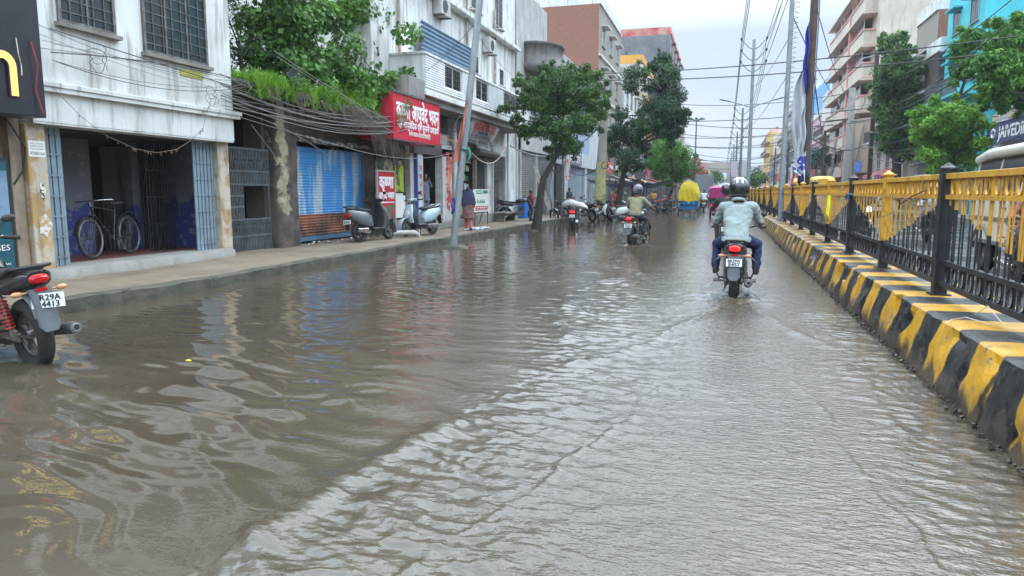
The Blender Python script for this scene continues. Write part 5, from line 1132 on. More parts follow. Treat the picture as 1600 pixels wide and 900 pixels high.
def motorcycle(label, col, lit=True, pl=('BR29A', 'X4219'), guards=True, group=None, platearg=None, rack=False, spring=False, detail=2, loc=(0, 0, 0), rz=0, tilt=0, accent=None):
    r = empty('motorcycle', loc, label, 'motorcycle', group, rz)
    if tilt: r.rotation_euler = (0, tilt, rz)
    paint = mat('bike_paint_%d%d%d' % tuple(int(c*99) for c in col), col, rough=.25, coat=.5)
    wheel(r, 0, .305, .125, name='rear_wheel'); wheel(r, 1.27, .305, .085, name='front_wheel')
    B = lambda nm, g, m, par=r: g.build(nm, m, par)
    g = MB()
    for s_ in (-1, 1): g.tube([(s_*.09, .02, .30), (s_*.10, .45, .34)], .022, 8)
    g.box(-.13, -.085, -.06, .48, .26, .36, bev=.02); B('swing_arm', g, M_steel)
    for s_ in (-1, 1):
        g = MB(); g.tube([(s_*.125, .03, .32), (s_*.125, .13, .66)], .018, 8); k = MB(); pts = []
        for i in range(90): a = i*.62; t_ = i/89; pts.append((s_*.125+.034*cos(a), .045+.075*t_+.034*sin(a), .37+.25*t_))
        sh_ = B('shock', g, M_steel); k.tube(pts, .0075, 5, caps=False); q = k.build('spring', mat('red_spring', (.45,.03,.02), rough=.4) if spring else M_steel, r); q.parent = sh_
    g = MB(); g.tube([(0, .95, .92), (0, .72, .70), (0, .68, .30), (0, .30, .30)], .024, 8)
    for s_ in (-1, 1): g.tube([(0, .92, .90), (s_*.10, .55, .72), (s_*.11, .12, .70), (s_*.08, -.18, .76)], .015, 6)
    B('frame', g, M_black)
    g = MB(); g.box(-.12, .12, .46, .80, .25, .42, bev=.03); g.loft([((0, .66, .40), (.075,0,0), (0,.09,0)), ((0, .72, .60), (.07,0,0), (0,.08,0))], 14, 3)
    for k in range(6): z = .42+.03*k; g.box(-.095, .095, .57+.012*k, .80+.008*k, z, z+.009)
    for s_ in (-1, 1): g.cyl((s_*.11, .55, .33), (s_*.165, .55, .33), .085, .075, 16)
    B('engine', g, mat('engine_alloy', (.10,.095,.09), (.05,.045,.04), 10, rough=.5, metal=.5))
    g = MB(); g.loft([((0, .44, .80), (.075,0,0), (0,0,.05)), ((0, .52, .83), (.115,0,0), (0,0,.09)), ((0, .72, .87), (.135,0,0), (0,0,.11)), ((0, .88, .87), (.11,0,0), (0,0,.09)), ((0, .97, .87), (.04,0,0), (0,0,.05))], 20, 2.3); B('fuel_tank', g, paint)
    g = MB(); g.loft([((0, .50, .80), (.08,0,0), (0,0,.03)), ((0, .36, .785), (.12,0,0), (0,0,.045)), ((0, .10, .81), (.135,0,0), (0,0,.04)), ((0, -.12, .845), (.12,0,0), (0,0,.04)), ((0, -.25, .86), (.08,0,0), (0,0,.025))], 18, 2.6); B('seat', g, mat('seat_vinyl', (.018,.018,.02), rough=.5))
    g = MB(); g.loft([((0, .34, .69), (.115,0,0), (0,0,.07)), ((0, .05, .73), (.150,0,0), (0,0,.085)), ((0, -.18, .775), (.140,0,0), (0,0,.08)), ((0, -.30, .80), (.105,0,0), (0,0,.065)), ((0, -.335, .805), (.08,0,0), (0,0,.05))], 18, 3); B('tail_cowl', g, paint)
    g = MB(); g.tube([(-.11, .0, .83), (-.135, -.16, .875), (-.10, -.33, .90), (0, -.37, .905), (.10, -.33, .90), (.135, -.16, .875), (.11, .0, .83)], .016, 8); B('grab_rail', g, M_black)
    g = MB(); g.loft([((0, -.31, .80), (.078,0,0), (0,0,.044)), ((0, -.352, .797), (.072,0,0), (0,0,.037)), ((0, -.37, .795), (.05,0,0), (0,0,.02))], 16, 2.6); B('tail_light', g, M_taillit if lit else M_tail)
    g = MB(); g.box(-.045, .045, -.352, -.335, .70, .725, bev=.004); B('reflector', g, M_tail)
    g = MB(); n = 9; vs = []; fs = []
    for i in range(n):
        a = radians(88+i*8.2); rr_ = .36+.012*i*.2; w_ = .065 if i < 5 else .06+.004*(i-4)
        for xx, dd in ((-w_, -.02), (-w_*.7, .008), (w_*.7, .008), (w_, -.02)): vs.append((xx, (rr_+dd)*cos(a), .33+(rr_+dd)*sin(a)))
    for i in range(n-1):
        for j in range(3): fs.append((i*4+j, i*4+j+1, i*4+j+5, i*4+j+4))
    g.add(vs, fs, True); g.add([(a, b_, c-.006) for a, b_, c in vs], fs, True)
    g.loft([((0, -.31, .72), (.09,0,0), (0,.03,0)), ((0, -.345, .58), (.075,0,0), (0,.018,0)), ((0, -.385, .43), (.085,0,0), (0,.01,0)), ((0, -.395, .38), (.05,0,0), (0,.008,0))], 12, 3.5); B('rear_mudguard', g, mat('grey_mudguard', (.13,.14,.155), (.09,.095,.10), 6, rough=.5))
    pa = platearg or ((0, -.375, .615), 0, .20, .10)
    plate(r, *pa, *pl)
    for s_ in (-1, 1):
        g = MB(); g.tube([(s_*.06, -.30, .70), (s_*.13, -.31, .70)], .009, 6); g.ell((s_*.165, -.31, .70), (.045, .022, .022), 12, 8); B('indicator', g, M_amber)
    # exhaust on the right
    ex = MB(); ex.tube([(.10, .74, .36), (.15, .62, .22), (.15, .25, .24)], .018, 8); e0 = B('exhaust', ex, M_steel)
    g = MB(); g.tube([(.165, .28, .25), (.175, .10, .28), (.19, -.30, .345), (.192, -.36, .352)], [.03, .048, .052, .045], 16); g.ring((.192, -.362, .352), (.06,-1,.14), .03, .008, 16, 6); q = B('silencer', g, mat('grey_silencer', (.25,.25,.24), (.14,.13,.12), 8, rough=.45, metal=.6)); q.parent = e0
    g = MB(); g.cyl((.1922, -.364, .3525), (.1925, -.368, .353), .024, n=12); q = B('outlet', g, M_black); q.parent = e0
    g = MB(); g.box(.205, .225, -.05, .3, .27, .33, bev=.01); q = B('heat_shield', g, M_chrome); q.parent = e0
    # front end
    g = MB()
    for s_ in (-1, 1): g.tube([(s_*.075, 1.27, .305), (s_*.075, 1.02, .92)], .02, 8)
    g.box(-.09, .09, .99, 1.05, .86, .90); B('fork', g, M_steel)
    g = MB(); g.grid(lambda u, v: (.06*(2*u-1), 1.27+.345*cos(radians(20+120*v)), .305+.345*sin(radians(20+120*v))+.012*(1-(2*u-1)**2)), 4, 10); B('front_mudguard', g, paint)
    g = MB(); g.tube([(-.36, .80, 1.03), (-.25, .86, 1.05), (-.1, .96, 1.0), (0, .98, .98), (.1, .96, 1.0), (.25, .86, 1.05), (.36, .80, 1.03)], .012, 8); hb = B('handlebar', g, M_black)
    for s_ in (-1, 1):
        g = MB(); g.tube([(s_*.26, .855, 1.05), (s_*.37, .795, 1.027)], .019, 8); q = B('grip', g, M_rubber); q.parent = hb
        g = MB(); g.tube([(s_*.24, .87, 1.05), (s_*.27, .93, 1.055), (s_*.37, .87, 1.035)], .005, 5); q = B('lever', g, M_chrome); q.parent = hb
        if detail > 0:
            g = MB(); g.tube([(s_*.22, .88, 1.05), (s_*.27, .87, 1.16), (s_*.30, .86, 1.19)], .006, 6); g.ell((s_*.33, .86, 1.21), (.06, .015, .036), 14, 8); B('mirror', g, M_black)
    g = MB(); g.ell((0, 1.06, .93), (.095, .07, .10), 16, 10); B('headlight_cowl', g, paint); g = MB(); g.ell((0, 1.105, .92), (.07, .04, .075), 14, 8); B('headlight', g, M_clear)
    for s_ in (-1, 1):
        g = MB(); g.tube([(s_*.10, .40, .31), (s_*.26, .42, .30)], .013, 8); B('foot_peg', g, M_rubber); g = MB(); g.tube([(s_*.10, .08, .36), (s_*.21, .06, .38)], .012, 8); B('foot_peg', g, M_rubber)
    g = MB(); g.tube([(-.11, .42, .26), (-.20, .32, .02)], .012, 6); B('side_stand', g, M_black)
    if guards:
        for s_ in (-1, 1):
            g = MB(); g.tube([(s_*.11, .02, .70), (s_*.20, -.02, .66), (s_*.265, .0, .60), (s_*.25, .05, .47), (s_*.20, .1, .34), (s_*.12, .1, .31)], .011, 8); g.box(s_*.12, s_*.28, -.04, .2, .325, .345); B('leg_guard', g, M_steel)
    return r
def seated(dz=0, lean=.05, kn=.22, arms='out', foot=(.40, .33), cen=0):
    p = dict(pel=(cen, .22, .90+dz), che=(cen, .24+lean*1.2, 1.23+dz), head=(cen, .30+lean*1.6, 1.545+dz), sho=[(cen-.19, .25+lean, 1.30+dz), (cen+.19, .25+lean, 1.30+dz)],
        hip=[(-.10, .26, .86+dz), (.10, .26, .86+dz)], kne=[(-kn, .62, .74), (kn, .62, .74)], ank=[(-.20, foot[0]-.02, foot[1]+.07), (.20, foot[0]-.02, foot[1]+.07)], toe=[(-.21, foot[0]+.17, foot[1]+.05), (.21, foot[0]+.17, foot[1]+.05)],
        elb=[(-.34, .42, 1.08+dz), (.34, .42, 1.08+dz)], wri=[(-.34, .66, 1.045), (.34, .66, 1.045)], hdir=[(0, 1, .1), (0, 1, .1)], thumb=[(1, 0, 0), (-1, 0, 0)], curl=1.2, look=(0, 1, -.05))
    return p
def water_rz(x): return x
# ---- rider close by, seen from behind
ML = Matrix
m1 = motorcycle('motorcycle ridden by the person in pale shirt, red tail lamp lit', (.02,.02,.024), True, ('BR29W', 'E457'), loc=(.205, 10.12, -.13), rz=radians(-3), tilt=0)
pale = mat('pale_sage_shirt', (.30,.355,.34), (.255,.305,.295), 3, rough=.85, bump=.6, bscale=7)
navy = mat('navy_trousers', (.012,.022,.085), (.009,.016,.06), 5, rough=.85, bump=.5, bscale=9)
P = seated(lean=.12, kn=.27, cen=0); P['stripe'] = 1
P['sho'] = [(-.195, .35, 1.33), (.205, .35, 1.33)]; P['che'] = (0, .36, 1.25); P['head'] = (.005, .45, 1.565); P['pel'] = (0, .17, .89); P['elb'] = [(-.285, .50, 1.12), (.295, .48, 1.13)]; P['wri'] = [(-.31, .72, 1.05), (.32, .71, 1.05)]
P['kne'] = [(-.27, .50, .80), (.27, .50, .80)]; P['hip'] = [(-.115, .22, .88), (.115, .22, .88)]; P['ank'] = [(-.27, .33, .47), (.27, .33, .47)]; P['toe'] = [(-.27, .52, .45), (.27, .52, .45)]; P['look'] = (-.05, 1, -.1)
nr_ = person((.205, 10.12, -.13), radians(-3), 'motorcyclist in pale grey green shirt, navy trousers and black striped helmet', P, shirt=pale, trous=navy, helm=mat('black_helmet', (.015,.016,.02), rough=.18, coat=.6), sleeve='long', belly=.02, vox=.009)
g = MB(); g.ring((.0, .385, 1.415), (0, .35, 1), .078, .016, 24, 6, 1.5); g.build('collar', pale, nr_)
g = MB(); g.tube([(-.17, .245, 1.31), (-.09, .235, 1.325), (0, .232, 1.33), (.09, .235, 1.325), (.17, .245, 1.31)], .0045, 5); g.build('yoke_seam', pale, nr_)
for s_ in (-1, 1): g = MB(); g.ring((s_*.305, .66, 1.07), (0, 1, -.2), .038, .008, 16, 6, 2.2); g.build('cuff', pale, nr_)
g = MB(); g.loft([((0, .165, .93), (.185,0,0), (0,.150,0)), ((0, .155, .885), (.197,0,0), (0,.165,0)), ((0, .15, .862), (.19,0,0), (0,.16,0))], 26, 2.6, caps=False); g.build('shirt_hem', pale, nr_)
# ---- second rider further on, to the left
m2 = motorcycle('motorcycle ridden by the person in khaki shirt near the left lane', (.03,.012,.014), True, ('BR29', 'X1804'), loc=(-2.28, 19.45, -.1), rz=radians(-11))
khaki = mat('khaki_shirt', (.25,.235,.135), (.21,.195,.11), 3, rough=.9, bump=.5, bscale=7)
P = seated(lean=.08, kn=.22); P['elb'] = [(-.27, .42, 1.10), (.38, .48, 1.10)]; P['wri'] = [(-.33, .70, 1.05), (.36, .72, 1.03)]
person((-2.28, 19.45, -.1), radians(-11), 'motorcyclist in khaki shirt and dark trousers with greyish helmet', P, shirt=khaki, trous=mat('charcoal_trousers', (.035,.035,.04), rough=.9), helm=mat('grey_blue_helmet', (.05,.055,.09), (.16,.16,.2), 8, rough=.3, lo=.5, hi=.6, detail=1), sleeve='short', belly=.02, barefoot=True)
# ---- motorcycle standing in the water at lower left
m3 = motorcycle('motorcycle parked in floodwater close by, plate BR29A R4413, red springs', (.012,.012,.014), False, ('BR29A', 'R4413'), platearg=((.015, -.385, .625), radians(-40), .235, .115), spring=True, loc=(-5.43, 4.52, -.07), rz=radians(72), guards=False, tilt=radians(-6))
m3b = MB(); m3b.tube([(-.20, .30, .33), (-.21, .10, .50), (-.215, .12, .60), (-.20, .30, .62), (-.20, .44, .50), (-.20, .40, .33), (-.20, .25, .24), (-.20, .02, .26)], .014, 8)
for z in (.42, .48, .54): m3b.tube([(-.205, .13, z-.02), (-.205, .40, z+.02)], .011, 6)
m3b.build('saree_guard', mat('muddy_steel', (.15,.13,.11), (.08,.065,.05), 9, rough=.6, metal=.3), m3)
g = MB(); g.loft([((-.1,.05,.33), (.02,0,0), (0,.35,0)), ((-.12,.05,.33), (.01,0,0), (0,.3,0))], 12, 2.5)
g.box(-.135, -.10, -.05, .55, .27, .38, bev=.02); g.build('chain_case', MATS['muddy_steel'], m3)
g = MB(); g.loft([((-.0, .62, .16), (.10,0,0), (0,.16,0)), ((0, .62, .34), (.14,0,0), (0,.2,0))], 12, 3); g.build('crankcase', MATS['muddy_steel'], m3)
# ------------------------------------------------------------ scooters
def scooter(label, body, trim, loc, rz, pl='BR29 AJ 2087', group=None, lit=False, tilt=0, dark=M_black):
    r = empty('scooter', loc, label, 'scooter', group, rz); r.rotation_euler = (0, tilt, rz); B = lambda nm, g, m: g.build(nm, m, r)
    wheel(r, 0, .225, .10, name='rear_wheel'); wheel(r, 1.22, .225, .09, name='front_wheel')
    g = MB(); g.loft([((0, -.36, .74), (.06,0,0), (0,0,.05)), ((0, -.27, .68), (.15,0,0), (0,0,.12)), ((0, .0, .59), (.20,0,0), (0,0,.19)), ((0, .25, .545), (.195,0,0), (0,0,.22)), ((0, .42, .50), (.15,0,0), (0,0,.17)), ((0, .48, .42), (.12,0,0), (0,0,.10))], 22, 2.6); B('rear_body', g, body)
    g = MB(); g.loft([((0, -.30, .80), (.09,0,0), (0,0,.03)), ((0, -.1, .80), (.135,0,0), (0,0,.045)), ((0, .2, .765), (.15,0,0), (0,0,.05)), ((0, .44, .755), (.11,0,0), (0,0,.045)), ((0, .50, .75), (.06,0,0), (0,0,.02))], 18, 2.6); B('seat', g, mat('seat_vinyl', (.018,.018,.02), rough=.5))
    g = MB(); g.box(-.17, .17, .42, .95, .27, .33, bev=.03); g.box(-.12, .12, .1, .9, .18, .275, bev=.03); B('floorboard', g, dark)
    g = MB(); g.loft([((0, .88, .28), (.19,0,0), (0,.10,0)), ((0, .96, .48), (.225,0,0), (0,.09,0)), ((0, .95, .70), (.20,0,0), (0,.08,0)), ((0, .90, .90), (.11,0,0), (0,.05,0)), ((0, .87, .97), (.07,0,0), (0,.04,0))], 20, 2.8); B('inner_shield', g, dark)
    g = MB(); g.loft([((0, 1.03, .36), (.15,0,0), (0,.05,0)), ((0, 1.10, .55), (.17,0,0), (0,.07,0)), ((0, 1.03, .74), (.15,0,0), (0,.07,0)), ((0, .96, .88), (.09,0,0), (0,.05,0))], 20, 2.4); B('front_apron', g, body)
    g = MB(); g.loft([((0, 1.13, .50), (.045,0,0), (0,.05,0)), ((0, 1.135, .62), (.10,0,0), (0,.05,0)), ((0, 1.08, .72), (.07,0,0), (0,.04,0))], 14, 2.2); B('headlight', g, M_lit if lit else M_clear)
    g = MB(); g.grid(lambda u, v: (.075*(2*u-1), 1.22+.27*cos(radians(-15+150*v)), .225+.275*sin(radians(-15+150*v))+.015*(1-(2*u-1)**2)), 4, 12, thick=(0,0,.006)); B('front_mudguard', g, body)
    g = MB(); g.tube([(0, 1.22, .225), (0.0, 1.05, .55), (0, .93, .95)], .025, 8); B('fork', g, M_steel)
    g = MB(); g.loft([((-.17, .84, 1.0), (0,.04,0), (0,0,.035)), ((0, .90, 1.01), (0,.075,0), (0,0,.06)), ((.17, .84, 1.0), (0,.04,0), (0,0,.035))], 14); g.ell((0, .93, .99), (.10, .06, .055), 14, 8); B('handlebar_cowl', g, trim)
    for s_ in (-1, 1):
        g = MB(); g.tube([(s_*.17, .84, 1.0), (s_*.33, .78, 1.0)], .018, 8); B('grip', g, M_rubber)
        g = MB(); g.tube([(s_*.19, .86, 1.01), (s_*.24, .84, 1.14)], .006, 6); g.ell((s_*.27, .84, 1.18), (.055, .014, .04), 14, 8); B('mirror', g, M_black)
    g = MB(); g.loft([((0, -.37, .66), (.11,0,0), (0,0,.05)), ((0, -.40, .64), (.08,0,0), (0,0,.035))], 14, 2.6); B('tail_light', g, M_taillit if lit else M_tail)
    g = MB(); g.loft([((0, -.33, .56), (.09,0,0), (0,.03,0)), ((0, -.38, .40), (.075,0,0), (0,.02,0)), ((0, -.40, .30), (.06,0,0), (0,.01,0))], 12, 3); B('rear_mudguard', g, dark)
    plate(r, (0, -.40, .50), 0, .21, .10, pl, None)
    g = MB(); g.tube([(.15, .25, .22), (.17, .05, .26), (.175, -.25, .31)], [.035, .055, .05], 14); g.box(.19, .225, -.15, .15, .25, .33, bev=.015); B('silencer', g, M_chrome)
    g = MB(); g.box(-.17, -.06, -.12, .38, .17, .32, bev=.04); B('engine_case', g, M_steel)
    g = MB(); g.tube([(-.13, -.05, .80), (-.15, -.2, .86), (-.1, -.36, .87), (.1, -.36, .87), (.15, -.2, .86), (.13, -.05, .80)], .014, 8); B('grab_rail', g, trim)
    g = MB()
    for s_ in (-1, 1): g.tube([(s_*.08, .45, .2), (s_*.16, .38, .0)], .011, 6)
    B('centre_stand', g, M_black)
    return r
grey = mat('grey_scooter_paint', (.13,.14,.15), (.11,.12,.13), 3, rough=.3, coat=.4); whp = mat('silver_blue_paint', (.36,.47,.50), (.33,.43,.46), 2, rough=.22, coat=.5)
scooter('dark grey scooter parked on the pavement in front of the blue shutter', grey, M_black, (-8.50, 15.85, .18), radians(-10), 'BR29 AJ 2087', tilt=radians(-5))
scooter('silvery pale blue scooter parked beside the arrow panel, front towards the road', whp, whp, (-8.05, 19.45, .18), radians(166), 'BR29 L 610', tilt=radians(4))
sc3 = scooter('maroon scooter with lit tail lamp, loaded with a white sack by the leaning tree', mat('maroon_paint', (.05,.02,.02), rough=.3, coat=.4), M_black, (-5.45, 27.1, .0), radians(8), 'BR29 5521', lit=True)
g = MB(); g.loft([((-.46, .30, .93), (0,.08,0), (0,0,.06)), ((-.36, .30, .97), (0,.18,0), (0,0,.14)), ((-.12, .32, 1.0), (0,.24,0), (0,0,.165)), ((.12, .30, .95), (0,.22,0), (0,0,.13)), ((.3, .3, .92), (0,.22,0), (0,0,.12)), ((.5, .35, .84), (0,.10,0), (0,0,.05))], 18); sk = g.build('sack', mat('white_sack', (.62,.60,.58), (.50,.42,.40), 5, rough=.8, bump=.6), None); sk.location = (-5.45, 27.1, -.04); tag(sk, 'bulging white sack lying across the seat of the maroon scooter', 'sack')
# ------------------------------------------------------------ bicycle in the porch
bk = empty('bicycle', (-9.78, 9.35, .33), 'black roadster bicycle leaning in the open porch of the white house', 'bicycle', None, radians(-4))
bk.location = (-9.62, 9.12, .33); bk.rotation_euler = (0, radians(-5), radians(14)); bw = .335
for y, nm in ((0, 'front_wheel'), (1.08, 'rear_wheel')): wheel(bk, y, bw, .038, 32, nm, tyre_r=.019)
g = MB(); S_ = (0, .86, .33+.02); bb = (0, .62, .28); hd1, hd0 = (0, .17, .72), (0, .13, .84); st_ = (0, .78, .80)
for a, b_, q in ((hd0, hd1, .017), (hd1, bb, .015), (hd0, (0, .76, .76), .014), (bb, st_, .014)): g.tube([a, b_], q, 8)
for s_ in (-1, 1): g.tube([bb, (s_*.05, 1.08, bw)], .009, 6); g.tube([(0, .76, .74), (s_*.05, 1.08, bw)], .008, 6)
g.build('frame', M_black, bk)
g = MB(); g.tube([(0, .17, .72), (0, .12, .60)], .015, 8)
for s_ in (-1, 1): g.tube([(s_*.045, .13, .62), (s_*.05, .0, bw)], .010, 6)
g.build('fork', M_black, bk)
for y in (0, 1.08):
    g = MB(); g.grid(lambda u, v: (.028*(2*u-1), y+(bw+.025)*cos(radians(30+140*v if y == 0 else 10+150*v)), bw+(bw+.025)*sin(radians(30+140*v if y == 0 else 10+150*v))+.008*(1-(2*u-1)**2)), 4, 18, thick=(0,0,.003)); g.build('mudguard', M_black, bk)
g = MB(); g.tube([(0, .13, .84), (0, .115, .92)], .012, 8); g.tube([(-.27, .32, .93), (-.22, .12, .93), (0, .10, .93), (.22, .12, .93), (.27, .32, .93)], .010, 8); g.build('handlebar', M_chrome, bk)
g = MB(); g.loft([((0, .66, .88), (.02,0,0), (0,0,.02)), ((0, .80, .885), (.06,0,0), (0,0,.03)), ((0, .90, .89), (.09,0,0), (0,0,.035)), ((0, .94, .89), (.06,0,0), (0,0,.02))], 14, 2.4); g.build('saddle', M_black, bk)
g = MB(); g.ring((.05, .62, .28), (1,0,0), .085, .006, 24, 5); g.tube([(.06,.62,.28), (.08,.62,.12)], .008, 6); g.tube([(-.06,.62,.28), (-.08,.62,.44)], .008, 6); g.box(.08,.16,.58,.66,.105,.125); g.box(-.16,-.08,.58,.66,.43,.45); g.build('crank', M_steel, bk)
g = MB(); g.box(-.06, .06, .98, 1.32, .72, .735); g.tube([(-.06,1.28,.72),(-.05,1.1,.34)], .006, 5); g.tube([(.06,1.28,.72),(.05,1.1,.34)], .006, 5); g.build('carrier', M_black, bk)
# ------------------------------------------------------------ people on the left pavement
def standing(h=1.6, bend=0, step=.0, arms=None, look=(0, 1, 0)):
    k = h/1.7; z = lambda v: v*k
    return dict(pel=(0, 0, z(.93)), che=(0, bend*.3, z(1.27)), head=(0, bend*.55+.02, z(1.56)), sho=[(-.18*k, bend*.32, z(1.36)), (.18*k, bend*.32, z(1.36))], hip=[(-.09*k, 0, z(.88)), (.09*k, 0, z(.88))], kne=[(-.09*k, .02+step*.6, z(.49)), (.09*k, .02-step*.3, z(.49))],
        ank=[(-.09*k, step, z(.09)), (.09*k, -step, z(.09))], toe=[(-.10*k, .15+step, z(.03)), (.10*k, .15-step, z(.03))], elb=[(-.25*k, bend*.3, z(1.10)), (.25*k, bend*.3, z(1.10))], wri=arms or [(-.22*k, .16+bend*.3, z(.95)), (.22*k, .16+bend*.3, z(.95))], look=look, curl=.5)
# woman walking away, shawl over head
P = standing(1.38, .22, .10, look=(0, 1, -.4)); ros = mat('rose_brown_kurta', (.20,.10,.085), (.14,.075,.065), 4, rough=.9, bump=.4)
w_ = person((-7.75, 21.7, .18), radians(20), 'woman in dull rose tunic and navy shawl walking behind the leaning pole', P, shirt=ros, trous=mat('pink_salwar', (.50,.12,.13), rough=.9), hair=mat('navy_shawl', (.018,.02,.05), rough=.9), sleeve='long', hem=(0, .0, .38), s=.85)
g = MB(); g.loft([((0, .20, 1.30), (.11,0,0), (0,.09,0)), ((0, .12, 1.18), (.19,0,0), (0,.13,0)), ((0, .06, 1.0), (.22,0,0), (0,.15,0)), ((-.03, .0, .84), (.24,0,0), (0,.15,0))], 20, 2.2); g.build('shawl', MATS['navy_shawl'], w_)
P = standing(1.34); P['elb'] = [(-.19, .05, .85), (.2, .05, .86)]; P['wri'] = [(-.07, .2, .98), (.08, .2, .98)]
person((-7.9, 30.1, .17), radians(-70), 'youth in dark red hooded top and jeans standing near the leaning tree', P, shirt=mat('dark_red_top', (.22,.02,.03), rough=.9, bump=.3), trous=mat('blue_jeans', (.03,.055,.14), (.05,.08,.18), 4, rough=.9), sleeve='long', s=.84)
P = standing(1.5); P['wri'] = [(-.05, .16, 1.28), (.2, .12, .9)]; P['elb'] = [(-.22, .08, 1.08), (.24, .02, 1.0)]
person((-9.35, 21.95, .50), radians(-110), 'shopkeeper in grey tunic standing in the doorway beside the white pillars', P, shirt=mat('grey_kurta', (.13,.15,.19), rough=.9), trous=mat('grey_salwar', (.16,.18,.22), rough=.9), sleeve='long', hem=(0, 0, .62), s=.9)
# ------------------------------------------------------------ parked machines further along
for i, (x, y, rz, c, lb) in enumerate(((-8.9, 29.6, -75, (.02,.02,.022), 'black motorcycle parked on the pavement behind the youth in red'),
    (-6.6, 33.3, 60, (.02,.02,.02), 'black motorcycle parked close to the foot of the mossy pole'), (-5.9, 34.2, 50, (.03,.03,.05), 'second dark motorcycle in the row just past the mossy pole'), (-5.3, 36.0, 40, (.015,.015,.018), 'black motorcycle in the middle of the row under the dense tree'),
    (-6.9, 37.5, 70, (.05,.012,.012), 'dark red motorcycle in front of the white shutters beyond the pole'), (-4.7, 38.9, 35, (.02,.02,.03), 'motorcycle nearest the road at the end of the row under the dense tree'),
    (-4.3, 52, -35, (.25,.02,.02), 'red motorcycle parked under the small bright tree'), (-3.5, 53.5, -60, (.03,.03,.035), 'black motorcycle parked right of the red one under the bright tree'), (-2.9, 56, -70, (.03,.03,.03), 'black motorcycle half hidden behind the cycle rickshaw'))):
    motorcycle(lb, c, False, guards=False, group='motorcycles parked along the left side', loc=(x, y, .17 if i == 0 else -.02), rz=radians(rz), tilt=radians(-7), detail=1)
scooter('white scooter nosing out of the parked row beyond the mossy pole', mat('white_scooter_paint', (.6,.6,.6), rough=.25, coat=.5), M_black, (-4.5, 35.2, -.05), radians(120), 'BR29 1166')
# ------------------------------------------------------------ cycle rickshaw with yellow rain sheet
rk = empty('cycle_rickshaw', (-1.95, 46.6, -.03), 'cycle rickshaw seen from behind, yellow rain sheet over its hood, blue body', 'cycle rickshaw', None, radians(-2))
for x in (-.60, .60): wheel(rk, 0, .34, .04, 28, 'rear_wheel', x=x, tyre_r=.022)
wheel(rk, 1.95, .34, .04, 28, 'front_wheel', tyre_r=.022)
bl = mat('rickshaw_blue', (.02,.12,.27), (.015,.09,.20), 3, rough=.5)
g = MB(); g.box(-.50, .50, -.25, .45, .55, .62); g.box(-.48, .48, -.28, -.22, .62, 1.02, bev=.02); g.box(-.5, -.45, -.25, .4, .6, .95); g.box(.45, .5, -.25, .4, .6, .95); g.box(-.46, .46, -.3, -.26, .35, .55); g.build('carriage', bl, rk)
for s_ in (-1, 1):
    g = MB(); g.loft([((s_*.28, -.33, .98), (.17,0,0), (0,.02,0)), ((s_*.28, -.34, .80), (.18,0,0), (0,.03,0)), ((s_*.24, -.33, .64), (.12,0,0), (0,.02,0))], 14, 2.6); g.build('back_panel', mat('bright_rickshaw_blue', (.015,.16,.42), rough=.4), rk)
g = MB(); g.box(-.09, .09, -.36, -.345, .68, .86); g.build('back_plate', mat('pale_teal_plate', (.25,.45,.48), rough=.5), rk)
g = MB()
for k in range(7): g.beam((-.42+.14*k, -.31, .56), (-.38+.127*k, -.31, .36), .015, .05)
g.box(-.44, .44, -.33, -.30, .36, .39); g.build('slat_skirt', MATS['bright_rickshaw_blue'], rk)
g = MB()
ysh = mat('yellow_rain_sheet', (.78,.60,.03), (.66,.48,.03), 4, rough=.4, bump=.8, bscale=6)
def ztop(x): return .80+1.30*(1-min(1, abs(x)/.66)**3.2)**.5
def hood(u, v):
    a = pi*u; cx_ = -cos(a); x = .64*(abs(cx_)**.75)*(1 if cx_ > 0 else -1); wr = .012*sin(u*60+v*7)+.012*sin(u*23-v*11)
    return (x*(1+wr), -.38+.95*v, min(2.10, ztop(x*.985))-.05*v+wr*.6)
g.grid(hood, 60, 8)
g.grid(lambda u, v: ((2*u-1)*.645, -.385-.06*sin(pi*v)-.010*sin((2*u-1)*13+2.5*sin(3*v))-.008*sin((2*u-1)*29+5*v)-.012*sin(9*v+4*u), (.80+.10*abs(sin((2*u-1)*2.6)))+v*(ztop((2*u-1)*.64)-.80-.10*abs(sin((2*u-1)*2.6)))), 48, 12)
g.build('rain_sheet', ysh, rk)
g = MB(); g.tube([(0, .4, .58), (0, 1.2, .55), (0, 1.75, .80), (0, 1.95, .34)], .02, 8); g.tube([(-.6, 0, .34), (.6, 0, .34)], .018, 8); g.tube([(0,1.0,.5),(0,.95,.9)], .015, 6); g.build('frame', M_black, rk)
g = MB(); g.ell((0, .95, .93), (.09, .13, .04)); g.build('saddle', M_black, rk); g = MB(); g.tube([(-.28,1.5,1.0),(0,1.72,.98),(.28,1.5,1.0)], .012, 6); g.build('handlebar', M_chrome, rk)
for s_ in (-1, 1): g = MB(); g.grid(lambda u, v: (s_*.60+.05*(2*u-1), .38*cos(radians(20+140*v)), .34+.38*sin(radians(20+140*v))), 3, 12); g.build('mudguard', bl, rk)
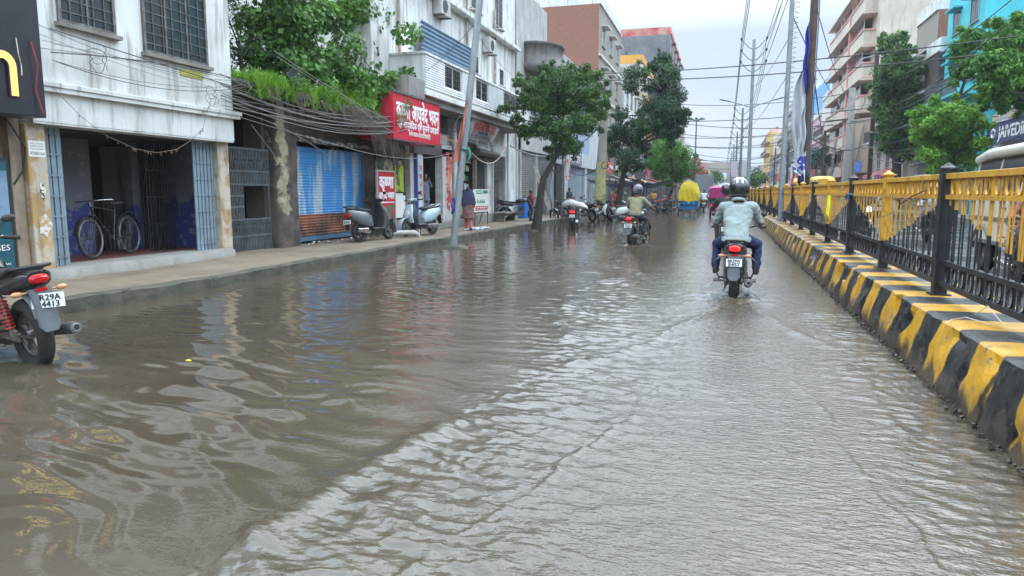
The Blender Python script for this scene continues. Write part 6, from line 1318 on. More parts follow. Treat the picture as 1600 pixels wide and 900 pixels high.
# ------------------------------------------------------------ magenta electric rickshaw ahead of the near rider
def erick(label, loc, rz, hoodm, bodym, group=None):
    r = empty('electric_rickshaw', loc, label, 'electric rickshaw', group, rz); B = lambda nm, g, m: g.build(nm, m, r)
    for x in (-.42, .42): wheel(r, 0, .23, .09, name='rear_wheel', x=x)
    wheel(r, 1.95, .23, .09, name='front_wheel')
    g = MB(); g.loft([((0, -.45, .62), (.47,0,0), (0,0,.26)), ((0, .3, .60), (.5,0,0), (0,0,.28)), ((0, 1.2, .55), (.5,0,0), (0,0,.2))], 20, 5); B('body', g, bodym)
    g = MB(); g.loft([((0, -.50, 1.36), (.50,0,0), (0,0,.30)), ((0, .3, 1.55), (.54,0,0), (0,0,.20)), ((0, 1.5, 1.58), (.54,0,0), (0,0,.17)), ((0, 1.9, 1.45), (.42,0,0), (0,0,.06))], 22, 4); B('hood', g, hoodm)
    g = MB(); g.box(-.42, .42, -.52, -.49, .86, 1.1); B('rear_window', g, M_dark)
    for s_ in (-1, 1):
        g = MB()
        for y in (-.4, .5, 1.5): g.tube([(s_*.48, y, .7), (s_*.50, y, 1.5)], .02, 6)
        B('post', g, M_steel); g = MB(); g.ell((s_*.38, -.48, .70), (.05, .03, .07), 10, 6); B('tail_light', g, M_tail if s_ > 0 else M_taillit)
    g = MB(); g.loft([((0, 1.6, .5), (.35,0,0), (0,.15,0)), ((0, 1.7, 1.0), (.3,0,0), (0,.1,0)), ((0, 1.65, 1.4), (.42,0,0), (0,.05,0))], 16, 3); B('front_panel', g, bodym)
    g = MB(); g.box(-.42, .42, .2, .5, .75, 1.1, bev=.04); B('seat', g, M_black)
    plate(r, (0, -.56, .5), 0, .25, .1, 'BR29 ER 0724', None)
    return r
erick('magenta patterned electric rickshaw just left of the near rider helmet', (-.15, 41, -.03), 0, mat('magenta_print_hood', (.40,.01,.13), (.18,.01,.11), 16, rough=.6, lo=.5, hi=.55, detail=2), mat('crimson_panel', (.48,.015,.06), rough=.35))
P = seated(); rid = mat('black_jacket', (.02,.02,.024), rough=.8)
motorcycle('motorcycle ahead carrying the rider in a black jacket, hidden behind the near rider', (.02,.02,.02), True, guards=False, loc=(.12, 18.3, -.1), detail=1)
person((.12, 18.3, -.1), 0, 'rider in black jacket mostly hidden behind the near motorcyclist', P, shirt=rid, trous=MATS['charcoal_trousers'], helm=MATS['black_helmet'], sleeve='long', vox=.016)
lab = [('greyish blue shirt', (.28,.33,.42)), ('white shirt', (.6,.6,.6)), ('orange shirt', (.6,.16,.04)), ('dark green shirt', (.05,.11,.07))]
for i, (x, y, c) in enumerate(((-1.75, 62, 0), (-1.25, 55, 1), (-3.0, 69, 2), (-.6, 82, 3))):
    motorcycle('far motorcycle carrying the rider in %s' % lab[c][0], (.03,.03,.03), False, guards=False, group='motorcycles far down the road', loc=(x, y, -.05), detail=0)
    person((x, y, -.05), 0, 'distant rider in %s down the flooded road' % lab[c][0], seated(), shirt=mat(lab[c][0].replace(' ', '_'), lab[c][1], rough=.9), trous=MATS['charcoal_trousers'], sleeve='long', vox=.022, face=False, hair=M_black, group='riders far down the road')
r8 = random.Random(12)
for i, (x, y, c, lb) in enumerate(((-6.6, 47, (.45,.12,.08), 'person in brick red shirt standing by the blue awnings'), (-6.2, 56, (.5,.5,.48), 'person in white shirt at the grey roofed stall'), (-5.4, 60.5, (.5,.22,.05), 'person in orange top near the ochre roofed stall'), (-5.8, 67, (.1,.18,.35), 'person in blue shirt before the blue roofed stall'), (-4.2, 64, (.35,.1,.15), 'person in maroon dress crossing near the parked motorcycles'), (-5.0, 75, (.4,.4,.36), 'person in pale clothes far along the left side'))):
    person((x, y, 0), radians(r8.uniform(0, 360)), lb, standing(1.55, step=r8.uniform(0, .12)), shirt=mat('walker_top_%d' % i, c, rough=.9), trous=MATS['charcoal_trousers'], sleeve='long', vox=.022, s=.92, face=False, hem=(0, 0, .7) if i == 4 else None)
ck = empty('hand_cart', (-2.4, 58, 0), 'flat cart loaded with pale covered sacks right of the cycle rickshaw', 'cart')
g = MB(); g.box(-3.0, -1.6, 57, 59, .75, .82); g.build('platform', M_rust, ck, True)
for x in (-2.95, -1.7): wheel(ck, .6, .36, .05, 16, x=x+2.4)
g = MB(); g.loft([((-2.9,57.4,1.0), (0,.4,0), (0,0,.15)), ((-2.3,57.6,1.1), (0,.6,0), (0,0,.28)), ((-1.7,57.7,.98), (0,.5,0), (0,0,.15))], 16); g.build('load', MATS['white_sack'], ck, True)
tr = empty('cargo_truck', (-2.3, 96, 0), 'grey tall backed truck far down the flooded road', 'truck')
g = MB(); g.box(-3.3, -1.1, 96, 101, 1.0, 3.6, bev=.05); g.build('cargo_box', mat('grey_truck_box', (.25,.27,.29), (.18,.19,.2), 1, rough=.6), tr, True)
g = MB(); g.box(-3.2, -1.2, 101, 103, .7, 2.6, bev=.2); g.build('cab', MATS['crimson_panel'], tr, True)
for x in (-3.1+2.3, -1.3+2.3): wheel(tr, 1.2, .48, .28, x=x, tyre_r=.14); wheel(tr, 5.8, .48, .25, x=x, tyre_r=.12)
# bench, litter, pipe and other pavement things
g = MB(); g.tube([(-8.5, 17.2, .30), (-8.25, 17.75, .31), (-8.05, 18.1, .30), (-7.98, 18.2, .24), (-7.97, 18.22, .18)], .07, 14); tag(g.build('drain_pipe', mat('dirty_white_pipe', (.42,.41,.39), (.28,.26,.23), 4, rough=.6)), 'fat dirty white drain pipe with a bend lying between the two scooters', 'pipe')
be = empty('bench', (-8.75, 29.4, .17), 'low pale stone bench in front of the grilled door', 'bench')
g = MB(); g.box(-9.0, -8.5, 28.3, 30.3, .50, .57, bev=.01); g.build('seat', M_conc, be, True)
for y in (28.5, 30.0): g = MB(); g.box(-8.9, -8.6, y, y+.14, .17, .50); g.build('leg', M_conc, be, True)
g = MB()
for i in range(26): x, y = -7.75+R.gauss(0,.18), 22.7+R.gauss(0,.4); g.ell((x, y, .20), (R.uniform(.04,.12), R.uniform(.04,.14), R.uniform(.02,.05)), 7, 4, Matrix.Rotation(R.random()*3, 3, 'Z'))
tag(g.build('litter', mat('crumpled_paper', (.55,.55,.56), (.40,.42,.46), 9, rough=.8)), 'heap of crumpled white paper and plastic beside the walking woman', 'litter', kind='stuff')
g = MB()
mats_ = [M_plate, mat('pink_scrap', (.5,.15,.2)), mat('dark_scrap', (.06,.05,.05)), mat('tan_scrap', (.3,.22,.14))]
for i in range(120):
    y = R.uniform(14.6, 20.8); x = -9.35+abs(R.gauss(0, .22)); g.use(R.choice(mats_)); a = R.random()*3; s_ = R.uniform(.02, .06)
    g.add([(x+s_*cos(a), y+s_*sin(a), .19), (x-s_*sin(a), y+s_*cos(a), .20+R.random()*.03), (x-s_*cos(a), y-s_*sin(a), .19), (x+s_*sin(a), y-s_*cos(a), .20+R.random()*.04)], [(0,1,2,3)])
tag(g.build('litter', None, fixn=False), 'scraps of paper and rubbish under the blue and rusty shutter', 'litter', kind='stuff')
g = MB(); g.loft([((-4.22,4.86,.006), (.03,0,0), (0,.014,0)), ((-4.22,4.86,.014), (.022,0,0), (0,.01,0))], 8); tag(g.build('floating_scrap', mat('yellow_scrap', (.6,.55,.05))), 'tiny yellow scrap floating on the flood water', 'litter')
# clutter under the leaning tree
g = MB(); g.loft([((-8.9, 32.6, .2), (.28,0,0), (0,.28,0)), ((-8.9, 32.6, 1.1), (.28,0,0), (0,.28,0))], 20); tag(g.build('drum', mat('blue_drum_plastic', (.02,.14,.45), rough=.4)), 'bright blue plastic drum behind the trunk of the leaning tree', 'drum')
ld = empty('ladder', (-8.3, 35.5, .17), 'pale timber ladder leaning on the wall behind the leaning tree', 'ladder')
for y in (35.2, 35.75): g = MB(); g.beam((-8.2, y, .17), (-9.1, y, 2.7), .04, .06); g.build('rail', MATS['pale_timber'], ld, True)
for k in range(7): t_ = (k+.7)/7.5; g = MB(); g.tube([(-8.2-.9*t_, 35.2, .17+2.53*t_), (-8.2-.9*t_, 35.75, .17+2.53*t_)], .018, 6); g.build('rung', MATS['pale_timber'], ld, True)
g = MB(); g.grid(lambda u, v: (-8.6-.25*u+.05*sin(v*9+u*20), 37.0+1.6*u, 3.0-2.75*v), 24, 8); tag(g.build('tarpaulin', mat('grey_tarpaulin', (.28,.29,.31), (.2,.21,.22), 2, rough=.6, bump=.5)), 'grey plastic sheet hanging in folds beside the ladder', 'tarpaulin')
P = standing(1.45); person((-8.3, 40.2, .2), radians(-120), 'stall keeper in dark clothes beside yellow packets left of the pale blue shutters', P, shirt=mat('dark_shirt', (.04,.04,.05), rough=.9), trous=mat('blue_jeans', (.03,.055,.14), (.05,.08,.18), 4, rough=.9), s=.88, vox=.016)
st = empty('stall_table', (-8.0, 38.8, .17), 'cluttered stall table with yellow and green goods beside the grey sheet', 'stall')
g = MB(); g.box(-8.4, -7.7, 38.0, 39.8, .75, .8); g.build('top', MATS['old_timber'], st, True)
for x in (-8.3, -7.8):
    for y in (38.1, 39.7): g = MB(); g.box(x-.03, x+.03, y-.03, y+.03, .17, .75); g.build('leg', MATS['old_timber'], st, True)
shelf_stock(38.0, 39.7, -8.2, (.82,), st, 9); shelf_stock(38.0, 39.7, -7.95, (.82,), st, 10)
for i, (x, y, w, col, lb) in enumerate(((-6.3, 44, 3.2, (.18,.26,.62), 'pale blue tarpaulin awning stretched beside the dense tree'), (-4.6, 46.5, 3.4, (.10,.17,.34), 'darker blue tarpaulin awning above the parked motorcycles'))):
    aw = empty('awning', (x, y, 0), lb, 'awning')
    g = MB(); g.grid(lambda u, v: (x-w/2+w*u, y-.8+1.8*v, 2.15-.2*v-.25*sin(pi*u)+.05*sin(9*u)), 14, 6, thick=(0,0,.02)); g.build('sheet', mat('awning_blue_%d' % i, col, tuple(c*.7 for c in col), 2, rough=.6), aw, True)
    for px_ in (x-w/2+.05, x+w/2-.05): g = MB(); g.tube([(px_, y, 0), (px_, y, 2.12)], .03, 6); g.build('pole', MATS['old_timber'], aw, True)
# ------------------------------------------------------------ trees
bark = mat('dark_wet_bark', (.045,.035,.028), (.02,.017,.014), 7, rough=.85, bump=.8, bscale=18)
LF = {'dark': leafmat('street_tree_leaf', (.014,.042,.012), (.045,.115,.022), (.15,.28,.05), .25), 'deep': leafmat('deep_tree_leaf', (.012,.036,.016), (.03,.08,.03), (.075,.17,.055), .2),
      'green': leafmat('mid_green_leaf', (.025,.09,.015), (.07,.20,.022), (.17,.36,.05), .3), 'lime': leafmat('bright_lime_leaf', (.04,.12,.012), (.12,.30,.03), (.30,.52,.06), .35)}
def tree(label, trunk_pts, r0, clumps, leaf, n, size, seed, group='street trees', droop=.3, flat=.3, limbs=True):
    r = random.Random(seed); base = trunk_pts[0]; t_ = empty('tree', base, label, 'tree', group)
    g = MB(); P_ = [V(p) for p in trunk_pts]; k = len(P_); g.tube([p+V((.03*sin(i*2), .03*cos(i*3), 0)) for i, p in enumerate(P_)], [r0*(1.25 if i == 0 else 1-.6*i/(k-1)) for i in range(k)], 10)
    if limbs:
        for c in clumps:
            c_ = V(c[:3]); j = min(range(1, k), key=lambda i: (P_[i]-c_).length+(0 if P_[i].z < c_.z else 2)); a = P_[j]
            mid_ = a.lerp(c_, .5)+V((r.gauss(0, .12), r.gauss(0, .12), .15)); g.tube([a, mid_, c_], [r0*.38, r0*.22, r0*.06], 6)
            for q in range(3): d = V((r.gauss(0,1), r.gauss(0,1), r.gauss(0,.8))).normalized()*c[3]*.9; g.tube([mid_.lerp(c_, .6), c_+d*.5, c_+d], [r0*.12, r0*.07, r0*.03], 4)
    g.build('trunk', bark, t_, True)
    cen = [c[:3] for c in clumps]; rad = [(c[3]*.97, c[3]*.97, c[3]*.80) for c in clumps]
    rr_ = random.Random(seed+5)
    for c in clumps:       # ragged outliers
        for q in range(5): d = V((rr_.gauss(0,1), rr_.gauss(0,1), rr_.gauss(0,.8))).normalized()*c[3]*rr_.uniform(.95, 1.35); cen.append((c[0]+d.x, c[1]+d.y, c[2]+d.z)); rad.append((c[3]*rr_.uniform(.18, .36),)*3)
    vs, fs = leaf_cloud(cen, rad, n, size, seed, droop, shell=.25, flat=flat); mesh_np('crown', vs-np.array(base), fs, leaf, t_); return t_
CA = [(-5.71,25.84,5.37,.63),(-5.27,27.13,5.65,.54),(-6.7,26.97,5.34,.58),(-6.95,26.06,4.66,.44),(-6.21,26.49,4.57,.78),(-5.35,26.41,4.64,.78),(-4.71,26.77,5.01,.54),(-4.51,27.02,4.34,.44),(-4.75,25.77,3.77,.54),(-5.54,25.65,3.56,.68),(-6.72,27.1,3.82,.58),(-7.11,26.38,3.65,.39),(-6.06,26.97,2.96,.44),(-5.17,25.6,2.99,.39),(-7.91,26.4,4.54,.22),(-8.3,26.9,4.52,.17),(-7.26,26.01,5.39,.29),(-6.66,27.3,6.02,.29),(-5.65,27.22,5.97,.34),(-4.41,25.66,5.44,.29),(-4.06,25.65,4.51,.22),(-7.51,26.57,4.15,.29)]
tree('leaning street tree with round dark green crown in front of the grey roller shutters', [(-6.48,25.5,.05),(-6.36,25.5,1.17),(-6.2,25.5,1.86),(-5.87,25.7,2.54),(-5.69,26,3.32),(-5.8,26.3,4.2)], .15, CA, LF['dark'], 36000, .10, 101)
CB = [(-2.8,38.12,7.34,.72),(-3.41,39.83,6.97,.72),(-2.55,39.63,6.41,.72),(-2.94,38.41,5.64,.86),(-3.64,38.99,5.88,.72),(-2.31,38.88,5.18,.65),(-3.15,39.36,4.75,.79),(-4.76,39.69,7.66,.65),(-4.71,38.03,6.77,.5),(-4.0,37.87,4.81,.79),(-4.87,39.81,4.32,.72),(-5.44,38.84,4.6,.57),(-5.7,39.63,3.64,.54),(-4.61,37.81,3.2,.65),(-4.08,38.87,3.74,.5),(-2.65,39.53,4.32,.36),(-1.97,38.35,5.44,.32),(-6.13,40.07,4.37,.36),(-2.28,39.96,4.62,.29),(-5.15,37.87,5.32,.43),(-3.59,37.86,7.71,.36),(-4.24,39.1,2.75,.36),(-5.22,40.05,2.72,.43),(-3.1,38.6,8.2,.45)]
tree('tall irregular deep green tree beyond the mossy pole, its trunk among parked motorcycles', [(-5.37,38.5,-.1),(-5.23,38.5,1.4),(-5.01,38.5,2.41),(-4.54,38.6,3.73),(-3.74,38.8,5.02),(-3.12,38.8,6.6)], .17, CB, LF['deep'], 34000, .13, 102)
CC = [(-3.74,52.9,4.47,.99),(-4.82,55.04,4.23,.89),(-2.95,54.79,4.19,.89),(-4.96,53.27,3.46,.65),(-2.56,53.99,3.33,.65),(-3.78,53.85,3.33,.99),(-4.49,54.45,2.71,.6),(-3.13,54.87,2.57,.7),(-3.67,52.78,2.08,.4),(-3.74,52.59,4.98,.5)]
tree('low rounded mid green tree behind the rickshaw hood on the left', [(-4.06,53.5,-.1),(-3.77,53.5,.85),(-3.39,53.5,1.63),(-3.51,53.5,2.77)], .16, CC, LF['green'], 13000, .17, 103)
CD = [(11.16,56.04,9.67,1.48),(11.62,58.89,8.52,1.59),(12.35,58.56,8.89,1.27),(12.41,56.52,7.32,.95),(11.64,57.48,6.79,1.48),(11.28,57.3,5.45,1.06),(12.28,58.11,5.27,1.06),(11.01,58.65,7.38,.85),(10.3,55.88,8.82,.74),(12.04,55.61,9.77,.85),(11.86,58.84,4.55,.74),(12.37,57.23,4.18,.63),(11.59,58.55,11.15,1.16),(10.93,55.51,11.48,.85)]
tree('tall column shaped dark green tree across the road beside the dark steel pole', [(12.0,57.5,.1),(11.9,57.5,3),(11.7,57.5,6),(11.5,57.5,9)], .38, CD, LF['dark'], 26000, .24, 104)
CE = [(9.1,35.12,4.37,.93),(8.9,36.83,4.67,.66),(10.11,36.63,4.62,.79),(8.16,35.41,4.83,.4),(10.44,35.99,4.28,.53),(8.34,35.88,3.91,.53),(9.24,36.36,3.51,.79),(10.21,36.69,3.51,.73),(10.34,35.03,3.41,.4),(8.4,34.87,3.03,.46),(9.8,36.81,2.68,.66),(10.27,35.84,2.78,.53),(9.92,36.63,2.11,.4),(8.79,34.81,2.43,.4),(9.01,35.87,5.04,.33),(9.92,36.53,5.17,.33),(7.93,35.35,4.42,.26)]
tree('bushy bright lime green tree above the railing across the road', [(9.6,36.2,0),(9.5,36.1,1.6),(9.4,36,2.8),(9.5,36.1,4)], .16, CE, LF['lime'], 17000, .19, 105, droop=.8)
CF = [(10.06,31.62,6.12,.84),(10.09,33.33,5.91,.72),(10.94,33.13,5.36,.72),(9.92,31.91,5.0,.54),(10.88,32.49,5.99,.84),(10.13,32.38,6.95,.78),(11.22,32.86,4.71,.42),(10.78,33.19,7.55,.84),(9.29,31.53,6.26,.48),(9.42,31.37,5.19,.36),(9.7,33.31,5.06,.24)]
tree('dark drooping tree at the upper right edge over the white building', [(12.4,32.8,.1),(12.3,32.8,3),(11.8,32.7,4.6),(10.9,32.6,5.6)], .2, CF, LF['green'], 17000, .18, 106, droop=1.1)
CG = [(10.32,38.06,7.31,.42),(10.41,38.92,6.87,.35),(10.81,38.82,6.99,.32),(10.18,38.21,7.91,.5),(10.75,38.49,8.36,.64),(10.1,38.44,6.39,.21)]
tree('slender tree with sparse crown in front of the turquoise wall', [(10.5,38.5,0),(10.3,38.5,3),(10.25,38.5,5.0),(10.55,38.5,6.4),(10.4,38.5,7.4)], .12, CG, LF['green'], 5000, .16, 107)
r_ = random.Random(8)
for i, (x, y, z, rad, lf, lb) in enumerate(((-5.2, 135, 4.6, 2.3, 'green', 'far tree with red blossom left of the road end'), (-2.5, 150, 4.2, 2.0, 'green', 'small far tree beneath the overhead hoarding'), (6.5, 150, 4.5, 2.6, 'deep', 'dark far tree right of the tall power pole'), (5.2, 128, 3.2, 1.6, 'green', 'low far tree just behind the median railing on the right'),
     (-7.2, 108, 4.0, 2.0, 'deep', 'dark far tree below the slate building'), (12.0, 96, 5.5, 2.2, 'deep', 'dark tree among the pink shop fronts across the road'))):
    cl = [(x+r_.gauss(0, rad*.5), y+r_.gauss(0, rad*.4), z+r_.gauss(0, rad*.3), rad*.5) for _ in range(9)]
    tree(lb, [(x, y, 0), (x+.1, y, z*.4), (x, y, z*.8)], .2, cl, LF[lf], 3500, .3, 120+i, group='far street trees')
    if i == 0:
        vs, fs = leaf_cloud([c[:3] for c in cl], [rad*.55]*9, 900, .35, 190, .3, True, .85); mesh_np('blossom', vs-np.array((x, y, 0)), fs, mat('red_blossom', (.55,.06,.05)), COL.objects[-1].parent if COL.objects[-1].parent else None)

# ------------------------------------------------------------ poles
lp = empty('pole', (-6.49, 17.0, -.05), 'leaning grey steel pole with orange cloth, rising from a concrete foot at the kerb', 'pole')
g = MB(); g.tube([(-6.49,17.0,0),(-6.30,17.1,1.9),(-6.0,17.3,4.7),(-5.78,17.45,7.0)], [.10,.092,.085,.08], 14); g.build('shaft', M_galv, lp, True)
g = MB(); g.loft([((-6.49,17.0,-.15), (.42,0,0), (0,.3,0)), ((-6.49,17.0,.03), (.38,0,0), (0,.26,0)), ((-6.49,17.0,.07), (.2,0,0), (0,.15,0))], 12, 3); g.build('base', moss_m, lp, True)
org = mat('faded_orange_cloth', (.55,.20,.13), (.45,.13,.09), 3, rough=.85); blc = mat('blue_green_cloth', (.03,.08,.26), rough=.9)
def cloth(name, fn, m, label, cat='flag', par=None, nu=10, nv=16):
    g = MB(); g.grid(fn, nu, nv, thick=(.004, .004, 0)); o = g.build(name, m, par)
    if not par: tag(o, label, cat)
    return o
cloth('flag', lambda u, v: (-6.28+.25*(1-v)-.20*u*v**.8-.02-.015*sin(9*v), 16.97+.04*sin(8*u+7*v), 2.2+1.5*(1-v)-.12*u), org, 'long faded orange pennant hanging along the leaning pole')
cloth('cloth_strip', lambda u, v: (-6.58+.10*u*(1-.4*v)+.03*sin(9*v)+.02*v, 16.92+.03*sin(7*v), 2.3-1.15*v-.1*u), org, 'ragged orange cloth strip dangling left of the leaning pole', 'cloth')
cloth('cloth_strip', lambda u, v: (-6.50+.08*u+.02*sin(11*v), 16.93+.03*sin(7*v+u), 1.25-.4*v), blc, 'navy blue rag tied low on the leaning pole', 'cloth')
g = MB(); g.ring((-6.19,17.15,2.45), (.1,0,1), .11, .03, 16, 6); g.tube([(-6.1,17.1,2.5),(-6.03,17.05,2.3),(-6.08,17.0,2.15)], [.03,.04,.01], 6); tag(g.build('rag', mat('teal_rag', (.03,.20,.15), rough=.9)), 'teal rag knotted halfway up the leaning pole', 'rag')
mp_ = empty('pole', (-6.0, 37, -.1), 'broad old concrete pole with yellowish moss and torn bills', 'pole')
g = MB(); g.loft([((-6.05,37,-.15), (.30,0,0), (0,.22,0)), ((-6.0,37,2.0), (.27,0,0), (0,.2,0)), ((-5.87,37,5.3), (.17,0,0), (0,.14,0))], 12, 5); g.build('shaft', mat('mossy_concrete_pole', (.30,.28,.22), (.22,.21,.17), 2, rough=.9, bump=.5, grime=(.10,.09,.07), gamt=.6), mp_, True)
g = MB(); g.loft([((-6.04,37,.4), (.29,0,0), (0,.215,0)), ((-5.975,37,2.95), (.245,0,0), (0,.185,0))], 12, 5, caps=False); 
g.v = [(a, b_-.012, c) if b_ < 37 else (a, b_+.012, c) for a, b_, c in [(-6.0+(a+6.0)*1.04, b_, c) for a, b_, c in g.v]]; g.build('torn_bills', mat('yellow_torn_bills', (.42,.38,.10), (.26,.26,.20), 9, rough=.85, lo=.46, hi=.54), mp_, True)
g = MB(); g.ring((-5.75,36.7,2.75), (.2,-1,.1), .17, .02, 20, 6); g.build('cable_coil', M_black, mp_, True)
g = MB(); g.beam((-6.0,36.8,5.1), (-5.5,36.6,5.75), .07, .09); g.build('bracket', M_black, mp_, True)
g = MB(); g.box(-7.2, -5.3, 36.2, 38.3, -.15, .16, bev=.03); tag(g.build('plinth', M_conc), 'broken concrete slab around the foot of the mossy pole', 'slab')
tp = empty('pole', (-7.15, 33, .17), 'thin grey pole with a wire coil just right of the leaning tree trunk', 'pole')
g = MB(); g.tube([(-7.15,33,.1),(-7.12,33,5.0)], .05, 10); g.build('shaft', M_steel, tp, True)
g = MB(); g.ring((-7.4,32.9,2.5), (.2,-1,0), .2, .03, 20, 6); g.build('wire_coil', M_black, tp, True)
# median poles
wpz = empty('pole', (1.88, 25.3, .452), 'galvanised pole wrapped in thin wires standing on the striped median', 'pole')
g = MB(); g.tube([(1.88,25.3,.452),(1.93,25.3,9.5)], [.085,.07], 14); g.box(1.74, 2.02, 25.16, 25.44, .454, .47); g.build('shaft', M_galv, wpz, True)
g = MB(); pts = [(1.88+.09*cos(i*.9)+.0006*i, 25.3+.09*sin(i*.9), .6+i*.022) for i in range(330)]; g.tube(pts, .006, 4, caps=False); g.build('wrapped_wire', M_black, wpz, True)
bp = empty('pole', (2.62, 26, .0), 'rusty brown steel pole behind the railing wrapped in party flags', 'pole')
g = MB(); g.tube([(2.62,26,-.05),(2.67,26,10.5)], .125, 12); g.build('shaft', M_rust, bp, True)
g = MB(); g.tube([(2.77,25.95,.2),(2.82,25.95,10.4)], .02, 6); g.build('conduit', mat('blue_conduit', (.05,.14,.26), rough=.6), bp, True)
flagw = mat('grey_white_flag_cloth', (.50,.52,.54), (.40,.42,.45), 1.5, rough=.85); flagb = mat('royal_blue_flag_cloth', (.03,.035,.28), (.05,.05,.34), 4, rough=.8); flagbp = mat('blue_flag_white_print', (.03,.035,.28), (.62,.62,.66), 4.5, rough=.8, lo=.52, hi=.55, detail=1)
def swag(x, y, z0, z1, w, ph): return lambda u, v: (x-w*u*(1-.75*abs(2*v-1)**2)*(1+.15*sin(7*v+ph))-.03*sin(13*v), y-.12+.07*sin(10*u+5*v+ph), z0+(z1-z0)*v-.2*u*(1-v))
cloth('flag', swag(2.52, 26, 5.6, 2.0, .42, 0), flagw, 'long grey white flag cloth bundled on the left of the brown pole', nu=12, nv=22)
cloth('flag', swag(2.56, 25.95, 4.2, 1.75, .30, 2), flagw, 'shorter whitish cloth fold over the middle of the brown pole', nu=12, nv=18)
cloth('flag', swag(2.54, 25.9, 7.0, 4.6, .16, 1), flagb, 'royal blue flag cloth tied near the top of the brown pole', nu=8, nv=12)
cloth('flag', lambda u, v: (2.62-.42*u*(.35+.65*sin(pi*min(1, v+.25))), 25.78+.07*sin(9*u+4*v), 2.75-1.0*v-.35*u*(1-v)), flagbp, 'royal blue flag with white emblem print low on the brown pole', nu=12, nv=12)
cloth('cloth_strip', lambda u, v: (2.25-.12*v+.07*u, 25.8+.02*sin(8*v), 2.0-.62*v), mat('magenta_red_cloth', (.50,.04,.12), rough=.85), 'thin red pink cloth strip hanging beside the yellow post', 'cloth')
g = MB(); g.ell((2.6, 25.9, 1.82), (.2,.18,.3), 12, 8); tag(g.build('bundle', mat('black_cloth', (.015,.015,.018), rough=.95)), 'black bundled rags tied around the brown pole above the railing', 'rags')
def power_pole(y, h_, label, lamp, group, x=1.95, cols=M_galv):
    r = empty('power_pole', (x, y, .452), label, 'power pole', group); W = 1
    g = MB(); g.tube([(x, y, .452), (x, y, h_)], [.16, .11], 12); g.build('shaft', cols, r, True)
    for k in range(3):
        z = h_-.5-.85*k
        for s_ in (-1, 1):
            g = MB(); g.tube([(x, y, z-.25), (x+s_*.38, y, z-.05), (x+s_*.78, y, z+.42), (x+s_*.95, y, z+.5)], .045, 6); a = g.build('cross_arm', cols, r, True)
            g = MB(); g.loft([((x+s_*.93, y, z+.48), (.05,0,0), (0,.05,0)), ((x+s_*.93, y, z+.60), (.10,0,0), (0,.10,0)), ((x+s_*.93, y, z+.68), (.05,0,0), (0,.05,0))], 10); q = g.build('insulator', M_black, r, True); q.parent = a
    if lamp:
        for s_ in (-1, 1):
            g = MB(); g.tube([(x, y, lamp-.5), (x+s_*.7, y, lamp-.25), (x+s_*1.7, y, lamp+.05)], .04, 8); a = g.build('lamp_arm', cols, r, True)
            g = MB(); g.loft([((x+s_*1.55, y, lamp), (0,.10,0), (0,0,.04)), ((x+s_*2.2, y, lamp+.16), (0,.13,0), (0,0,.05)), ((x+s_*2.4, y, lamp+.2), (0,.06,0), (0,0,.03))], 10); q = g.build('lamp_head', M_black, r, True); q.parent = a
    return r
power_pole(60, 13.0, 'tallest power pole with V arms and two lamp arms behind the near rider', 8.4, 'power poles along the median')
gr_ = mat('green_grey_pole', (.16,.22,.21), rough=.5, metal=.3)
for i, (y, h_) in enumerate(((88, 10.9), (118, 10.6), (148, 10.6), (180, 10.8), (215, 10.8), (255, 11), (300, 11))):
    power_pole(y, h_, ('second power pole down the median, greenish, with insulator arms', 'third power pole down the median, small against the sky', 'fourth power pole down the median', 'fifth power pole, far down the median', 'sixth power pole, very far down the median', 'seventh power pole close to the vanishing point', 'farthest power pole at the vanishing point')[i], None, 'power poles along the median', cols=gr_)
g0 = empty('lamp_mast', (-4.3, 120, 0), 'slim green mast with starlike lamp top left of the sky gap', 'lamp mast')
g = MB(); g.tube([(-4.3,120,0),(-4.3,120,12.6)], [.16,.1], 10); g.build('shaft', mat('green_mast', (.04,.14,.10), rough=.5), g0, True)
g = MB()
for k in range(8): a = k*pi/4; g.tube([(-4.3,120,12.5),(-4.3+.9*cos(a),120+.9*sin(a),12.9)], .07, 6); g.ell((-4.3+1.1*cos(a),120+1.1*sin(a),12.9), (.28,.28,.12), 8, 5)
g.build('lamp_ring', MATS['green_mast'], g0, True)
dp = empty('pole', (11.5, 65, .1), 'dark steel pole in front of the tall column shaped tree', 'pole')
g = MB(); g.box(11.35, 11.65, 64.85, 65.15, .1, 12.6); g.build('shaft', mat('dark_brown_steel', (.035,.022,.02), rough=.6), dp, True)
g = MB(); g.tube([(11.4,65,12.2),(10.3,65,12.0)], .05, 6); g.build('arm', M_galv, dp, True)
cp_ = empty('pole', (11.2, 74, .1), 'grey concrete pole with cross arms before the cream and pink building', 'pole')
g = MB(); g.loft([((11.2,74,0), (.5,0,0), (0,.4,0)), ((11.2,74,10.9), (.28,0,0), (0,.25,0))], 12, 4); g.build('shaft', mat('pole_concrete', (.36,.355,.32), (.28,.27,.24), 1.5, rough=.9, grime=(.12,.11,.09)), cp_, True)
for s_ in (-1, 1): g = MB(); g.tube([(11.2,74,9.0),(11.2+s_*.8,74,8.9),(11.2+s_*1.1,74,9.6),(11.2+s_*1.1,74,10.0)], .07, 6); g.build('cross_arm', M_galv, cp_, True)
g = MB(); g.beam((9.0,73.8,7.9), (13.2,73.8,8.3), .12, .14); g.build('cross_bar', M_black, cp_, True)
g = MB(); g.beam((11.6,73.9,2.5), (12.4,73.9,7.6), .16, .16); g.build('strut', cp_.children[0].data.materials[0], cp_, True)
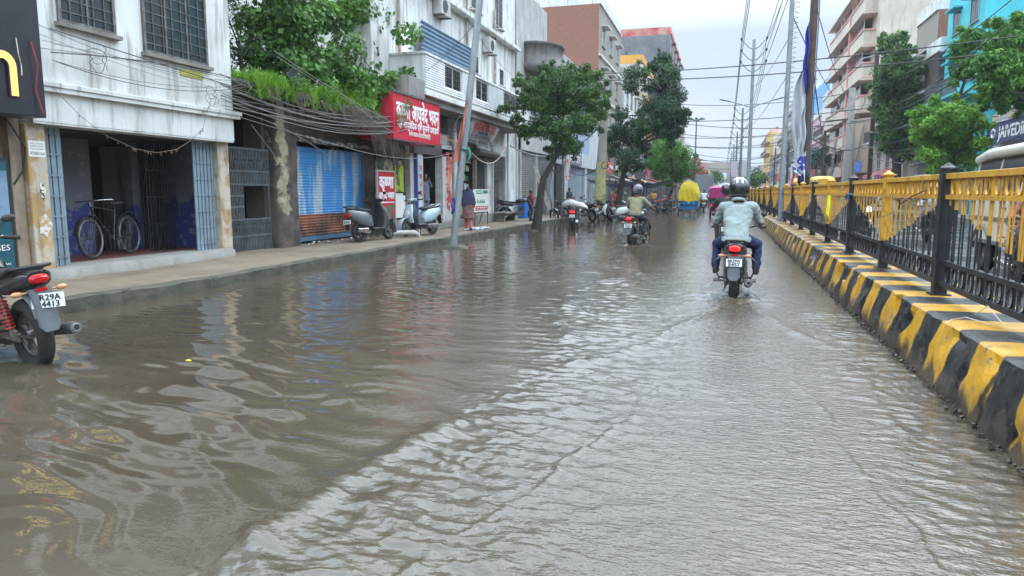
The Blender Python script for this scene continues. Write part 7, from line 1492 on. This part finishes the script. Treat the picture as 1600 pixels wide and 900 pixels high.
for i, (x, y, h_, m_, lb) in enumerate(((11.2, 92, 8.5, M_rust, 'dark wooden looking pole tangled with wires across the road'), (10.9, 84, 7.0, MATS['pole_concrete'], 'short leaning concrete pole near the pink shop fronts'), (11.0, 112, 10.0, M_black, 'black pole with wire tangles beyond the brown pole'), (11.0, 138, 10.0, M_black, 'farther black pole among the white balconies'), (10.9, 170, 11, M_black, 'far black pole before the yellow building'))):
    q = empty('pole', (x, y, .1), lb, 'pole', 'poles on the far pavement'); g = MB(); g.tube([(x, y, .1), (x+(.5 if i == 1 else .1), y, h_)], [.22, .15], 8); g.build('shaft', m_, q, True)
    g = MB()
    for k in range(10): a = V((x, y-.2, h_*R.uniform(.4, .8))); g.tube([a, a+V((R.gauss(0,.8), 0, R.gauss(0,.5))), a+V((R.gauss(0,1.2), .3, R.gauss(0,.8))), a+V((R.gauss(0,.5), 0, R.gauss(0,.8)))], .035, 4)
    g.build('wire_tangle', M_black, q, True)

# ------------------------------------------------------------ street fronts across the road
XR = 13.2
def far_block(*a, **k): return block(*a, side=1, **k)
wr = block('white_building', 'white building with navy signboards at the right edge of the street', XR, 33.5, 41.8, 4.9+4, mat('bright_white_render', (.62,.62,.60), (.52,.52,.50), 1, rough=.8, grime=(.2,.18,.15), gamt=.4), 2, 3, side=1, first=5.6)
block('grey_recess_building', 'narrow pale grey building between the white and turquoise fronts', XR+.8, 42, 45.2, 8.2, M_white, 1, 1, side=1, first=5)
block('turquoise_building', 'bright turquoise painted house behind the slender tree', XR, 45.3, 52.4, 15, mat('turquoise_paint', (.06,.50,.56), (.05,.42,.48), 1, rough=.7, grime=(.05,.2,.2), gamt=.3), 3, 2, side=1, first=4.6, balc=(1,), trim=mat('turquoise_trim', (.08,.44,.50), rough=.7))
block('narrow_dark_building', 'narrow dark weathered building with plants beside the turquoise one', XR-.3, 52.5, 55.8, 10.2, ruin, 2, 1, side=1)
block('brick_building', 'bare brick house across the road above the tall tree', XR+.3, 55.9, 61.5, 13.5, brick_m, 3, 2, side=1)
block('grey_building', 'plain grey building hidden behind the column shaped tree', XR, 61.6, 72.6, 8.8, W2, 2, 3, side=1, balc=(1,))
# cream tower with rounded pink-lined bays
cm = mat('cream_tower_render', (.60,.54,.44), (.50,.44,.36), .6, rough=.8, grime=(.25,.2,.17), gamt=.5); pk = mat('salmon_trim', (.60,.30,.27), (.52,.25,.23), 1, rough=.7)
tw = block('cream_tower', 'tall cream building with salmon bands and wide windows across the road', XR, 74, 100, 19.5, cm, 0, 3, side=1, trim=cm, tank=False)
for f in range(6):
    z = 3.6+3.0*f
    g = MB(); g.use(cm).box(XR-1.0, XR, 76, 99, z-.5, z+.75); g.use(pk).box(XR-1.08, XR, 75.9, 99.1, z+.75, z+.9); g.box(XR-1.06, XR, 75.9, 99.1, z-.6, z-.5); g.build('bay', None, tw, True)
    g = MB(); g.use(cm).box(XR-1.3, XR, 75.5, 99.4, z+2.2, z+2.35); g.build('sunshade', None, tw, True)
    for yc in (80, 87.5, 95): window(tw, XR-.72, yc-2.2, yc+2.2, z+.92, z+2.15, M_white, out=-1, mull=3, bars=False, sill=False)
g = MB()
for y in (83.7,): g.box(XR-1.12, XR, y, y+.5, 3, 19.5)
g.build('pilaster', pk, tw, True)
g = MB(); g.box(XR-1.6, XR, 74.1, 75.7, 3.2, 8.3); g.build('side_bay', mat('peach_render', (.58,.42,.32), rough=.8), tw, True)
block('balcony_building', 'white house with stacked round balconies left of the cream tower', XR, 101, 112, 14, M_white, 4, 2, side=1, balc=(0, 1, 2, 3))
g = MB(); g.box(XR+.5, XR+.9, 112.5, 131, 12.4, 17.4); tag(g.build('rooftop_hoarding', mat('sky_blue_hoarding', (.10,.32,.60), (.14,.38,.64), .3, rough=.5)), 'large sky blue hoarding on the roof behind the brown pole', 'hoarding')
block('pink_building', 'pink and brick shop building under the blue hoarding', XR, 112, 131.5, 12.2, mat('hot_pink_render', (.60,.20,.30), (.50,.35,.36), .35, rough=.8, lo=.42, hi=.55), 3, 4, side=1, balc=(1,), tank=False)
block('white_flats', 'dirty white flats with balconies behind the wrapped flags', XR-.5, 132, 150, 19, M_white, 5, 4, side=1, balc=(1, 2, 3, 4))
block('grey_flats', 'grey and white flats just right of the yellow building', XR-.3, 151, 180, 19, W2, 5, 4, side=1, balc=(2, 3))
block('cream_flats', 'cream flats between the grey flats and the yellow building', XR-.5, 181, 207, 15, cm, 4, 4, side=1, balc=(1, 2))
block('yellow_building', 'bright yellow building with pink lower floors far down on the right', XR-1.2, 208, 236, 17.5, mat('bright_yellow_render', (.62,.42,.07), (.55,.36,.09), .3, rough=.7), 6, 3, side=1, balc=(3, 4), trim=mat('pink_pale_trim', (.6,.35,.36), rough=.7))
block('low_shops', 'low coloured shops near the vanishing point on the right', 10.5, 240, 330, 9, mat('mixed_far_render', (.45,.30,.26), (.40,.40,.42), .08, rough=.8), 2, 8, side=1, tank=False)
block('low_shops', 'low far shops near the vanishing point on the left', -7.5, 151, 330, 6.5, MATS['mixed_far_render'], 1, 9, depth=8, tank=False)
block('end_building', 'pink building closing the far end of the road', 2.0, 360, 420, 15, MATS['pinkish_render'], 4, 6, side=1, tank=False)
block('end_building', 'pale building at the far end left of the poles', -3.0, 340, 400, 13, W2, 3, 6, tank=False)
# signs, awnings and goods across the road
M_navy = mat('navy_sign', (.035,.045,.16), rough=.4)
sg1 = signboard('navy blue signboard with white lettering on the right white building', (XR-.35, 39.4, 4.25), 5.2, 1.05, M_navy, None, M_wink, face=-1, th=.75)
lettering('JAIVEDIK', M_wink, (XR-.40, 38.95, 4.25), (0,-1,0), ZD, 3.5, .8, .03, parent=sg1)
g = MB(); g.ring((XR-.41, 41.35, 4.25), (1,0,0), .22, .05, 18, 5); g.build('emblem', M_wink, sg1, True)
sg2 = signboard('dark signboard with pale letters above the navy one', (XR-.45, 38.9, 5.6), 3.6, 1.5, mat('charcoal_sign', (.04,.045,.06), rough=.5), 'SBI', mat('pale_sign_letter', (.5,.5,.5), rough=.6), face=-1, th=1.0)
signboard('pale yellow blue banner between the two dark signboards', (XR-.5, 39.2, 4.98), 4.2, .3, mat('pale_banner', (.35,.42,.52), (.5,.42,.12), 1, rough=.6))
g = MB(); g.ring((XR-.25, 43.0, 4.4), (1,0,0), .42, .07, 22, 6); tag(g.build('cable_coil', M_black), 'coil of black cable hung on the pale wall left of the navy sign', 'cable coil')
aw = empty('awning', (12, 62, 2.5), 'faded pink red awning over a clothes stall across the road', 'awning')
g = MB(); g.add([(13.2,63.5,3.3),(13.2,68.5,3.3),(11.6,68.7,2.75),(11.6,63.3,2.75),(11.6,68.7,2.5),(11.6,63.3,2.5)], [(0,1,2,3),(3,2,4,5)]); g.build('cloth', mat('red_pink_awning', (.45,.07,.09), (.5,.15,.15), 1), aw, True)
g = MB(); g.tube([(11.62,63.4,.1),(11.62,63.4,2.7)], .04, 6); g.tube([(11.62,68.6,.1),(11.62,68.6,2.7)], .04, 6); g.build('support', M_steel, aw, True)
cl_ = [((.60,.02,.22), 'hot pink dress', 1.0), ((.06,.16,.35), 'blue saree', .7), ((.55,.35,.27), 'peach curtain', 1.0), ((.05,.30,.26), 'teal cloth', .6)]
for i, (c, nm, w) in enumerate(cl_):
    y = 60.9+1.25*i; g = MB(); g.grid(lambda u, v: (11.6+.06*sin(u*22), y+w*u*(.75+.25*v), 2.75-1.7*v), 16, 3, thick=(.03, 0, 0)); tag(g.build('hanging_garment', mat(nm.replace(' ', '_'), c, rough=.85)), '%s hung for sale at the stall across the road' % nm, 'clothes', 'clothes hanging at the stall')
def hoarding(label, c, w, h_, m, txt=None, tm=None): return signboard(label, c, w, h_, m, txt, tm, face=-1)
cs = [('red', (.5,.04,.05)), ('white', (.6,.6,.58)), ('blue', (.05,.14,.42)), ('yellow', (.65,.42,.04)), ('green', (.05,.25,.10)), ('pink', (.6,.2,.3))]
pos = ['before the pink building', 'left of the concrete pole', 'under the white balconies', 'beside the brown pole', 'behind the wrapped wire pole', 'near the grey flats', 'below the yellow building', 'low near the cream tower']
k = 0
for y, z, w, h_, ci in ((104, 4.2, 3, 1.4, 0), (109, 6.4, 2, 1.0, 3), (116, 4.4, 4, 1.5, 5), (122, 7.5, 2.5, 3, 5), (127, 3.6, 3, 1.2, 0), (136, 5, 3, 2.5, 1), (143, 8, 2, 4, 2), (149, 3.8, 3, 1.2, 4), (157, 6, 3, 3, 2), (166, 4.5, 5, 2, 0), (176, 9, 2.5, 4, 1), (190, 5.5, 4, 5, 2), (200, 9, 3, 3, 3), (222, 5, 5, 4, 5), (70, 3.6, 3.2, .9, 2), (97, 3.3, 4, 1, 4)):
    hoarding('%s shop board %s' % (cs[ci][0], pos[k % 8] if k < 8 else 'farther on, ' + pos[k % 8]), (XR-1.5-.02*k, y, z), w, h_, mat('board_%s' % cs[ci][0], cs[ci][1], tuple(min(.7, q*1.0+.12) for q in cs[ci][1]), 1.2, rough=.6, lo=.5, hi=.6)); k += 1
# overhead hoarding far down the road
oh = empty('overhead_hoarding', (-1, 150, 0), 'long pale hoarding on posts spanning the road far away', 'hoarding')
g = MB(); g.use(MATS['pale_banner'] if False else mat('pale_peach_hoarding', (.50,.47,.42), (.52,.30,.24), .25, rough=.6, lo=.5, hi=.6)).box(-4.4, 1.6, 149.8, 150.2, 5.2, 7.2); g.build('panel', None, oh, True)
for x in (-4.5, 1.6): g = MB(); g.tube([(x, 150, 0), (x, 150, 7.3)], .14, 8); g.build('post', M_steel, oh, True)
sq = empty('pole_sign', (2.4, 95, 3), 'square white sign hung on the median poles', 'sign')
for x0, x1 in ((1.0, 1.75), (2.15, 2.9)): g = MB(); g.box(x0, x1, 94.9, 95.0, 3.3, 5.2); g.build('panel', mat('lilac_white_sign', (.55,.53,.58), rough=.6), sq, True)
g = MB(); g.tube([(1.95,95,.45),(1.95,95,5.4)], .07, 8); g.build('post', M_galv, sq, True)

# ------------------------------------------------------------ traffic beyond the railing
jp = empty('jeep', (5.2, 13, 0), 'white boxy passenger jeep with dark windows close behind the railing at the right edge', 'jeep')
jw = mat('cream_vehicle_paint', (.62,.60,.52), (.56,.54,.46), 1, rough=.3, coat=.4, grime=(.25,.2,.15), gamt=.3)
g = MB(); g.box(4.45, 6.0, 10.2, 15.3, .50, 1.32, bev=.06); g.build('body', jw, jp, True)
g = MB(); g.box(4.47, 5.98, 10.3, 15.28, 1.32, 1.38, bev=.01); g.loft([((5.22, 15.25, 1.75), (.70,0,0), (0,0,.28)), ((5.22, 11.2, 1.75), (.70,0,0), (0,0,.28))], 16, 6); g.build('cabin', M_black, jp, True)
g = MB(); g.loft([((5.22, 15.42, 1.90), (.66,0,0), (0,0,.03)), ((5.22, 15.25, 1.98), (.76,0,0), (0,0,.10)), ((5.22, 14.6, 2.06), (.79,0,0), (0,0,.13)), ((5.22, 13.0, 2.08), (.79,0,0), (0,0,.13)), ((5.22, 11.3, 2.06), (.76,0,0), (0,0,.12))], 22, 3.5); g.build('roof', jw, jp, True)
for y in (15.2, 14.1, 13.0, 11.9): g = MB(); g.beam((4.50, y, 1.36), (4.58, y-.06, 1.94), .05, .11); g.build('pillar', jw, jp, True)
g = MB()
for a, b_ in ((15.12, 14.2), (14.0, 13.1), (12.9, 12.0)): g.add([(4.50,b_,1.42),(4.50,a,1.42),(4.545,a-.05,1.85),(4.545,b_,1.85)], [(0,1,2,3)])
g.build('side_window', mat('vehicle_glass', (.04,.05,.06), rough=.05), jp, True)
g = MB(); g.box(4.43, 4.455, 10.3, 15.25, .92, .98); g.box(4.42, 4.45, 10.3, 15.25, .52, .58); g.build('side_moulding', mat('grey_moulding', (.12,.12,.12), rough=.5), jp, True)
for x in (4.55, 5.9):
    for y in (14.55, 11.2): q = wheel(jp, y-13, .36, .2, x=x-5.2, tyre_r=.11)
g = MB(); g.ring((4.445, 14.55, .40), (1,0,0), .42, .035, 20, 6, a0=0, a1=pi); g.build('wheel_arch', MATS['grey_moulding'], jp, True)
g = MB(); g.box(4.42, 4.45, 13.5, 13.62, 1.12, 1.15); g.build('door_handle', M_black, jp, True)
def auto(label, x, y, col, col2, group=None):
    r = empty('auto_rickshaw', (x, y, 0), label, 'auto rickshaw', group)
    g = MB(); g.loft([((0, -1.0, 1.95), (.62,0,0), (0,0,.28)), ((0, -.3, 2.1), (.70,0,0), (0,0,.30)), ((0, 1.0, 2.1), (.70,0,0), (0,0,.30)), ((0, 1.5, 2.0), (.62,0,0), (0,0,.2))], 20, 3); g.build('hood', col, r)
    g = MB(); g.loft([((0, -1.4, .75), (.35,0,0), (0,0,.35)), ((0, -.9, .8), (.62,0,0), (0,0,.45)), ((0, 1.5, .8), (.70,0,0), (0,0,.45))], 18, 4); g.build('body', col2, r)
    g = MB(); g.add([(-.5,-1.02,1.2),(.5,-1.02,1.2),(.52,-.9,1.8),(-.52,-.9,1.8)], [(0,1,2,3)]); g.build('windscreen', MATS['vehicle_glass'], r)
    g = MB(); g.box(-.45, .45, 1.2, 1.5, 1.2, 1.8); g.build('cabin', M_dark, r)
    for s_ in (-1, 1): g = MB(); g.tube([(s_*.58,-1.0,1.15),(s_*.6,-.95,1.9)], .035, 6); g.tube([(s_*.66,1.3,1.2),(s_*.66,1.3,1.9)], .035, 6); g.build('pillar', col, r)
    for x_ in (-.55, .55): wheel(r, 1.0, .25, .1, x=x_)
    wheel(r, -1.0, .25, .1); g = MB(); g.ell((0, -1.38, .95), (.09,.06,.09)); g.build('headlight', M_clear, r); return r
yl = mat('yellow_hood', (.66,.38,.02), (.60,.33,.02), 2, rough=.45)
auto('yellow hooded auto rickshaw left of the brown pole', 5.5, 55.5, yl, mat('pale_auto_body', (.55,.50,.42), rough=.5)); auto('yellow and blue vehicle hood peeking right of the brown pole', 6.1, 49.5, yl, mat('slate_body', (.25,.3,.34), rough=.5))
P = seated()
for i, (x, y, rz, col, hel, lb, lb2) in enumerate(((5.6, 22.8, 180, (.35,.35,.38), ((.70,.35,.42), 'pink_helmet'), 'rider with a pink and white helmet behind the railing', 'motorcycle of the pink helmeted rider, dark'),
      (4.4, 12.6, 182, (.35,.12,.12), None, 'bareheaded rider in dark red top just left of the jeep behind the bars', 'muddy motorcycle close behind the nearest railing bars'), (4.0, 23.2, 178, (.05,.05,.06), None, 'rider behind a lit headlamp seen between the yellow bars', 'motorcycle with its white headlamp lit behind the railing'))):
    m_ = motorcycle(lb2, (.04,.04,.05), False, guards=False, loc=(x, y, 0), rz=radians(rz), detail=1)
    if i == 2:
        for q in m_.children:
            if q.name.startswith('headlight') and 'cowl' not in q.name: q.data.materials[0] = M_lit
    person((x, y, 0), radians(rz), lb, seated(-.05), shirt=mat('rider_top_%d' % i, col, rough=.9), trous=MATS['charcoal_trousers'], helm=mat(hel[1], hel[0], rough=.25) if hel else None, sleeve='long', vox=.016)
vc = empty('parked_car', (8.6, 47, 0), 'parked pale car with a sheeted roof low behind the railing', 'car')
g = MB(); g.loft([((8.6, 44, .7), (.75,0,0), (0,0,.35)), ((8.6, 46, .8), (.82,0,0), (0,0,.42)), ((8.6, 50, .8), (.82,0,0), (0,0,.42))], 18, 4); g.build('body', mat('pale_car_paint', (.45,.47,.5), rough=.3, coat=.4), vc, True)
g = MB(); g.loft([((8.6, 45.2, 1.2), (.65,0,0), (0,0,.1)), ((8.6, 46.2, 1.45), (.68,0,0), (0,0,.32)), ((8.6, 49.8, 1.45), (.70,0,0), (0,0,.32))], 18, 4); g.build('cabin', MATS['vehicle_glass'], vc, True)
g = MB(); g.loft([((8.6, 46.3, 1.78), (.64,0,0), (0,0,.05)), ((8.6, 50, 1.8), (.68,0,0), (0,0,.07))], 16, 4); g.build('roof', mat('pale_sheet', (.45,.52,.48), (.3,.36,.45), 1, rough=.6), vc, True)
for x in (8.0, 9.2):
    for y in (45.2, 49): wheel(vc, y-47, .32, .2, x=x-8.6, tyre_r=.1)
# ------------------------------------------------------------ overhead wires
cw = mat('pale_cable', (.20,.19,.18), rough=.6); cb = M_black
def wire(a, b_, sag, r, label, m=cb, group='wires across the sky', n=14): return cable([(tube_path(a, b_, sag, n), r)], label, group, m)
# bundle strung past the derelict house
r5 = random.Random(5)
for i in range(11):
    z0, z1 = r5.uniform(2.95, 3.55), r5.uniform(3.0, 3.5); wire((-8.75, 11.3, z0), (-8.35+r5.uniform(-.1, .1), 18.4, z1), r5.uniform(.1, .38), r5.choice((.006, .008, .012)), 'pale service cable in the bundle sagging past the derelict house', cw, 'cables sagging past the derelict house')
for a, b_, s_ in (((-8.8,11.9,2.8), (-8.5,15.2,2.45), .02), ((-8.5,15.2,2.45), (-8.2,21.5,2.62), .22), ((-8.7,13.0,4.1), (-8.3,19.5,2.75), .05), ((-8.7,12.9,4.2), (-8.3,18.2,3.1), .08), ((-8.75,11.4,2.9), (-8.6,14.7,2.2), -.15), ((-8.8,12.2,2.7), (-8.75,12.9,2.1), .0), ((-8.6,14.8,3.9), (-8.2,17.4,2.9), .1)):
    wire(a, b_, s_, .008, 'single cable slanting down towards the red sign from the white house', cw, 'cables slanting past the blue shutter')
for i in range(9):
    y = 7.6+r5.random()*.3; wire((-8.7, y, 3.1+r5.random()*.5), (-8.7, 11.9+r5.random()*.6, 3.1+r5.random()*.5), r5.uniform(-.12, .25), r5.choice((.004, .006, .009)), 'thin wire draped across the upper wall of the white house', r5.choice((cw, cb)), 'wires over the white house')
for (y, z) in ((8.6, 3.15), (11.0, 2.95)):
    g = MB(); pts = [(-8.72+r5.gauss(0,.02), y+.13*cos(t)*(1+.3*sin(3*t)), z+.14*sin(t)+.02*t) for t in [i*.5 for i in range(28)]]; g.tube(pts, .004, 4, caps=False); tag(g.build('wire_tangle', cb), 'small tangle of black wire hanging on the white wall, %s' % ('left part' if y < 9 else 'right end'), 'wire tangle')
for i in range(7):
    g = MB(); y0 = 20.8+r5.random()*8; pts = []
    for k in range(26): t = k*.5; pts.append((-8.6+r5.gauss(0,.03), y0+.6*cos(t)*(.6+.4*sin(t*.7))+.04*k, 3.55+.45*sin(t)*(.6+.4*cos(.5*t))))
    g.tube(pts, .011, 5, caps=False); tag(g.build('wire_tangle', [cb, cw][i % 2]), 'looped tangle of old wires under the boarded balcony', 'wire tangle', 'wire tangles under the balcony')
wire((-8.3,20.8,3.1), (-6.2,17.2,2.55), .02, .012, 'orange rope tied from the shop front to the leaning pole', mat('orange_rope', (.5,.2,.08)), 'ropes at the leaning pole')
wire((-6.15,17.2,2.5), (-8.6,28.8,3.3), .55, .018, 'pinkish hose slung from the leaning pole to the boarded balcony', mat('pinkish_hose', (.42,.30,.27)), 'ropes at the leaning pole')
wire((-8.5,29,3.3), (-6.9,33,3.2), .3, .03, 'bundled white wires between the balcony and the leaning tree', cw, 'ropes at the leaning pole'); wire((-5.9,17.35,5.2), (-9.0,31,6.5), .1, .007, 'thin wire from the leaning pole to the white upper wall', cb)
wire((-5.9,17.35,5.6), (-8.4,20,4.9), .1, .007, 'thin wire from the leaning pole to the balcony rail', cb); wire((-5.9,17.4,6.5), (1.93,25.3,8.6), .3, .008, 'wire from the leaning pole across to the wrapped median pole', cb)
wire((-5.9,37,5.0), (-9,46,4.4), .2, .03, 'thick wire from the mossy pole to the blue door row', cb); wire((-5.9,37,2.9), (-8.8,43,2.6), .4, .025, 'drooping wire beside the mossy pole', cb); wire((-5.8,37,2.9), (-4.8,46,2.2), .5, .035, 'pale drooping hose from the mossy pole past the dense tree', cw)
# across the road overhead
for i, (y0, z0, y1, z1, s_) in enumerate(((45, 8.6, 30, 7.0, .3), (45, 8.2, 30, 6.5, .35), (60, 7.2, 62, 8.0, .5), (75, 8.8, 70, 7.5, .8), (95, 8.5, 90, 9.0, .8), (95, 7.6, 95, 8, 1.0), (110, 8.4, 105, 9, 1.0), (120, 7, 120, 8, 1.2), (130, 8, 128, 7, 1.3), (140, 6.6, 140, 7, 1.2), (150, 9.5, 150, 9, 1.3), (85, 11.5, 80, 11.2, .7), (115, 10.4, 112, 10, .8), (160, 8.2, 160, 7.5, 1.2))):
    wire((-7.5, y0, z0), (11.8, y1, z1), s_, .018+.0002*y0, 'dark wire crossing high above the flooded road', cb, n=18)
for i, (x, z) in enumerate(((-.93, 0), (.93, 0), (-.93, -.85), (.93, -.85), (-.93, -1.7), (.93, -1.7))):
    ys_ = [2, 60, 88, 118, 148, 180, 215]; zt = [13.4, 13.1, 11.0, 10.7, 10.7, 10.9, 10.9]; pts = []
    for a, b_, za, zb in zip(ys_[:-1], ys_[1:], zt[:-1], zt[1:]): pts += tube_path((1.95+x, a, za+z), (1.95+x, b_, zb+z), .35, 8)
    cable([(pts, .022)], 'power line strung along the tops of the median poles', 'power lines along the median', cb)
for i, (a, b_, s_, r_w) in enumerate((((11.2,74,9.2),(12.0,28,7.2),.6,.035), ((11.2,74,8.9),(12.0,28,6.0),.9,.03), ((10.9,84,6),(11.6,30,5.6),1.0,.035), ((11.2,74,7.9),(11.8,30,8.4),1.2,.06), ((11.3,65,6.2),(11.4,28,8.3),1.4,.075), ((11.3,65,5.0),(12.2,30,4.6),.8,.03), ((11.5,65,8.0),(9,29,7.0),.7,.03), ((11.5,65,10.0),(10,25,9.0),.9,.03), ((11.5,65,4.2),(12.2,34,4.0),.9,.05), ((2.7,26,7.4),(11.2,74,10),.8,.02), ((2.7,26,3.2),(11.5,65,5.8),.7,.03), ((1.93,25.3,7),(11.2,74,8.5),.6,.02), ((1.93,25.3,6.4),(1.95,60,9.5),.4,.014), ((1.93,25.3,8.4),(1.95,60,11),.4,.014), ((1.93,25.3,5.2),(1.95,88,8.5),.6,.014), ((10.9,84,5.5),(11,112,7),.9,.05), ((11,112,8),(11,138,8),1.0,.05), ((11,138,8),(10.9,170,9),1.2,.06), ((11.2,74,6),(10.9,84,6),.3,.05), ((11.2,74,5),(11,92,5),.9,.05), ((2.7,26,5.5),(10.9,84,7),1.5,.03))):
    wire(a, b_, s_, r_w*.8, 'heavy cable running along the far side of the road' if a[0] > 5 else 'wire running from the median poles to the far pavement', cb, 'cables along the far side' if a[0] > 5 else 'wires from the median to the far side', n=20)
# far things fade slightly into damp air
hz = bpy.data.materials.new('damp_air'); hz.use_nodes = True; nt = hz.node_tree; nt.nodes.remove(nt.nodes['Principled BSDF']); pv = nt.nodes.new('ShaderNodeVolumePrincipled')
pv.inputs['Color'].default_value = (.88,.93,.98,1); pv.inputs['Density'].default_value = .00045; nt.links.new(pv.outputs[0], nt.nodes['Material Output'].inputs['Volume'])
g = MB(); g.box(-70, 75, -25, 800, -1.2, 32); tag(g.build('haze', hz), kind='stuff')
# splash thrown up by the near rear wheel
spl = mat('splash_water', (.75,.76,.76), rough=.05); spl.node_tree.nodes['Principled BSDF'].inputs['Transmission Weight'].default_value = .6
g = MB(); r6 = random.Random(3)
for i in range(150):
    s_ = r6.choice((-1, 1)); t = r6.random(); x = .20+s_*(.05+.22*t+r6.gauss(0,.015)); z = .01+.13*sin(pi*min(1, t*1.1))*r6.random(); y = 9.85+r6.gauss(0, .08); q = .003+.006*r6.random(); g.ell((x, y, z), (q, q, q*1.6), 6, 4)
for s_ in (-1, 1):
    for k in range(7):
        a = .25+.12*k; g.tube([(.20+s_*.05, 9.88, .0), (.20+s_*(.05+.10*a), 9.84, .05+.05*a), (.20+s_*(.05+.22*a), 9.80, .10*a)], [.006, .004, .002], 5)
tag(g.build('splash', spl), 'small splash of water thrown up around the near rear wheel', 'splash', kind='stuff')
